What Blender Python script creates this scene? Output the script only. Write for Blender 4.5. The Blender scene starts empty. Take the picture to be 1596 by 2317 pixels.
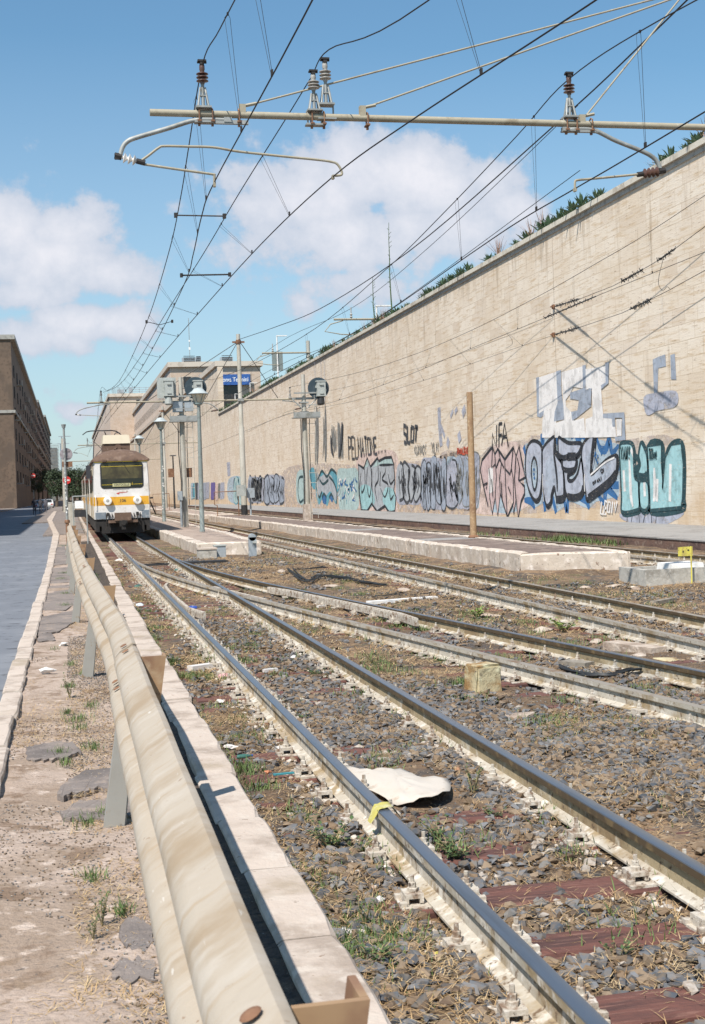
import bpy, math, random
import numpy as np
from mathutils import Matrix, Vector
R_ = math.radians
random.seed(7)
S = bpy.context.scene
# ---------------- camera ----------------
FPX, CX, CY, CAMH = 3000.0, 798.0, 1158.5, 1.6
def _ray(x, y):
    return Vector((x-CX, -(y-CY), -FPX)).normalized()
_Y = _ray(157.0, 1125.0)
_Z = _ray(CX, 1125.0-0.0345*(CX-157.0)).cross(_Y).normalized()
_X = _Y.cross(_Z)
ROT = Matrix((_X, _Y, _Z))                      # camera -> world
CAM = Vector((0, 0, CAMH))
cd = bpy.data.cameras.new("camera"); cam = bpy.data.objects.new("camera", cd)
S.collection.objects.link(cam); S.camera = cam
cam.matrix_world = Matrix.Translation(CAM) @ ROT.to_4x4()
cd.sensor_fit = 'VERTICAL'; cd.sensor_height = 36.0; cd.lens = FPX/2317.0*36.0
cd.clip_start = 0.1; cd.clip_end = 6000
cd.dof.use_dof = True; cd.dof.focus_distance = 13.0; cd.dof.aperture_fstop = 13.0
# ---------------- light ----------------
SUN = Vector((0.47, 0.55, -1.0)).normalized()     # direction the light travels
sd = bpy.data.lights.new("sun", 'SUN'); so = bpy.data.objects.new("sun", sd)
S.collection.objects.link(so)
so.rotation_euler = SUN.to_track_quat('-Z', 'Y').to_euler()
so.location = (-20, -20, 40)
sd.energy = 4.9; sd.angle = R_(0.53); sd.color = (1.0, 0.94, 0.86)
W = bpy.data.worlds.new("World"); S.world = W; W.use_nodes = True
S.view_settings.view_transform = 'Standard'; S.view_settings.look = 'None'
S.view_settings.gamma = 1.0; S.view_settings.use_curve_mapping = False
S.view_settings.exposure = 0.40
S.cycles.max_bounces = 6; S.cycles.transparent_max_bounces = 12
S.cycles.use_denoising = True
def build_world():
    nt = W.node_tree; N = nt.nodes; L = nt.links; N.clear()
    out = N.new('ShaderNodeOutputWorld'); bg = N.new('ShaderNodeBackground')
    sky = N.new('ShaderNodeTexSky'); sky.sky_type = 'NISHITA'; sky.sun_disc = False
    sky.sun_elevation = math.asin(-SUN.z); sky.sun_rotation = math.atan2(-SUN.x, -SUN.y)
    sky.air_density = 1.15; sky.dust_density = 0.6; sky.ozone_density = 1.6; sky.altitude = 50
    bg.inputs['Strength'].default_value = 0.066
    def math_(op, a, b=None, clamp=False):
        n = N.new('ShaderNodeMath'); n.operation = op; n.use_clamp = clamp
        for i, v in enumerate((a, b)):
            if v is None: continue
            if isinstance(v, (int, float)): n.inputs[i].default_value = v
            else: L.new(v, n.inputs[i])
        return n.outputs[0]
    tc = N.new('ShaderNodeTexCoord'); sp = N.new('ShaderNodeSeparateXYZ'); L.new(tc.outputs['Generated'], sp.inputs[0])
    yy = math_('MAXIMUM', sp.outputs[1], 0.05)
    u = math_('DIVIDE', sp.outputs[0], yy); v = math_('DIVIDE', sp.outputs[2], yy)
    cb = N.new('ShaderNodeCombineXYZ'); L.new(u, cb.inputs[0]); L.new(v, cb.inputs[1])
    acc = None
    # clouds: centre and radii on the sky, in tangent units ahead of the tracks
    for (px, py, rx, ry, amp) in CLOUDS:
        d = ROT @ _ray(px, py); cu, cv = d.x/d.y, d.z/d.y
        a = math_('DIVIDE', math_('SUBTRACT', u, cu), rx/FPX*1.2)
        b = math_('DIVIDE', math_('SUBTRACT', v, cv), ry/FPX*1.2)
        r2 = math_('ADD', math_('MULTIPLY', a, a), math_('MULTIPLY', b, b))
        g = math_('MULTIPLY', math_('EXPONENT', math_('MULTIPLY', r2, -1.0)), amp)
        acc = g if acc is None else math_('MAXIMUM', acc, g)
    def noise(scale, detail, rough):
        n = N.new('ShaderNodeTexNoise'); n.inputs['Scale'].default_value = scale
        n.inputs['Detail'].default_value = detail; n.inputs['Roughness'].default_value = rough
        L.new(cb.outputs[0], n.inputs['Vector']); return n.outputs['Fac']
    n1 = math_('MULTIPLY', math_('SUBTRACT', noise(26, 10, 0.60), 0.5), 1.55)
    n2 = math_('MULTIPLY', math_('SUBTRACT', noise(7, 3, 0.5), 0.5), 0.7)
    f = math_('ADD', acc, math_('ADD', n1, n2))
    mr = N.new('ShaderNodeMapRange'); mr.interpolation_type = 'SMOOTHSTEP'
    mr.inputs['From Min'].default_value = 0.30; mr.inputs['From Max'].default_value = 0.60
    L.new(f, mr.inputs['Value'])
    mask = math_('MULTIPLY', mr.outputs[0], 0.94, True)
    mix = N.new('ShaderNodeMix'); mix.data_type = 'RGBA'
    L.new(mask, mix.inputs['Factor'])
    # haze towards the horizon blended on the sky itself
    hz = N.new('ShaderNodeMapRange'); hz.inputs['From Min'].default_value = 0.0; hz.inputs['From Max'].default_value = 0.34
    hz.inputs['To Min'].default_value = 0.55; hz.inputs['To Max'].default_value = 0.0; L.new(v, hz.inputs['Value'])
    mh = N.new('ShaderNodeMix'); mh.data_type = 'RGBA'; L.new(hz.outputs[0], mh.inputs['Factor'])
    tint = N.new('ShaderNodeMix'); tint.data_type = 'RGBA'; tint.blend_type = 'MULTIPLY'; tint.inputs['Factor'].default_value = 1.0
    L.new(sky.outputs[0], tint.inputs[6]); tint.inputs[7].default_value = SKYTINT
    L.new(tint.outputs[2], mh.inputs[6]); mh.inputs[7].default_value = HAZECOL
    shade = N.new('ShaderNodeMix'); shade.data_type = 'RGBA'
    L.new(math_('MULTIPLY', math_('SUBTRACT', f, 0.42), 1.25, True), shade.inputs['Factor'])
    shade.inputs[6].default_value = CLOUDLO; shade.inputs[7].default_value = CLOUDHI
    L.new(mh.outputs[2], mix.inputs[6]); L.new(shade.outputs[2], mix.inputs[7])
    L.new(mix.outputs[2], bg.inputs['Color']); L.new(bg.outputs[0], out.inputs[0])
SKYTINT = (1.10, 1.48, 1.58, 1); HAZECOL = (6.6, 7.5, 9.2, 1)
CLOUDLO = (6.6, 7.3, 8.6, 1); CLOUDHI = (10.2, 10.1, 10.7, 1)
CLOUDS = [(860,390,230,95,1.0),(690,430,200,110,1.0),(560,470,110,70,.8),(960,420,180,90,1.0),(1110,400,110,60,.85),
 (1180,470,90,55,.8),(760,540,260,90,.9),(980,520,200,80,.85),(820,660,190,70,.75),(700,690,90,50,.6),(400,465,50,25,.42),
 (130,520,110,60,1.0),(90,590,190,80,1.05),(230,620,120,55,.85),(60,660,120,50,.8),(300,690,50,30,.45),
 (200,730,150,42,1.0),(90,760,130,45,.9),(330,790,60,25,.4),(190,930,90,30,.65),(80,880,120,30,.5),(20,520,120,90,1.0),(450,950,120,60,.35)]
build_world()
# ---------------- helpers ----------------
COL = S.collection
XW = 18.5                                        # plane of the travertine wall
def wr(x, y): return ROT @ _ray(x, y)
def onx(x, y, X): d = wr(x, y); return CAM + d*(X/d.x)
def ony(x, y, Y): d = wr(x, y); return CAM + d*(Y/d.y)
def onz(x, y, Z): d = wr(x, y); return CAM + d*((Z-CAMH)/d.z)
def crop(x0, y0, k):
    return lambda x, y: ((x0+x/k)/1.50313, (y0+y/k)/1.50313)
class MB:
    def __init__(s): s.v = []; s.f = []; s.m = []; s.mi = 0
    def add(s, vs, fs):
        b = len(s.v); s.v += [tuple(p) for p in vs]
        s.f += [tuple(b+i for i in f) for f in fs]; s.m += [s.mi]*len(fs); return s
    def box(s, c, d, rz=0, rx=0, ry=0, taper=1.0):
        x, y, z = d[0]/2, d[1]/2, d[2]/2
        M = Matrix.Translation(c) @ Matrix.Rotation(rz, 4, 'Z') @ Matrix.Rotation(ry, 4, 'Y') @ Matrix.Rotation(rx, 4, 'X')
        vs = [M @ Vector((sx*x*(taper if sz > 0 else 1), sy*y*(taper if sz > 0 else 1), sz*z)) for sz in (-1, 1) for sy in (-1, 1) for sx in (-1, 1)]
        return s.add(vs, [(0,2,3,1),(4,5,7,6),(0,1,5,4),(2,6,7,3),(0,4,6,2),(1,3,7,5)])
    def bx(s, x0, x1, y0, y1, z0, z1):
        return s.box(((x0+x1)/2, (y0+y1)/2, (z0+z1)/2), (abs(x1-x0), abs(y1-y0), abs(z1-z0)))
    def tube(s, pts, r, n=8, cap=True):
        pts = [Vector(p) for p in pts]; rs = r if isinstance(r, (list, tuple)) else [r]*len(pts)
        rings = []; prev = None
        for i, p in enumerate(pts):
            if i == 0: t = pts[1]-p
            elif i == len(pts)-1: t = p-pts[i-1]
            else: t = (pts[i+1]-p).normalized()+(p-pts[i-1]).normalized()
            t.normalize()
            if prev is None:
                a = Vector((0,0,1)) if abs(t.z) < .9 else Vector((1,0,0))
                u = t.cross(a).normalized()
            else:
                u = (prev-t*prev.dot(t)).normalized()
            prev = u; w = t.cross(u)
            rings.append([p+(u*math.cos(2*math.pi*k/n)+w*math.sin(2*math.pi*k/n))*rs[i] for k in range(n)])
        vs = [q for R in rings for q in R]; fs = []
        for i in range(len(pts)-1):
            for k in range(n):
                fs.append((i*n+k, i*n+(k+1) % n, (i+1)*n+(k+1) % n, (i+1)*n+k))
        if cap: fs += [tuple(range(n))[::-1], tuple(range((len(pts)-1)*n, len(pts)*n))]
        return s.add(vs, fs)
    def lathe(s, prof, c=(0,0,0), n=16, axis='Z', rot=None):
        M = Matrix.Translation(c)
        if rot is not None: M = M @ rot
        elif axis == 'Y': M = M @ Matrix.Rotation(R_(90), 4, 'X')
        elif axis == 'X': M = M @ Matrix.Rotation(R_(90), 4, 'Y')
        vs = [M @ Vector((r*math.cos(2*math.pi*k/n), r*math.sin(2*math.pi*k/n), z)) for r, z in prof for k in range(n)]
        fs = [(i*n+k, i*n+(k+1) % n, (i+1)*n+(k+1) % n, (i+1)*n+k) for i in range(len(prof)-1) for k in range(n)]
        fs += [tuple(range(n))[::-1], tuple(range((len(prof)-1)*n, len(prof)*n))]
        return s.add(vs, fs)
    def sweep(s, prof, path, closed=True, zoff=0):
        # prof: (dx, z) across; path: (x, y) points along; profile stays upright
        n = len(prof); vs = []
        for i, p in enumerate(path):
            a = path[max(0, i-1)]; b = path[min(len(path)-1, i+1)]
            tx, ty = b[0]-a[0], b[1]-a[1]; l = math.hypot(tx, ty); nx, ny = ty/l, -tx/l
            z0 = p[2] if len(p) > 2 else 0
            vs += [(p[0]+nx*dx, p[1]+ny*dx, z0+z+zoff) for dx, z in prof]
        fs = []
        for i in range(len(path)-1):
            for k in range(n if closed else n-1):
                fs.append((i*n+k, (i+1)*n+k, (i+1)*n+(k+1) % n, i*n+(k+1) % n))
        if closed: fs += [tuple(range(n)), tuple(range((len(path)-1)*n, len(path)*n))[::-1]]
        return s.add(vs, fs)
    def poly(s, pts): return s.add(pts, [tuple(range(len(pts)))])
    def build(s, name, mats, parent=None, smooth=False, loc=None, fix=True):
        me = bpy.data.meshes.new(name); off = Vector(loc) if loc else Vector((0,0,0))
        me.from_pydata([tuple(Vector(p)-off) for p in s.v], [], s.f)
        if not isinstance(mats, (list, tuple)): mats = [mats]
        for m in mats: me.materials.append(m)
        me.polygons.foreach_set('material_index', s.m)
        if smooth: me.polygons.foreach_set('use_smooth', [True]*len(s.f))
        me.update()
        if fix:
            import bmesh
            b = bmesh.new(); b.from_mesh(me); bmesh.ops.recalc_face_normals(b, faces=b.faces); b.to_mesh(me); b.free()
        if smooth:
            try: me.set_sharp_from_angle(angle=R_(38))
            except Exception: pass
        o = bpy.data.objects.new(name, me); COL.objects.link(o); o.location = off
        if parent: o.parent = parent
        return o
def tag(o, label=None, cat=None, group=None, kind=None):
    if label: o['label'] = label
    if cat: o['category'] = cat
    if group: o['group'] = group
    if kind: o['kind'] = kind
    return o
def empty(name, loc, label=None, cat=None, group=None, rz=0):
    o = bpy.data.objects.new(name, None); COL.objects.link(o); o.location = loc; o.rotation_euler.z = rz
    o.empty_display_size = .2
    return tag(o, label, cat, group)
def kids(o): return [c for c in bpy.data.objects if c.parent == o]
def copy_tree(o, parent=None, ch=None):
    c = o.copy(); COL.objects.link(c)
    if parent: c.parent = parent
    for k in kids(o): 
        if k is not c: copy_tree(k, c)
    return c
# ---------------- materials ----------------
def mat(name, base, layers=(), rough=.85, metal=0., bump=None, spec=None, coord='Position', alpha=None, wave=None):
    m = bpy.data.materials.new(name); m.use_nodes = True; nt = m.node_tree; N = nt.nodes; L = nt.links
    p = N['Principled BSDF']; p.inputs['Roughness'].default_value = rough; p.inputs['Metallic'].default_value = metal
    if spec is not None: p.inputs['Specular IOR Level'].default_value = spec
    if coord == 'Position': g = N.new('ShaderNodeNewGeometry'); vec = g.outputs['Position']
    else: g = N.new('ShaderNodeTexCoord'); vec = g.outputs['Object']
    def noise(scale, stretch=(1,1,1), detail=5, rg=.6, off=0):
        mp = N.new('ShaderNodeMapping'); mp.inputs['Scale'].default_value = stretch; mp.inputs['Location'].default_value = (off, off*1.7, off*.6)
        L.new(vec, mp.inputs[0]); n = N.new('ShaderNodeTexNoise'); n.inputs['Scale'].default_value = scale
        n.inputs['Detail'].default_value = detail; n.inputs['Roughness'].default_value = rg; L.new(mp.outputs[0], n.inputs[0]); return n.outputs['Fac']
    cur = None
    rgb = N.new('ShaderNodeRGB'); rgb.outputs[0].default_value = (*base, 1); cur = rgb.outputs[0]
    for i, ly in enumerate(layers):
        c, sc, lo, hi = ly[:4]; st = ly[4] if len(ly) > 4 else (1,1,1); amt = ly[5] if len(ly) > 5 else 1.0
        f = noise(sc, st, off=i*13.7+3)
        mr = N.new('ShaderNodeMapRange'); mr.interpolation_type = 'SMOOTHSTEP'
        mr.inputs['From Min'].default_value = lo; mr.inputs['From Max'].default_value = hi; mr.inputs['To Max'].default_value = amt
        L.new(f, mr.inputs['Value'])
        mx = N.new('ShaderNodeMix'); mx.data_type = 'RGBA'; L.new(mr.outputs[0], mx.inputs['Factor'])
        L.new(cur, mx.inputs[6]); mx.inputs[7].default_value = (*c, 1); cur = mx.outputs[2]
    L.new(cur, p.inputs['Base Color'])
    if bump:
        for sc, st, stre in ([bump] if isinstance(bump[0], (int, float)) else bump)[:1]:
            b = N.new('ShaderNodeBump'); b.inputs['Strength'].default_value = st; b.inputs['Distance'].default_value = stre
            L.new(noise(sc, off=5, detail=6), b.inputs['Height']); L.new(b.outputs[0], p.inputs['Normal'])
    if alpha:
        sc, lo, hi, st, mn = alpha
        mr = N.new('ShaderNodeMapRange'); mr.inputs['From Min'].default_value = lo; mr.inputs['From Max'].default_value = hi
        mr.inputs['To Min'].default_value = mn
        L.new(noise(sc, st, off=9), mr.inputs['Value']); L.new(mr.outputs[0], p.inputs['Alpha'])
    return m
M = {}
M['steel_grey'] = mat('galvanised', (.30,.31,.30), [((.20,.20,.18), 3, .45, .7), ((.42,.42,.40), 9, .5, .75)], .6, .2)
M['pole'] = mat('pole_concrete', (.42,.40,.35), [((.30,.28,.23), 2.5, .45, .7, (1,1,.3)), ((.5,.48,.43), 12, .55, .7)], .8)
M['beam'] = mat('beam_paint', (.34,.30,.22), [((.22,.18,.12), 6, .5, .75), ((.42,.39,.31), 14, .55, .75)], .65)
M['greenpaint'] = mat('lamp_green', (.20,.26,.26), [((.30,.34,.33), 7, .5, .75)], .5)
M['lampglass'] = mat('lamp_glass', (.55,.52,.42), [((.40,.36,.27), 8, .45, .7)], .35)
M['rustpole'] = mat('rust_pole', (.33,.215,.12), [((.22,.125,.07), 5, .45, .7, (1,1,.4)), ((.42,.30,.18), 14, .5, .7)], .8)
M['rust'] = mat('rust', (.20,.10,.055), [((.32,.19,.11), 9, .5, .7), ((.10,.05,.035), 4, .5, .7)], .85)
M['blackmetal'] = mat('black_metal', (.022,.022,.024), [((.05,.045,.04), 8, .5, .7)], .6)
M['wire'] = mat('wire', (.035,.03,.028), rough=.6, metal=.3)
M['cable'] = mat('black_cable', (.02,.022,.024), rough=.6)
M['ins_brown'] = mat('insulator_brown', (.10,.055,.042), [((.10,.04,.03), 20, .5, .7)], .3)
M['ins_grey'] = mat('insulator_grey', (.36,.34,.31), [((.35,.33,.3), 20, .5, .7)], .4)
M['whitepaint'] = mat('white_paint', (.78,.76,.73), [((.55,.52,.47), 6, .5, .75)], .6)
M['dark'] = mat('dark_void', (.012,.012,.013), rough=.7)
M['wood_grey'] = mat('weathered_wood', (.24,.21,.17), [((.13,.11,.09), 8, .45, .7, (1,.2,1)), ((.36,.32,.27), 20, .5, .7, (1,.2,1))], .9)
M['concrete'] = mat('concrete', (.42,.40,.36), [((.26,.24,.21), 4, .45, .7), ((.52,.49,.45), 18, .5, .75)], .9, bump=(25, .3, .02))
M['greybox'] = mat('grey_box', (.33,.37,.40), [((.24,.26,.27), 6, .5, .7), ((.42,.45,.47), 15, .55, .7)], .5, .1)
# ---------------- setting ----------------
def smooth_(pts, closed, n=4):
    out = []; N_ = len(pts)
    for i in range(N_ if closed else N_-1):
        p0 = pts[(i-1) % N_] if closed or i > 0 else pts[i]; p1 = pts[i]; p2 = pts[(i+1) % N_]; p3 = pts[(i+2) % N_] if closed or i+2 < N_ else p2
        for k in range(n):
            t = k/n
            out.append(tuple(.5*((2*p1[j])+(-p0[j]+p2[j])*t+(2*p0[j]-5*p1[j]+4*p2[j]-p3[j])*t*t+(-p0[j]+3*p1[j]-3*p2[j]+p3[j])*t**3) for j in (0,1)))
    if not closed: out.append(pts[-1])
    return out
def track_c(y):                                   # centre line of the branch track
    if y >= 36: return 1.96
    if y >= 21: return 1.96+.00463*(36-y)**2
    c = 1.96+.00463*225; s = 2*.00463*15
    return c+s*(21-y) if y >= 9 else c+s*12+(s*(9-y)-.004*(9-y)**2)
M['soil'] = mat('ballast_soil', (.14,.09,.053), [((.255,.165,.095), 1.1, .44, .62), ((.085,.07,.06), 2.3, .5, .62), ((.38,.27,.165), 9, .53, .7), ((.07,.055,.045), 17, .56, .7), ((.42,.37,.32), 34, .64, .72), ((.085,.10,.035), 1.7, .60, .72, (1,1,1), .55)], .95, bump=(22, .9, .05))
M['pavedirt'] = mat('worn_pavement', (.40,.31,.25), [((.30,.225,.17), 1.6, .45, .62), ((.20,.135,.09), 3.4, .53, .64), ((.24,.17,.115), 9, .54, .68), ((.52,.42,.35), 11, .55, .7), ((.12,.10,.085), 26, .62, .72)], .95, bump=(30, .7, .03))
M['asphalt'] = mat('old_asphalt', (.215,.18,.16), [((.13,.11,.10), 2.1, .45, .65), ((.33,.29,.26), 40, .58, .70), ((.30,.24,.20), 5, .52, .68)], .9, bump=(60, .6, .015))
M['road'] = mat('road_asphalt', (.155,.165,.185), [((.20,.21,.23), .8, .45, .65), ((.07,.075,.085), 5, .55, .7)], .8, bump=(60, .4, .01))
M['kerbstone'] = mat('kerb_travertine', (.50,.42,.355), [((.33,.265,.215), 2.2, .45, .64), ((.52,.45,.385), 9, .5, .7), ((.28,.21,.16), 24, .63, .71), ((.36,.29,.22), .9, .6, .7)], .9, bump=(35, .5, .012))
M['platstone'] = mat('platform_edge', (.52,.445,.37), [((.40,.33,.27), 1.5, .5, .66), ((.70,.62,.55), 5, .5, .66), ((.20,.13,.09), 4.2, .62, .7), ((.14,.10,.07), 22, .62, .7)], .9, bump=(14, .4, .02))
M['platsurf'] = mat('platform_asphalt', (.17,.125,.105), [((.24,.185,.155), 1.2, .45, .62), ((.10,.08,.07), 3.5, .52, .66), ((.30,.25,.21), 30, .62, .7)], .9, bump=(60, .5, .015))
M['platsurf_light'] = mat('platform_pink', (.36,.28,.225), [((.24,.18,.15), 1.6, .47, .62), ((.44,.36,.30), 7, .55, .7), ((.16,.12,.10), 30, .62, .7)], .9, bump=(60, .5, .015))
M['ledgetop'] = mat('ledge_top', (.27,.26,.25), [((.20,.19,.18), 1.3, .45, .65), ((.33,.31,.29), 14, .5, .7)], .9, bump=(50, .4, .015))
M['ledgeface'] = mat('ledge_face', (.17,.10,.075), [((.10,.06,.05), 1.5, .45, .65, (1,1,2)), ((.26,.19,.15), 5, .55, .7)], .9, bump=(20, .6, .03))
m = MB(); m.bx(-1500, 1500, -60, 3000, -1.2, -.30); tag(m.build('ground', M['soil']), kind='structure')
# ballast bed surface, a real undulating sheet
def grid_sheet(name, xs, ys, fz, mt, mask=None):
    nx, ny = len(xs), len(ys)
    X, Y = np.meshgrid(xs, ys); Z = fz(X, Y)
    v = np.stack([X.ravel(), Y.ravel(), Z.ravel()], 1)
    i = np.arange(nx*ny).reshape(ny, nx); a = i[:-1,:-1].ravel(); b = i[:-1,1:].ravel(); c = i[1:,1:].ravel(); d = i[1:,:-1].ravel()
    f = np.stack([a,b,c,d],1)
    me = bpy.data.meshes.new(name); me.from_pydata(v.tolist(), [], f.tolist()); me.materials.append(mt)
    me.polygons.foreach_set('use_smooth', [True]*len(f)); me.update()
    o = bpy.data.objects.new(name, me); COL.objects.link(o); return o
rng = np.random.default_rng(5)
_ph = rng.uniform(0, 6.28, (24, 2)); _fr = rng.uniform(.8, 9, 24); _an = rng.uniform(0, 6.28, 24)
def bumps(X, Y, amp=.012):
    z = np.zeros_like(X)
    for k in range(24):
        z += np.sin((X*np.cos(_an[k])+Y*np.sin(_an[k]))*_fr[k]+_ph[k,0])*amp/(1+_fr[k]*.35)
    return z
def _bell(d, w): return np.exp(-(d/w)**2)
def bed(X, Y):                                    # surface of the ballast bed
    X = np.asarray(X, float); Y = np.asarray(Y, float)
    z = -.150+bumps(X, Y, .011)
    inside = np.clip((.50-abs(X-1.962))/.06, 0, 1)*np.clip((7.2-Y)/2.0, .05, 1)
    z = z-.020*inside
    dx_ = np.clip(np.maximum(8.2-X, X-10.1), 0, None); dy_ = np.clip(23.4-Y, 0, None); z = z+.07*np.exp(-((dx_**2+dy_**2)/.16))
    c = np.where(Y >= 21, 1.96+.00463*np.clip(36-Y, 0, None)**2, 3.0017+.1389*(21-Y))
    for rx in (1.462, 2.462, 5.92, 6.98, 11.35, 12.3): z = z-.026*_bell(X-rx, .15)
    for o_ in (-.5, .5): z = z-.026*_bell(X-(c+o_), .15)*(Y < 34)
    return z
ys = np.concatenate([np.arange(0, 16, .08), np.arange(16, 40, .25), np.arange(40, 170, 1.5)])
xs = np.concatenate([np.arange(.80, 7.5, .08), np.arange(7.5, 14.3, .2)])
tag(grid_sheet('track_bed', xs, ys, lambda X, Y: bed(X, Y), M['soil']), kind='structure')
# strip of pavement between road and guardrail
xs = np.arange(-.50, .66, .06)
ys2 = np.concatenate([np.arange(-1, 16, .08), np.arange(16, 60, .3)])
def wob(y): return .02*math.sin(y*1.3)+.015*math.sin(y*3.1+1)
tag(grid_sheet('pavement', xs, ys2, lambda X, Y: -.035+bumps(X, Y, .008), M['pavedirt']), kind='structure')
M['shadedirt'] = mat('gutter_dirt_shade', (.065,.048,.036), [((.12,.085,.055), 9, .5, .66), ((.03,.024,.02), 20, .5, .66), ((.30,.26,.22), 45, .66, .72)], .95, bump=(30,.8,.03))  # dirt, with extra dark painted in to deepen the guardrail's shadow band
tag(grid_sheet('gutter_shade_ground', np.arange(.34, .70, .05), np.concatenate([np.arange(-1, 16, .08), np.arange(16, 50, .4)]), lambda X, Y: -.034+bumps(X, Y, .008)+.012*np.clip((X-.36)/.04,0,1)+.006*np.sin(Y*7), M['shadedirt']), kind='structure')
m = MB(); m.bx(-1.2, .6, 60, 400, -.3, -.03); m.bx(-3.2, -1.15, 92, 400, -.3, -.032); tag(m.build('pavement', M['asphalt']), kind='structure')
m = MB(); m.bx(-9, -.48, -20, 700, -.3, -.10); tag(m.build('road', M['road']), kind='structure')
m = MB(); m.bx(-14, -9, -20, 900, -.3, .02); tag(m.build('pavement', M['asphalt']), kind='structure')
# old asphalt slabs lying broken on the strip
def slab(pts, z=-.018, t=.02):
    rr = random.Random(int(abs(pts[0][0]*1000+pts[0][1]*100)))
    q = []
    for i in range(len(pts)):
        a, b = pts[i], pts[(i+1) % len(pts)]
        for k in range(6):
            u = k/6; q.append((a[0]+(b[0]-a[0])*u+rr.uniform(-.010,.010), a[1]+(b[1]-a[1])*u+rr.uniform(-.04,.04)))
    q = smooth_(q, True, 2)
    n = len(q)
    m = MB(); m.add([(x,y,z-t-.03) for x,y in q]+[(x,y,z+rr.uniform(-.002,.002)) for x,y in q], [tuple(range(n,2*n))]+[(i,(i+1)%n,n+(i+1)%n,n+i) for i in range(n)])
    tag(m.build('asphalt_patch', M['asphalt']), kind='structure')
cB = crop(120,2500,1.995); cA = crop(120,1750,1.995); cN = crop(800,2500,1.995); cM = crop(800,1750,1.995); cK = crop(1500,1750,1.995)
cD = crop(120,1100,1.995); cG = crop(800,1100,1.995); cE = crop(1500,1100,1.995); cH = crop(500,1500,3.99); cI = crop(500,1200,3.99)
cJ = crop(120,1300,4.634); cW = crop(240,1400,3.99); cT = crop(120,60,1.451); cU = crop(1200,60,1.451); cG2 = crop(800,900,1.995)
cR0 = crop(1100,1480,2.66); cR1 = crop(1620,1450,2.347)
def gz(c, pts, z): return [tuple(onz(*c(*p), z))[:2] for p in pts]
for c, pts in ((cB, [(150,350),(215,290),(330,220),(600,200),(640,330),(420,330),(300,360),(180,390)]),
               (cB, [(180,490),(300,420),(560,400),(700,440),(700,510),(540,530),(380,545),(200,540)]),
               (cB, [(-60,60),(60,30),(260,30),(310,90),(200,130),(60,150),(-60,145)]),
               (cB, [(530,1530),(600,1480),(800,1470),(820,1620),(620,1625),(520,1590)]),
               (cB, [(560,1240),(700,1200),(800,1260),(800,1400),(600,1400)]),
               (cA, [(60,480),(230,470),(290,590),(200,640),(60,640),(40,560)]),
               (cA, [(100,360),(225,350),(245,450),(90,465)]),
               (cA, [(30,690),(260,640),(300,700),(160,780),(20,800)]),
               (cA, [(20,800),(110,790),(140,840),(15,850)]),
               (cA, [(140,200),(200,200),(215,330),(110,340)])):
    slab(gz(c, pts, 0))
# kerbs: separate stones, slightly out of line
def stones(name, path_l, path_r, z0, z1, lens, mt, jit=.012, zj=.008, seed=1, gap=.012):
    rr = random.Random(seed); m = MB(); y = path_l[0][1]; yend = path_l[-1][1]
    def at(path, yy):
        for a, b in zip(path, path[1:]):
            if yy <= b[1]: return a[0]+(b[0]-a[0])*(yy-a[1])/(b[1]-a[1])
        return path[-1][0]
    while y < yend-.3:
        l = rr.uniform(*lens)*(1 if y < 40 else 2.2); e = min(y+l, yend); dz = rr.uniform(-zj, zj); dx = rr.uniform(-jit, jit)
        rows = max(2, int((e-y)/.16)) if y < 14 else 2
        nn = []
        for k in range(rows+1):
            yy = y+gap/2+(e-y-gap)*k/rows; w1 = rr.uniform(-.006,.006) if y < 14 else 0
            ch = .012 if 0 < k < rows else .022
            a, b = at(path_l, yy)+dx, at(path_r, yy)+dx+w1
            nn.append([(a,yy,z0),(a,yy,z1+dz-ch),(a+ch,yy,z1+dz-(0 if 0<k<rows else .01)),(b-ch,yy,z1+dz-(0 if 0<k<rows else .01)+rr.uniform(-.002,.002)),(b,yy,z1+dz-ch),(b,yy,z0)])
        vs = [p for r in nn for p in r]; fs = []
        for k in range(rows):
            for j in range(5): fs.append((k*6+j, k*6+j+1, (k+1)*6+j+1, (k+1)*6+j))
        fs += [(5,4,3,2,1,0), tuple(rows*6+j for j in range(6))]
        m.add(vs, fs); y = e
    return m.build(name, mt)
tag(stones('kerb', [(.655,-1),(.65,8),(.645,14),(.64,20),(.70,29),(.71,140)], [(.875,-1),(.87,20),(.875,29),(.86,60),(.86,140)], -.28, 0, (.75,1.25), M['kerbstone'], seed=3), kind='structure')
tag(stones('kerb', [(-.62,-1),(-.60,17),(-.58,30.6),(-.74,57),(-.81,63),(-1.73,104),(-1.85,160)], [(-.46,-1),(-.44,17.8),(-.43,28.8),(-.46,57),(-.50,60),(-1.2,94),(-1.5,160)], -.28, .012, (.8,1.3), M['kerbstone'], seed=4), kind='structure')
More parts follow.
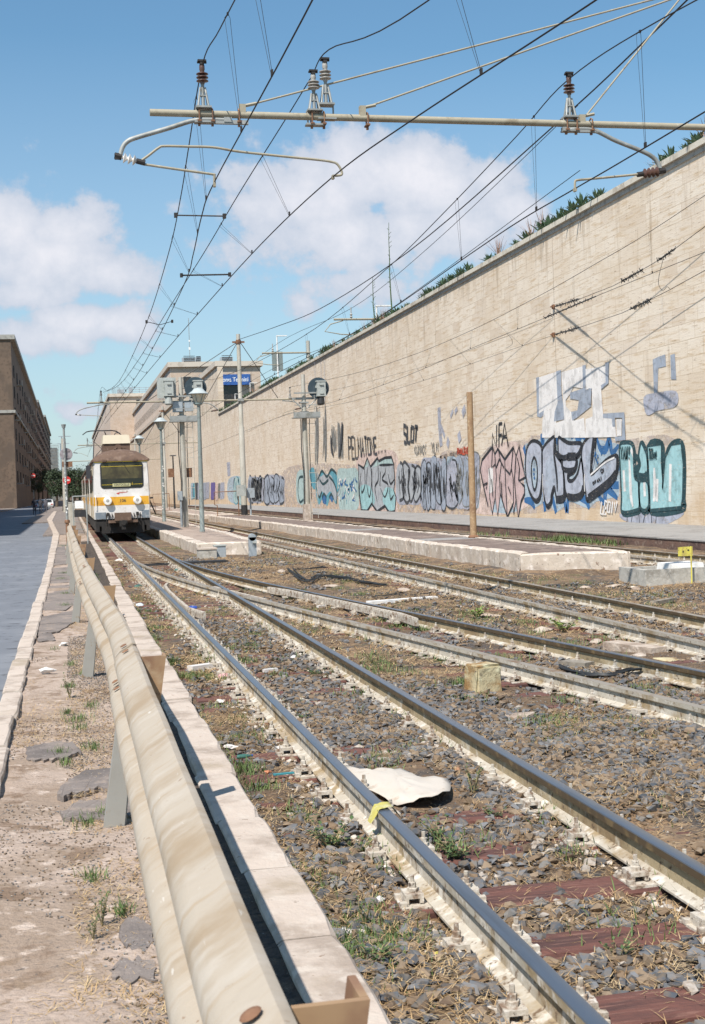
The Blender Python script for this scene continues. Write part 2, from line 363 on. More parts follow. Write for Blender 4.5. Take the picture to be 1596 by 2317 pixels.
# drain gap dirt between pavement edge and kerb, coloured darker for the guardrail's shade
def platform(outline, zt, zb, edge, surf, name='platform'):
    # outline: ccw list of (x,y); edge stones round the rim, asphalt inside 4 cm lower
    import random as _r; rr = _r.Random(len(outline)); m = MB(); n = len(outline)
    cx = sum(p[0] for p in outline)/n; cy = sum(p[1] for p in outline)/n
    inner = []
    for i in range(n):
        a, b, c = outline[i-1], outline[i], outline[(i+1) % n]
        d1 = Vector((b[0]-a[0], b[1]-a[1])).normalized(); d2 = Vector((c[0]-b[0], c[1]-b[1])).normalized()
        n1 = Vector((-d1.y, d1.x)); n2 = Vector((-d2.y, d2.x)); k = (n1+n2); k = k/max(.3, k.dot(n1)) 
        inner.append((b[0]+k.x*edge, b[1]+k.y*edge))
    for i in range(n):
        a, b = outline[i], outline[(i+1) % n]; ai, bi = inner[i], inner[(i+1) % n]
        L_ = math.hypot(b[0]-a[0], b[1]-a[1]); cnt = max(1, int(L_/1.1))
        for k in range(cnt):
            u0 = k/cnt+(.006/L_ if k else 0); u1 = (k+1)/cnt-(.006/L_)
            dz = rr.uniform(-.012,.012); j = rr.uniform(-.012,.012)
            def lp(p, q, u): return (p[0]+(q[0]-p[0])*u, p[1]+(q[1]-p[1])*u)
            sub = 5 if (a[1]+b[1])/2 < 45 and L_ < 60 else 2
            rows = []
            nx, ny = (b[1]-a[1])/L_, -(b[0]-a[0])/L_
            for q in range(sub+1):
                u = u0+(u1-u0)*q/sub; o_ = lp(a,b,u); i_ = lp(ai,bi,u)
                w = j+rr.uniform(-.01,.01); e = 0 if 0 < q < sub else .015
                rows.append([(o_[0]+nx*(w-.01-rr.uniform(0,.03)), o_[1]+ny*(w-.01), zb),(o_[0]+nx*w, o_[1]+ny*w, zt+dz-.03-e),(o_[0]+nx*(w-.03), o_[1]+ny*(w-.03), zt+dz-e+rr.uniform(-.004,.004)),(i_[0], i_[1], zt+dz-e),(i_[0],i_[1],zb)])
            vs = [p for r in rows for p in r]; fs = []
            for q in range(sub):
                for t in range(4): fs.append((q*5+t, q*5+t+1, (q+1)*5+t+1, (q+1)*5+t))
            fs += [(4,3,2,1,0), tuple(sub*5+t for t in range(5))]
            m.add(vs, fs)
    m.mi = 1; m.add([(x,y,zt-.022) for x,y in inner], [tuple(range(n))])
    return tag(m.build(name, [M['platstone'], surf]), kind='structure')
platform([(3.44,37.2),(5.15,36.4),(5.38,45),(5.42,60),(5.35,140),(3.25,140),(3.30,60)], .2, -.25, .28, M['platsurf_light'])
platform([(8.28,23.8),(10.15,23.0),(10.1,36),(10.05,78),(7.95,78),(8.2,60),(8.3,44),(8.22,30)], .25, -.25, .22, M['platsurf'])
platform([(7.9,84),(10.2,84),(10.2,190),(7.9,190)], .2, -.25, .3, M['platsurf_light'])
# repair strips crossing the dark platform
m = MB(); m.bx(8.55, 9.85, 31.4, 32.6, .222, .232); m.bx(8.5, 9.8, 41, 42.5, .222, .232)
tag(m.build('asphalt_patch', M['ledgetop']), kind='structure')
# paved ledge under the wall
m = MB(); m.bx(14.2, XW+.4, 8, 168, .07, .10); m.mi = 1; m.bx(14.22, XW+.2, 8, 168, -.6, .069)
tag(m.build('wall_walkway', [M['ledgetop'], M['ledgeface']]), kind='structure')
# ---------------- travertine wall ----------------
def travertine(name, A, B, C_, bw=1.05, bh=.52, plane='YZ', stain=True, lo=.62):
    m = bpy.data.materials.new(name); m.use_nodes = True; nt = m.node_tree; N = nt.nodes; L = nt.links
    p = N['Principled BSDF']; p.inputs['Roughness'].default_value = .85; p.inputs['Specular IOR Level'].default_value = .25
    g = N.new('ShaderNodeNewGeometry'); sp = N.new('ShaderNodeSeparateXYZ'); L.new(g.outputs['Position'], sp.inputs[0])
    cb = N.new('ShaderNodeCombineXYZ'); L.new(sp.outputs[1 if plane == 'YZ' else 0], cb.inputs[0]); L.new(sp.outputs[2], cb.inputs[1])
    br = N.new('ShaderNodeTexBrick'); L.new(cb.outputs[0], br.inputs['Vector'])
    br.inputs['Scale'].default_value = 1; br.inputs['Brick Width'].default_value = bw; br.inputs['Row Height'].default_value = bh
    br.inputs['Mortar Size'].default_value = .010; br.inputs['Mortar Smooth'].default_value = .3; br.inputs['Bias'].default_value = -.1
    br.offset = .5; br.squash = .8; br.squash_frequency = 3
    br.inputs['Color1'].default_value = (*A,1); br.inputs['Color2'].default_value = (*B,1); br.inputs['Mortar'].default_value = (A[0]*.68,A[1]*.62,A[2]*.54,1)
    cur = br.outputs[0]
    def nz(scale, st, det=6, rg=.6, off=0, src=cb):
        mp = N.new('ShaderNodeMapping'); mp.inputs['Scale'].default_value = st; mp.inputs['Location'].default_value = (off,off,0)
        L.new(src.outputs[0], mp.inputs[0]); n = N.new('ShaderNodeTexNoise'); n.inputs['Scale'].default_value = scale
        n.inputs['Detail'].default_value = det; n.inputs['Roughness'].default_value = rg; L.new(mp.outputs[0], n.inputs[0]); return n.outputs['Fac']
    def lay(cur, f, lo, hi, col, amt):
        mr = N.new('ShaderNodeMapRange'); mr.interpolation_type = 'SMOOTHSTEP'; mr.inputs['From Min'].default_value = lo; mr.inputs['From Max'].default_value = hi
        mr.inputs['To Max'].default_value = amt; L.new(f, mr.inputs['Value'])
        mx = N.new('ShaderNodeMix'); mx.data_type = 'RGBA'; L.new(mr.outputs[0], mx.inputs['Factor']); L.new(cur, mx.inputs[6]); mx.inputs[7].default_value = (*col,1); return mx.outputs[2]
    # per-slab tint: a second brick grid reading another pair of tones
    b2 = N.new('ShaderNodeTexBrick'); L.new(cb.outputs[0], b2.inputs['Vector'])
    for k, v in (('Scale',1),('Brick Width',bw),('Row Height',bh),('Mortar Size',0),('Bias',-.25)): b2.inputs[k].default_value = v
    b2.offset = .5; b2.squash = .8; b2.squash_frequency = 3
    b2.inputs['Color1'].default_value = (0,0,0,1); b2.inputs['Color2'].default_value = (1,1,1,1)
    cur = lay(cur, b2.outputs[0], .25, 1.0, C_, .95)
    cur = lay(cur, nz(.28, (1,1.4,1)), .42, .68, (A[0]*.86,A[1]*.80,A[2]*.72), .6)
    cur = lay(cur, nz(1.6, (.55,4.5,1), 7, .65, 3), .50, .66, (A[0]*.76,A[1]*.66,A[2]*.53), .8)
    cur = lay(cur, nz(2.3, (.9,9,1), 8, .7, 8), .595, .645, (A[0]*.40,A[1]*.31,A[2]*.24), .95)
    cur = lay(cur, nz(1.2, (2.2,.22,1), 4, .5, 5), .60, .76, (A[0]*.48,A[1]*.40,A[2]*.31), .6)
    if stain:
        mt_ = N.new('ShaderNodeMapRange'); mt_.inputs['From Min'].default_value = 6.5; mt_.inputs['From Max'].default_value = 11.0; L.new(sp.outputs[2], mt_.inputs['Value'])
        m2_ = N.new('ShaderNodeMath'); m2_.operation = 'MULTIPLY'; L.new(mt_.outputs[0], m2_.inputs[0]); L.new(nz(1.6, (1.6,.10,1), 5, .6, 21), m2_.inputs[1])
        cur = lay(cur, m2_.outputs[0], .42, .66, (A[0]*.55,A[1]*.50,A[2]*.44), .65)
        mr = N.new('ShaderNodeMapRange'); mr.inputs['From Min'].default_value = 3.4; mr.inputs['From Max'].default_value = .6
        L.new(sp.outputs[2], mr.inputs['Value'])
        mu = N.new('ShaderNodeMath'); mu.operation = 'MULTIPLY'; L.new(mr.outputs[0], mu.inputs[0]); L.new(nz(.9, (1,.5,1), 5, .6, 11), mu.inputs[1])
        cur = lay(cur, mu.outputs[0], .22, .60, (.56,.40,.25), .75)
    L.new(cur, p.inputs['Base Color'])
    b = N.new('ShaderNodeBump'); b.inputs['Strength'].default_value = .35; b.inputs['Distance'].default_value = .03
    L.new(nz(2.3, (.9,9,1), 8, .7, 8), b.inputs['Height']); L.new(b.outputs[0], p.inputs['Normal'])
    return m
TA, TB, TC = (.74,.64,.525), (.81,.725,.62), (.60,.485,.375)
M['travertine'] = travertine('travertine', TA, TB, TC)
M['travertine_pale'] = travertine('travertine_pale', (.66,.56,.48), (.70,.60,.53), (.60,.50,.42), 1.6, .9, stain=False)
M['travertine_front'] = travertine('travertine_front', (.55,.45,.37), (.58,.48,.40), (.50,.41,.33), 1.6, .9, plane='XZ', stain=False)
M['coping'] = mat('coping_stone', (.60,.55,.46), [((.42,.37,.30), 1.2, .45, .65), ((.68,.63,.55), 6, .5, .7)], .85)
wall = empty('retaining_wall', (XW, 60, 0), 'tall travertine retaining wall covered with graffiti along its foot', 'wall')
def par(o, p):                                    # parent, keeping world placement
    o.parent = p; o.location = Vector(o.location)-p.location; return o
m = MB(); m.bx(XW, XW+.7, 12, 164.3, -.3, 11.05); par(m.build('wall_face', M['travertine']), wall)
m = MB(); 
yy = 12.0
while yy < 164: m.bx(XW-.14, XW+.9, yy+.004, min(yy+2.4,164.3), 11.22, 11.40); yy += 2.404
par(m.build('coping', M['coping']), wall)
m = MB(); m.bx(XW-.05, XW+.7, 12, 164.3, 11.052, 11.218); par(m.build('frieze', M['concrete']), wall)
m = MB()
for yj in (48.3, 78.5, 97, 118, 140): m.bx(XW-.003, XW+.05, yj, yj+.018, .2, 11.0)
par(m.build('expansion_joint', mat('joint', (.20,.15,.11), rough=.9)), wall)
M['planter_soil'] = mat('planter_soil', (.10,.08,.05), [((.16,.13,.07), 3, .5, .7)], .95)
m = MB(); m.bx(XW+.7, 60, 12, 258, 8.0, 11.25); tag(m.build('terrain', M['planter_soil']), kind='structure')
# ---------------- graffiti: sprayed shapes lying on the wall plane ----------------
def paint(name, c, fade=.35, lo=.30, hi=.52, sc=3.0, dirt=True):
    d = tuple(v*.78 for v in c)
    return mat(name, c, [(d, 2.2, .45, .62), (tuple(min(1,v*1.12+.015) for v in c), 6, .55, .7, (1,1,.3)), ((.50,.40,.31), 7, .60, .70, (1,.7,4), .7)] if dirt else [], .9, spec=.2, alpha=(sc, lo, hi, (1,.8,1.6), 1-fade))
G = {'grey':(.41,.43,.455),'lilac':(.45,.47,.54),'black':(.035,.038,.045),'pink':(.58,.43,.415),'teal':(.34,.55,.57),'tealk':(.035,.075,.085),
     'blue':(.05,.15,.33),'sky':(.42,.50,.56),'white':(.78,.745,.72),'bluegrey':(.35,.39,.46),'aqua':(.12,.34,.42),'rose':(.68,.53,.47),'primer':(.58,.53,.53),
     'greyblue':(.42,.46,.53),'smoke':(.22,.22,.21),'red':(.55,.10,.06),'purple':(.16,.13,.34),'paleteal':(.42,.54,.53),'faint':(.42,.43,.50),'darkgrey':(.07,.075,.085),'yellow':(.65,.55,.12)}
P_ = {k: paint('spray_'+k, v, *((.25,.25,.4,4) if k in ('black','tealk','red','white') else (.6,.33,.5,3) if k in ('primer','faint','rose','smoke','sky') else (.35,.28,.46,3))) for k, v in G.items()}
P_['mist'] = paint('spray_mist', (.60,.51,.46), .9, .42, .64, 1.6)
def wpts(c, pts): return [(q.y, q.z) for q in (onx(*c(x, y), XW) for x, y in pts)]
class Graf:
    def __init__(s, c): s.c = c; s.mb = MB(); s.mats = []; s.layer = 3
    def _m(s, k):
        if k not in s.mats: s.mats.append(k)
        s.mb.mi = s.mats.index(k)
    def fill(s, k, pts, sm=True, raw=False, lay=None):
        s._m(k); s.layer += 1; x = XW-.003-.0022*(lay or s.layer)
        q = pts if raw else wpts(s.c, pts)
        if sm: q = smooth_(q, True)
        from mathutils.geometry import tessellate_polygon
        v = [Vector((x, a, b)) for a, b in q]
        tr = tessellate_polygon([[Vector((a, b, 0)) for a, b in q]])
        s.mb.add(v, [tuple(t) for t in tr]); return s
    def line(s, k, pts, w, closed=False, sm=True, raw=False, taper=False, lay=None):
        s._m(k); s.layer += 1; x = XW-.003-.0022*(lay or s.layer)
        q = pts if raw else wpts(s.c, pts)
        if sm and len(q) > 2: q = smooth_(q, closed, 4)
        if closed: q = q+[q[0]]
        n = len(q); L_, R2 = [], []
        for i in range(n):
            a = q[i-1] if i > 0 else (q[-2] if closed else q[i]); b = q[i+1] if i < n-1 else (q[1] if closed else q[i])
            tx, ty = b[0]-a[0], b[1]-a[1]; l = math.hypot(tx, ty) or 1
            ww = w/2*(1 if not taper else .35+.65*math.sin(math.pi*min(1,(i+.5)/n)))
            L_.append((x, q[i][0]-ty/l*ww, q[i][1]+tx/l*ww)); R2.append((x, q[i][0]+ty/l*ww, q[i][1]-tx/l*ww))
        s.mb.add(L_+R2, [(i, i+1, n+i+1, n+i) for i in range(n-1)]); return s
    def done(s, label):
        o = s.mb.build('graffiti', [P_[k] for k in s.mats], fix=False); par(o, wall); o['label'] = label; return o
# simple stroke letters on a 0..1 box (x right, y down)
GL = {'A':[[(0,1),(.5,0),(1,1)],[(.2,.62),(.8,.62)]],'B':[[(0,1),(0,0),(.8,.1),(.8,.4),(0,.48),(.9,.6),(.9,.9),(0,1)]],'C':[[(1,.1),(.5,0),(0,.4),(.1,.85),(.6,1),(1,.9)]],
 'D':[[(0,0),(0,1),(.8,.8),(.95,.4),(.6,.05),(0,0)]],'E':[[(1,0),(0,0),(0,1),(1,1)],[(0,.5),(.8,.5)]],'F':[[(1,0),(0,0),(0,1)],[(0,.5),(.8,.5)]],'H':[[(0,0),(0,1)],[(1,0),(1,1)],[(0,.5),(1,.5)]],
 'I':[[(.5,0),(.5,1)]],'K':[[(0,0),(0,1)],[(1,0),(.05,.5),(1,1)]],'L':[[(0,0),(0,1),(1,1)]],'M':[[(0,1),(0,0),(.5,.6),(1,0),(1,1)]],'N':[[(0,1),(0,0),(1,1),(1,0)]],
 'O':[[(0,.05),(0,.95),(1,.95),(1,.05),(0,.05)]],'P':[[(0,1),(0,0),(.95,.05),(.9,.45),(0,.5)]],'S':[[(1,.05),(.1,0),(.05,.45),(.95,.55),(.9,1),(0,.95)]],'T':[[(0,0),(1,0)],[(.5,0),(.5,1)]],
 'U':[[(0,0),(.05,.9),(.5,1),(.95,.9),(1,0)]],'V':[[(0,0),(.5,1),(1,0)]],'W':[[(0,0),(.25,1),(.5,.3),(.75,1),(1,0)]],'X':[[(0,0),(1,1)],[(1,0),(0,1)]],'Y':[[(0,0),(.5,.5),(1,0)],[(.5,.5),(.5,1)]],
 '!':[[(.5,0),(.45,.65)],[(.45,.85),(.5,1)]],'.':[[(.3,.85),(.35,1)]],'v':[[(0,.4),(.5,1),(1,.4)]],'e':[[(.1,.7),(.9,.65),(.6,.35),(.1,.6),(.3,1),(.95,.9)]],
 '<3':[[(.5,.35),(.25,0),(0,.3),(.5,1),(1,.3),(.75,0),(.5,.35)]]}
def words(g, k, s, tl, tr, br, bl, w, gap=.25, sm=False, wv=0):
    n = len(s); rr = random.Random(n*7)
    for i, ch in enumerate(s):
        if ch == ' ': continue
        for st in GL[ch]:
            pts = []
            for (x, y) in st:
                u = (i+x*(1-gap))/n; v = y+wv*rr.uniform(-1,1)
                pts.append((tl[0]*(1-u)*(1-v)+tr[0]*u*(1-v)+br[0]*u*v+bl[0]*(1-u)*v, tl[1]*(1-u)*(1-v)+tr[1]*u*(1-v)+br[1]*u*v+bl[1]*(1-u)*v))
            g.line(k, pts, w, sm=sm, lay=14)
    return g
# --- primer band and stray mist behind the pieces
g = Graf(cE)
g.fill('mist', [(0,880),(250,900),(340,830),(600,780),(640,760),(1190,790),(1600,790),(1600,1330),(1210,1290),(1000,1250),(600,1290),(400,1280),(100,1270),(0,1260)], lay=0.3)
g.fill('rose', [(240,1040),(330,850),(560,830),(590,1240),(240,1290),(230,1160)], lay=0.6)
g.fill('sky', [(370,1100),(540,1130),(545,1270),(440,1290),(340,1280)], sm=False, lay=0.9)
g.done('patchy pale primer paint behind the big lettering')
g = Graf(cG)
g.fill('rose', [(825,930),(900,880),(1060,860),(1110,950),(1105,1260),(1060,1270),(835,1250)], lay=0.6)
g.fill('mist', [(330,1000),(560,950),(830,960),(1260,930),(1590,880),(1590,1290),(1100,1280),(700,1270),(330,1240)], lay=0.3)
g.done('patchy pale primer and pink paint behind the middle pieces')
# --- the big white block letters with grey blue shadow
g = Graf(cE)
g.fill('bluegrey', [(648,368),(668,362),(672,600),(720,560),(712,610),(680,640),(655,630)], sm=False)
g.fill('white', [(668,365),(792,325),(812,330),(812,470),(790,640),(765,775),(688,775),(690,680),(706,560),(700,590),(668,612)], sm=False)
g.fill('bluegrey', [(785,325),(818,315),(822,480),(835,560),(845,650),(770,665),(775,600),(795,540)], sm=False)
g.fill('white', [(822,330),(968,290),(972,330),(965,440),(900,430),(885,470),(850,520),(852,560),(895,610),(905,660),(975,640),(985,775),(775,775),(775,680),(840,655)], sm=False)
g.fill('bluegrey', [(880,470),(1000,430),(1025,560),(940,630),(895,660),(888,600),(930,590),(940,520),(880,510)], sm=False)
g.fill('bluegrey', [(965,285),(987,280),(990,420),(968,450)], sm=False)
g.fill('white', [(985,310),(1122,290),(1135,400),(1092,440),(1105,615),(1185,625),(1195,770),(985,775),(985,650),(1035,630),(1030,440),(988,450)], sm=False)
g.fill('bluegrey', [(1120,265),(1145,262),(1142,405),(1095,445),(1090,420),(1122,400)], sm=False)
g.fill('bluegrey', [(1105,612),(1250,602),(1258,790),(1190,800),(1185,770),(1235,765),(1235,640),(1185,640),(1188,700),(1170,700),(1165,645),(1105,640)], sm=False)
g.fill('white', [(1196,650),(1232,648),(1232,762),(1200,765)], sm=False)
g.line('bluegrey', [(1018,440),(1015,545)], .28, sm=False)
g.done('tall white block letters with grey blue shadow above the big name piece')
g = Graf(cE)
g.fill('bluegrey', [(1440,245),(1480,225),(1525,210),(1530,290),(1478,302),(1472,470),(1448,470)], sm=False)
g.fill('bluegrey', [(1560,215),(1590,205),(1600,380),(1565,380)], sm=False)
g.fill('faint', [(1380,500),(1470,470),(1600,460),(1600,560),(1480,590),(1400,620)])
g.done('faded grey blue letter fragment near the right edge of the wall')
# --- spiky pink piece
g = Graf(cR1)
g.fill('pink', [(120,180),(50,270),(35,350),(60,470),(98,640),(110,560),(132,700),(155,560),(174,715),(196,560),(252,725),(298,620),(302,700),(325,580),(338,732),(362,600),(390,540),(388,478),(345,435),(395,408),(372,300),(345,160),(322,240),(300,168),(232,265),(175,180),(152,225),(135,168)], sm=False)

g.fill('rose', [(250,540),(298,600),(258,700)], sm=False)
g.fill('white', [(100,340),(135,320),(140,520),(105,540)], sm=False)
for p in ([(120,180),(50,270),(35,350),(60,470),(98,640),(110,560),(132,700),(155,560),(174,715),(196,540),(252,725),(298,620),(302,700),(322,580),(338,732),(362,600),(390,540),(388,478),(345,435),(395,408),(372,300),(345,160),(322,240),(300,168),(232,265),(175,180),(152,225),(135,168)],):
    g.line('black', p, .15, True, False)
for p in ([(105,330),(115,420),(110,560)],[(152,225),(165,400),(155,560)],[(182,190),(205,300),(190,420),(196,540)],[(232,265),(238,430),(252,725)],[(300,168),(285,330),(300,420),(302,620)],[(322,240),(310,420),(322,580)],[(135,168),(128,330),(160,300)],[(165,330),(190,260),(228,330)],[(60,470),(95,450),(85,500)],[(240,340),(275,380),(290,330)],[(345,435),(352,330),(335,250)],[(130,420),(140,560)],[(205,440),(215,600)],[(262,480),(285,540)]):
    g.line('black', p, .09, False, False)
g.done('spiky pink lettering with black outline')
g = Graf(cE)
for p in ([(350,835),(350,748),(378,838),(380,690)],[(396,840),(396,682)],[(396,682),(418,678)],[(392,762),(416,756)],[(415,830),(434,675),(460,836)],[(420,772),(450,766)]): g.line('black', p, .14, sm=False)
g.done('thin black capital letters NFA above the pink piece')
# --- ONEL
g = Graf(cR1)
g.fill('sky', [(395,140),(520,100),(700,90),(880,90),(1000,110),(1140,140),(1150,420),(1140,560),(960,600),(900,660),(760,600),(640,690),(560,600),(470,650),(390,600),(380,350)], sm=False, lay=1.5)
bl = [[(965,95),(990,175),(1035,185),(1065,110),(1088,212),(1140,150)],[(975,548),(1022,605),(1040,500),(1085,530),(1130,575)],[(1075,470),(1140,470)],[(385,590),(440,600),(470,655)],[(520,60),(530,120),(545,100)],[(760,95),(790,60),(815,100),(845,70),(870,100)],[(640,95),(655,130)],[(535,520),(552,680)],[(610,560),(640,690)],[(735,575),(728,690)],[(705,590),(724,685)],[(825,575),(880,590),(905,658)],[(1120,260),(1145,350)],[(380,160),(400,230)]]
for p in bl: g.line('blue', p, .34, sm=True, taper=True, lay=2)
O1 = [(455,116),(510,140),(530,210),(530,330),(525,450),(508,560),(480,588),(450,560),(420,490),(402,400),(398,260),(415,160)]
N1 = [(530,200),(560,140),(600,100),(628,90),(632,200),(655,250),(690,300),(702,400),(702,555),(672,585),(645,570),(628,480),(605,540),(598,600),(572,632),(552,590),(535,480),(530,330)]
E1 = [(660,92),(700,112),(745,135),(835,138),(832,190),(800,232),(740,236),(735,262),(795,260),(800,300),(780,348),(738,378),(738,430),(775,432),(815,370),(840,262),(855,330),(862,480),(838,545),(785,562),(735,555),(714,500),(706,400),(690,310),(662,230)]
L1 = [(848,180),(870,120),(935,58),(952,80),(938,240),(920,385),(1035,275),(1112,236),(1128,262),(1118,372),(1055,452),(900,575),(880,540),(862,400),(846,260)]
for q in (O1, N1, E1, L1): g.line('black', [(x+4, y+8) for x, y in q], .24, True, lay=4)
for q in (N1, O1, E1, L1): g.fill('lilac', q, lay=5)
for q in (N1, O1, E1, L1): g.fill('greyblue', [(sum(p[0] for p in q)/len(q)+(x-sum(p[0] for p in q)/len(q))*.7, sum(p[1] for p in q)/len(q)+(y-sum(p[1] for p in q)/len(q))*.62+30) for x, y in q], lay=6) if q is not E1 else None
H1 = [(466,250),(486,290),(493,380),(486,470),(470,508),(456,470),(446,380),(448,300)]
g.fill('sky', H1, lay=8)
for q in (O1, N1, E1, L1): g.line('black', q, .13, True, lay=9)
g.line('black', H1, .14, True, lay=9)
g.line('black', [(628,100),(626,220),(640,330),(650,430),(652,520)], .2, lay=10, taper=True)
g.line('black', [(632,200),(690,250),(740,240)], .22, lay=10)
g.line('black', [(735,240),(800,240)], .30, sm=False, lay=10)
g.line('black', [(690,262),(694,330),(735,352),(790,345)], .20, lay=10)
g.line('black', [(922,385),(928,240),(945,90)], .22, lay=10)
g.line('white', [(918,388),(1035,288),(1110,250)], .07, lay=11)
g.line('white', [(872,520),(868,430),(872,380)], .07, lay=11)
g.line('white', [(542,600),(536,480),(534,380)], .06, lay=11)
g.line('black', [(640,585),(700,575),(715,520)], .3, lay=10); g.line('black', [(735,560),(790,570),(845,545),(862,480)], .28, lay=10)
g.line('black', [(900,578),(1055,460),(1122,380)], .34, lay=10)
for x, y in ((467,345),(466,382),(470,412),(954,235),(976,238),(965,265),(975,290),(958,215),(1005,215)): g.fill('blue', [(x-7,y),(x,y-14),(x+7,y),(x,y+14)], lay=12)
words(g, 'black', 'DFANI', (935,448), (1012,395), (1020,425), (940,462), .06, wv=.1)
g.line('black', [(1010,375),(998,350),(1008,340),(1013,350),(1022,336),(1026,348),(1010,375)], .06, sm=False, lay=14)
g.done('large bubble letters ONEL in grey blue with black outline and blue spikes')
# --- teal P.U piece at the right
g = Graf(cR1)
P1 = [(1150,152),(1190,130),(1240,136),(1258,180),(1262,240),(1268,400),(1298,440),(1306,560),(1306,640),(1285,668),(1170,682),(1164,560),(1152,300)]
P2 = [(1300,235),(1318,130),(1345,170),(1365,230),(1374,340),(1362,395),(1335,408),(1278,398),(1300,350),(1308,290)]
P3 = [(1342,415),(1375,460),(1384,560),(1380,640),(1350,672),(1318,650),(1304,560),(1305,470),(1318,425)]
U1 = [(1370,158),(1482,136),(1485,300),(1492,500),(1510,250),(1560,140),(1640,130),(1660,300),(1655,560),(1640,650),(1395,672),(1386,500)]
for q in (P1,P2,P3,U1): g.line('tealk', [(x+5,y+10) for x, y in q], .24, True, lay=3)
for q in (P1,P2,P3,U1): g.fill('teal', q, sm=q is not U1, lay=4)
for q in (P1,P2,P3,U1): g.line('tealk', q, .12, True, sm=q is not U1, lay=8)
for p in ([(1225,250),(1232,400),(1240,560),(1255,640)],[(1180,350),(1190,520)],[(1425,330),(1430,520),(1420,600)],[(1450,420),(1445,600)],[(1240,180),(1262,240)],[(1555,300),(1550,600)],[(1345,440),(1350,560)],[(1262,300),(1268,360)]): g.line('white', p, .22, taper=True, lay=6)
g.line('tealk', [(1262,230),(1300,262),(1305,320),(1270,338)], .22, lay=9); g.line('tealk', [(1290,400),(1345,410),(1370,385)], .3, lay=9)
words(g, 'tealk', 'YAW!', (1158,162), (1245,158), (1240,262), (1162,262), .08)
words(g, 'tealk', 'TOve', (1385,185), (1455,165), (1452,255), (1388,265), .08)
for x in (1210,1250,1300,1350,1400,1440): g.line('darkgrey', [(x,700),(x+random.uniform(-18,18),775)], .05, sm=False, lay=2)
g.fill('faint', [(1165,690),(1500,680),(1640,670),(1640,720),(1470,790),(1200,760)], lay=1)
g.done('big teal letters P and U with dark outline at the near end of the wall')
g = Graf(cR1)
words(g, 'white', 'LEOIV', (1010,600), (1140,590), (1130,700), (1000,690), .10, wv=.15)
g.done('small white scrawl low on the wall under the blue spikes')
# --- middle writing
def wq(c, k, s, q, w, lab, **kw):
    g = Graf(c); words(g, k, s, *q, w, **kw); g.done(lab)
wq(cG, 'darkgrey', 'PELMATONE...', [(770,768),(1030,778),(1038,868),(775,925)], .20, 'black painted word PELMATONE in tall thin capitals')
wq(cG, 'darkgrey', 'SLOT', [(1146,690),(1250,706),(1242,800),(1150,812)], .26, 'black painted word SLOT')
wq(cG, 'smoke', 'KUMICC', [(1220,835),(1305,820),(1300,880),(1225,890)], .10, 'small dark scribbled tag right of the word SLOT', wv=.15)
wq(cG, 'smoke', 'XLM', [(1336,812),(1385,806),(1385,870),(1340,880)], .10, 'tiny dark scribbled tag of three letters', wv=.1)
wq(cG, 'red', 'PHILENO', [(1512,850),(1590,840),(1590,884),(1514,888)], .12, 'small red name painted beside the rusty pole')
g = Graf(cG)
for p, w in (([(1385,570),(1390,700),(1400,835)],.55),([(1400,700),(1425,770)],.3),([(1440,790),(1455,830)],.5),([(1470,600),(1475,625)],.6),([(1500,575),(1505,605)],.5),([(1550,570),(1560,620)],.6),([(1520,740),(1530,800)],.5)): g.line('faint', p, w, sm=False)
g.done('faint lilac remains of old lettering left of the rusty pole')
g = Graf(cG)
rr = random.Random(3)
for x0, x1, y0, y1 in ((548,566,560,960),(590,625,540,950),(645,690,680,900),(698,738,660,930)):
    for k in range(7):
        x = rr.uniform(x0,x1); a = rr.uniform(y0,y0+120); g.line('smoke', [(x,a),(x+rr.uniform(-4,4),(a+y1)/2),(x+rr.uniform(-4,4),rr.uniform(y1-90,y1))], rr.uniform(.3,.7), taper=True, lay=3+k)
g.line('darkgrey', [(655,760),(660,850),(672,890)], .5, taper=True); g.line('darkgrey', [(735,670),(728,780),(712,910)], .55, taper=True)
for x in (548,590,612): g.line('faint', [(x,260),(x+3,560)], .12, sm=False)
g.done('long sooty grey brush streaks running down the wall')
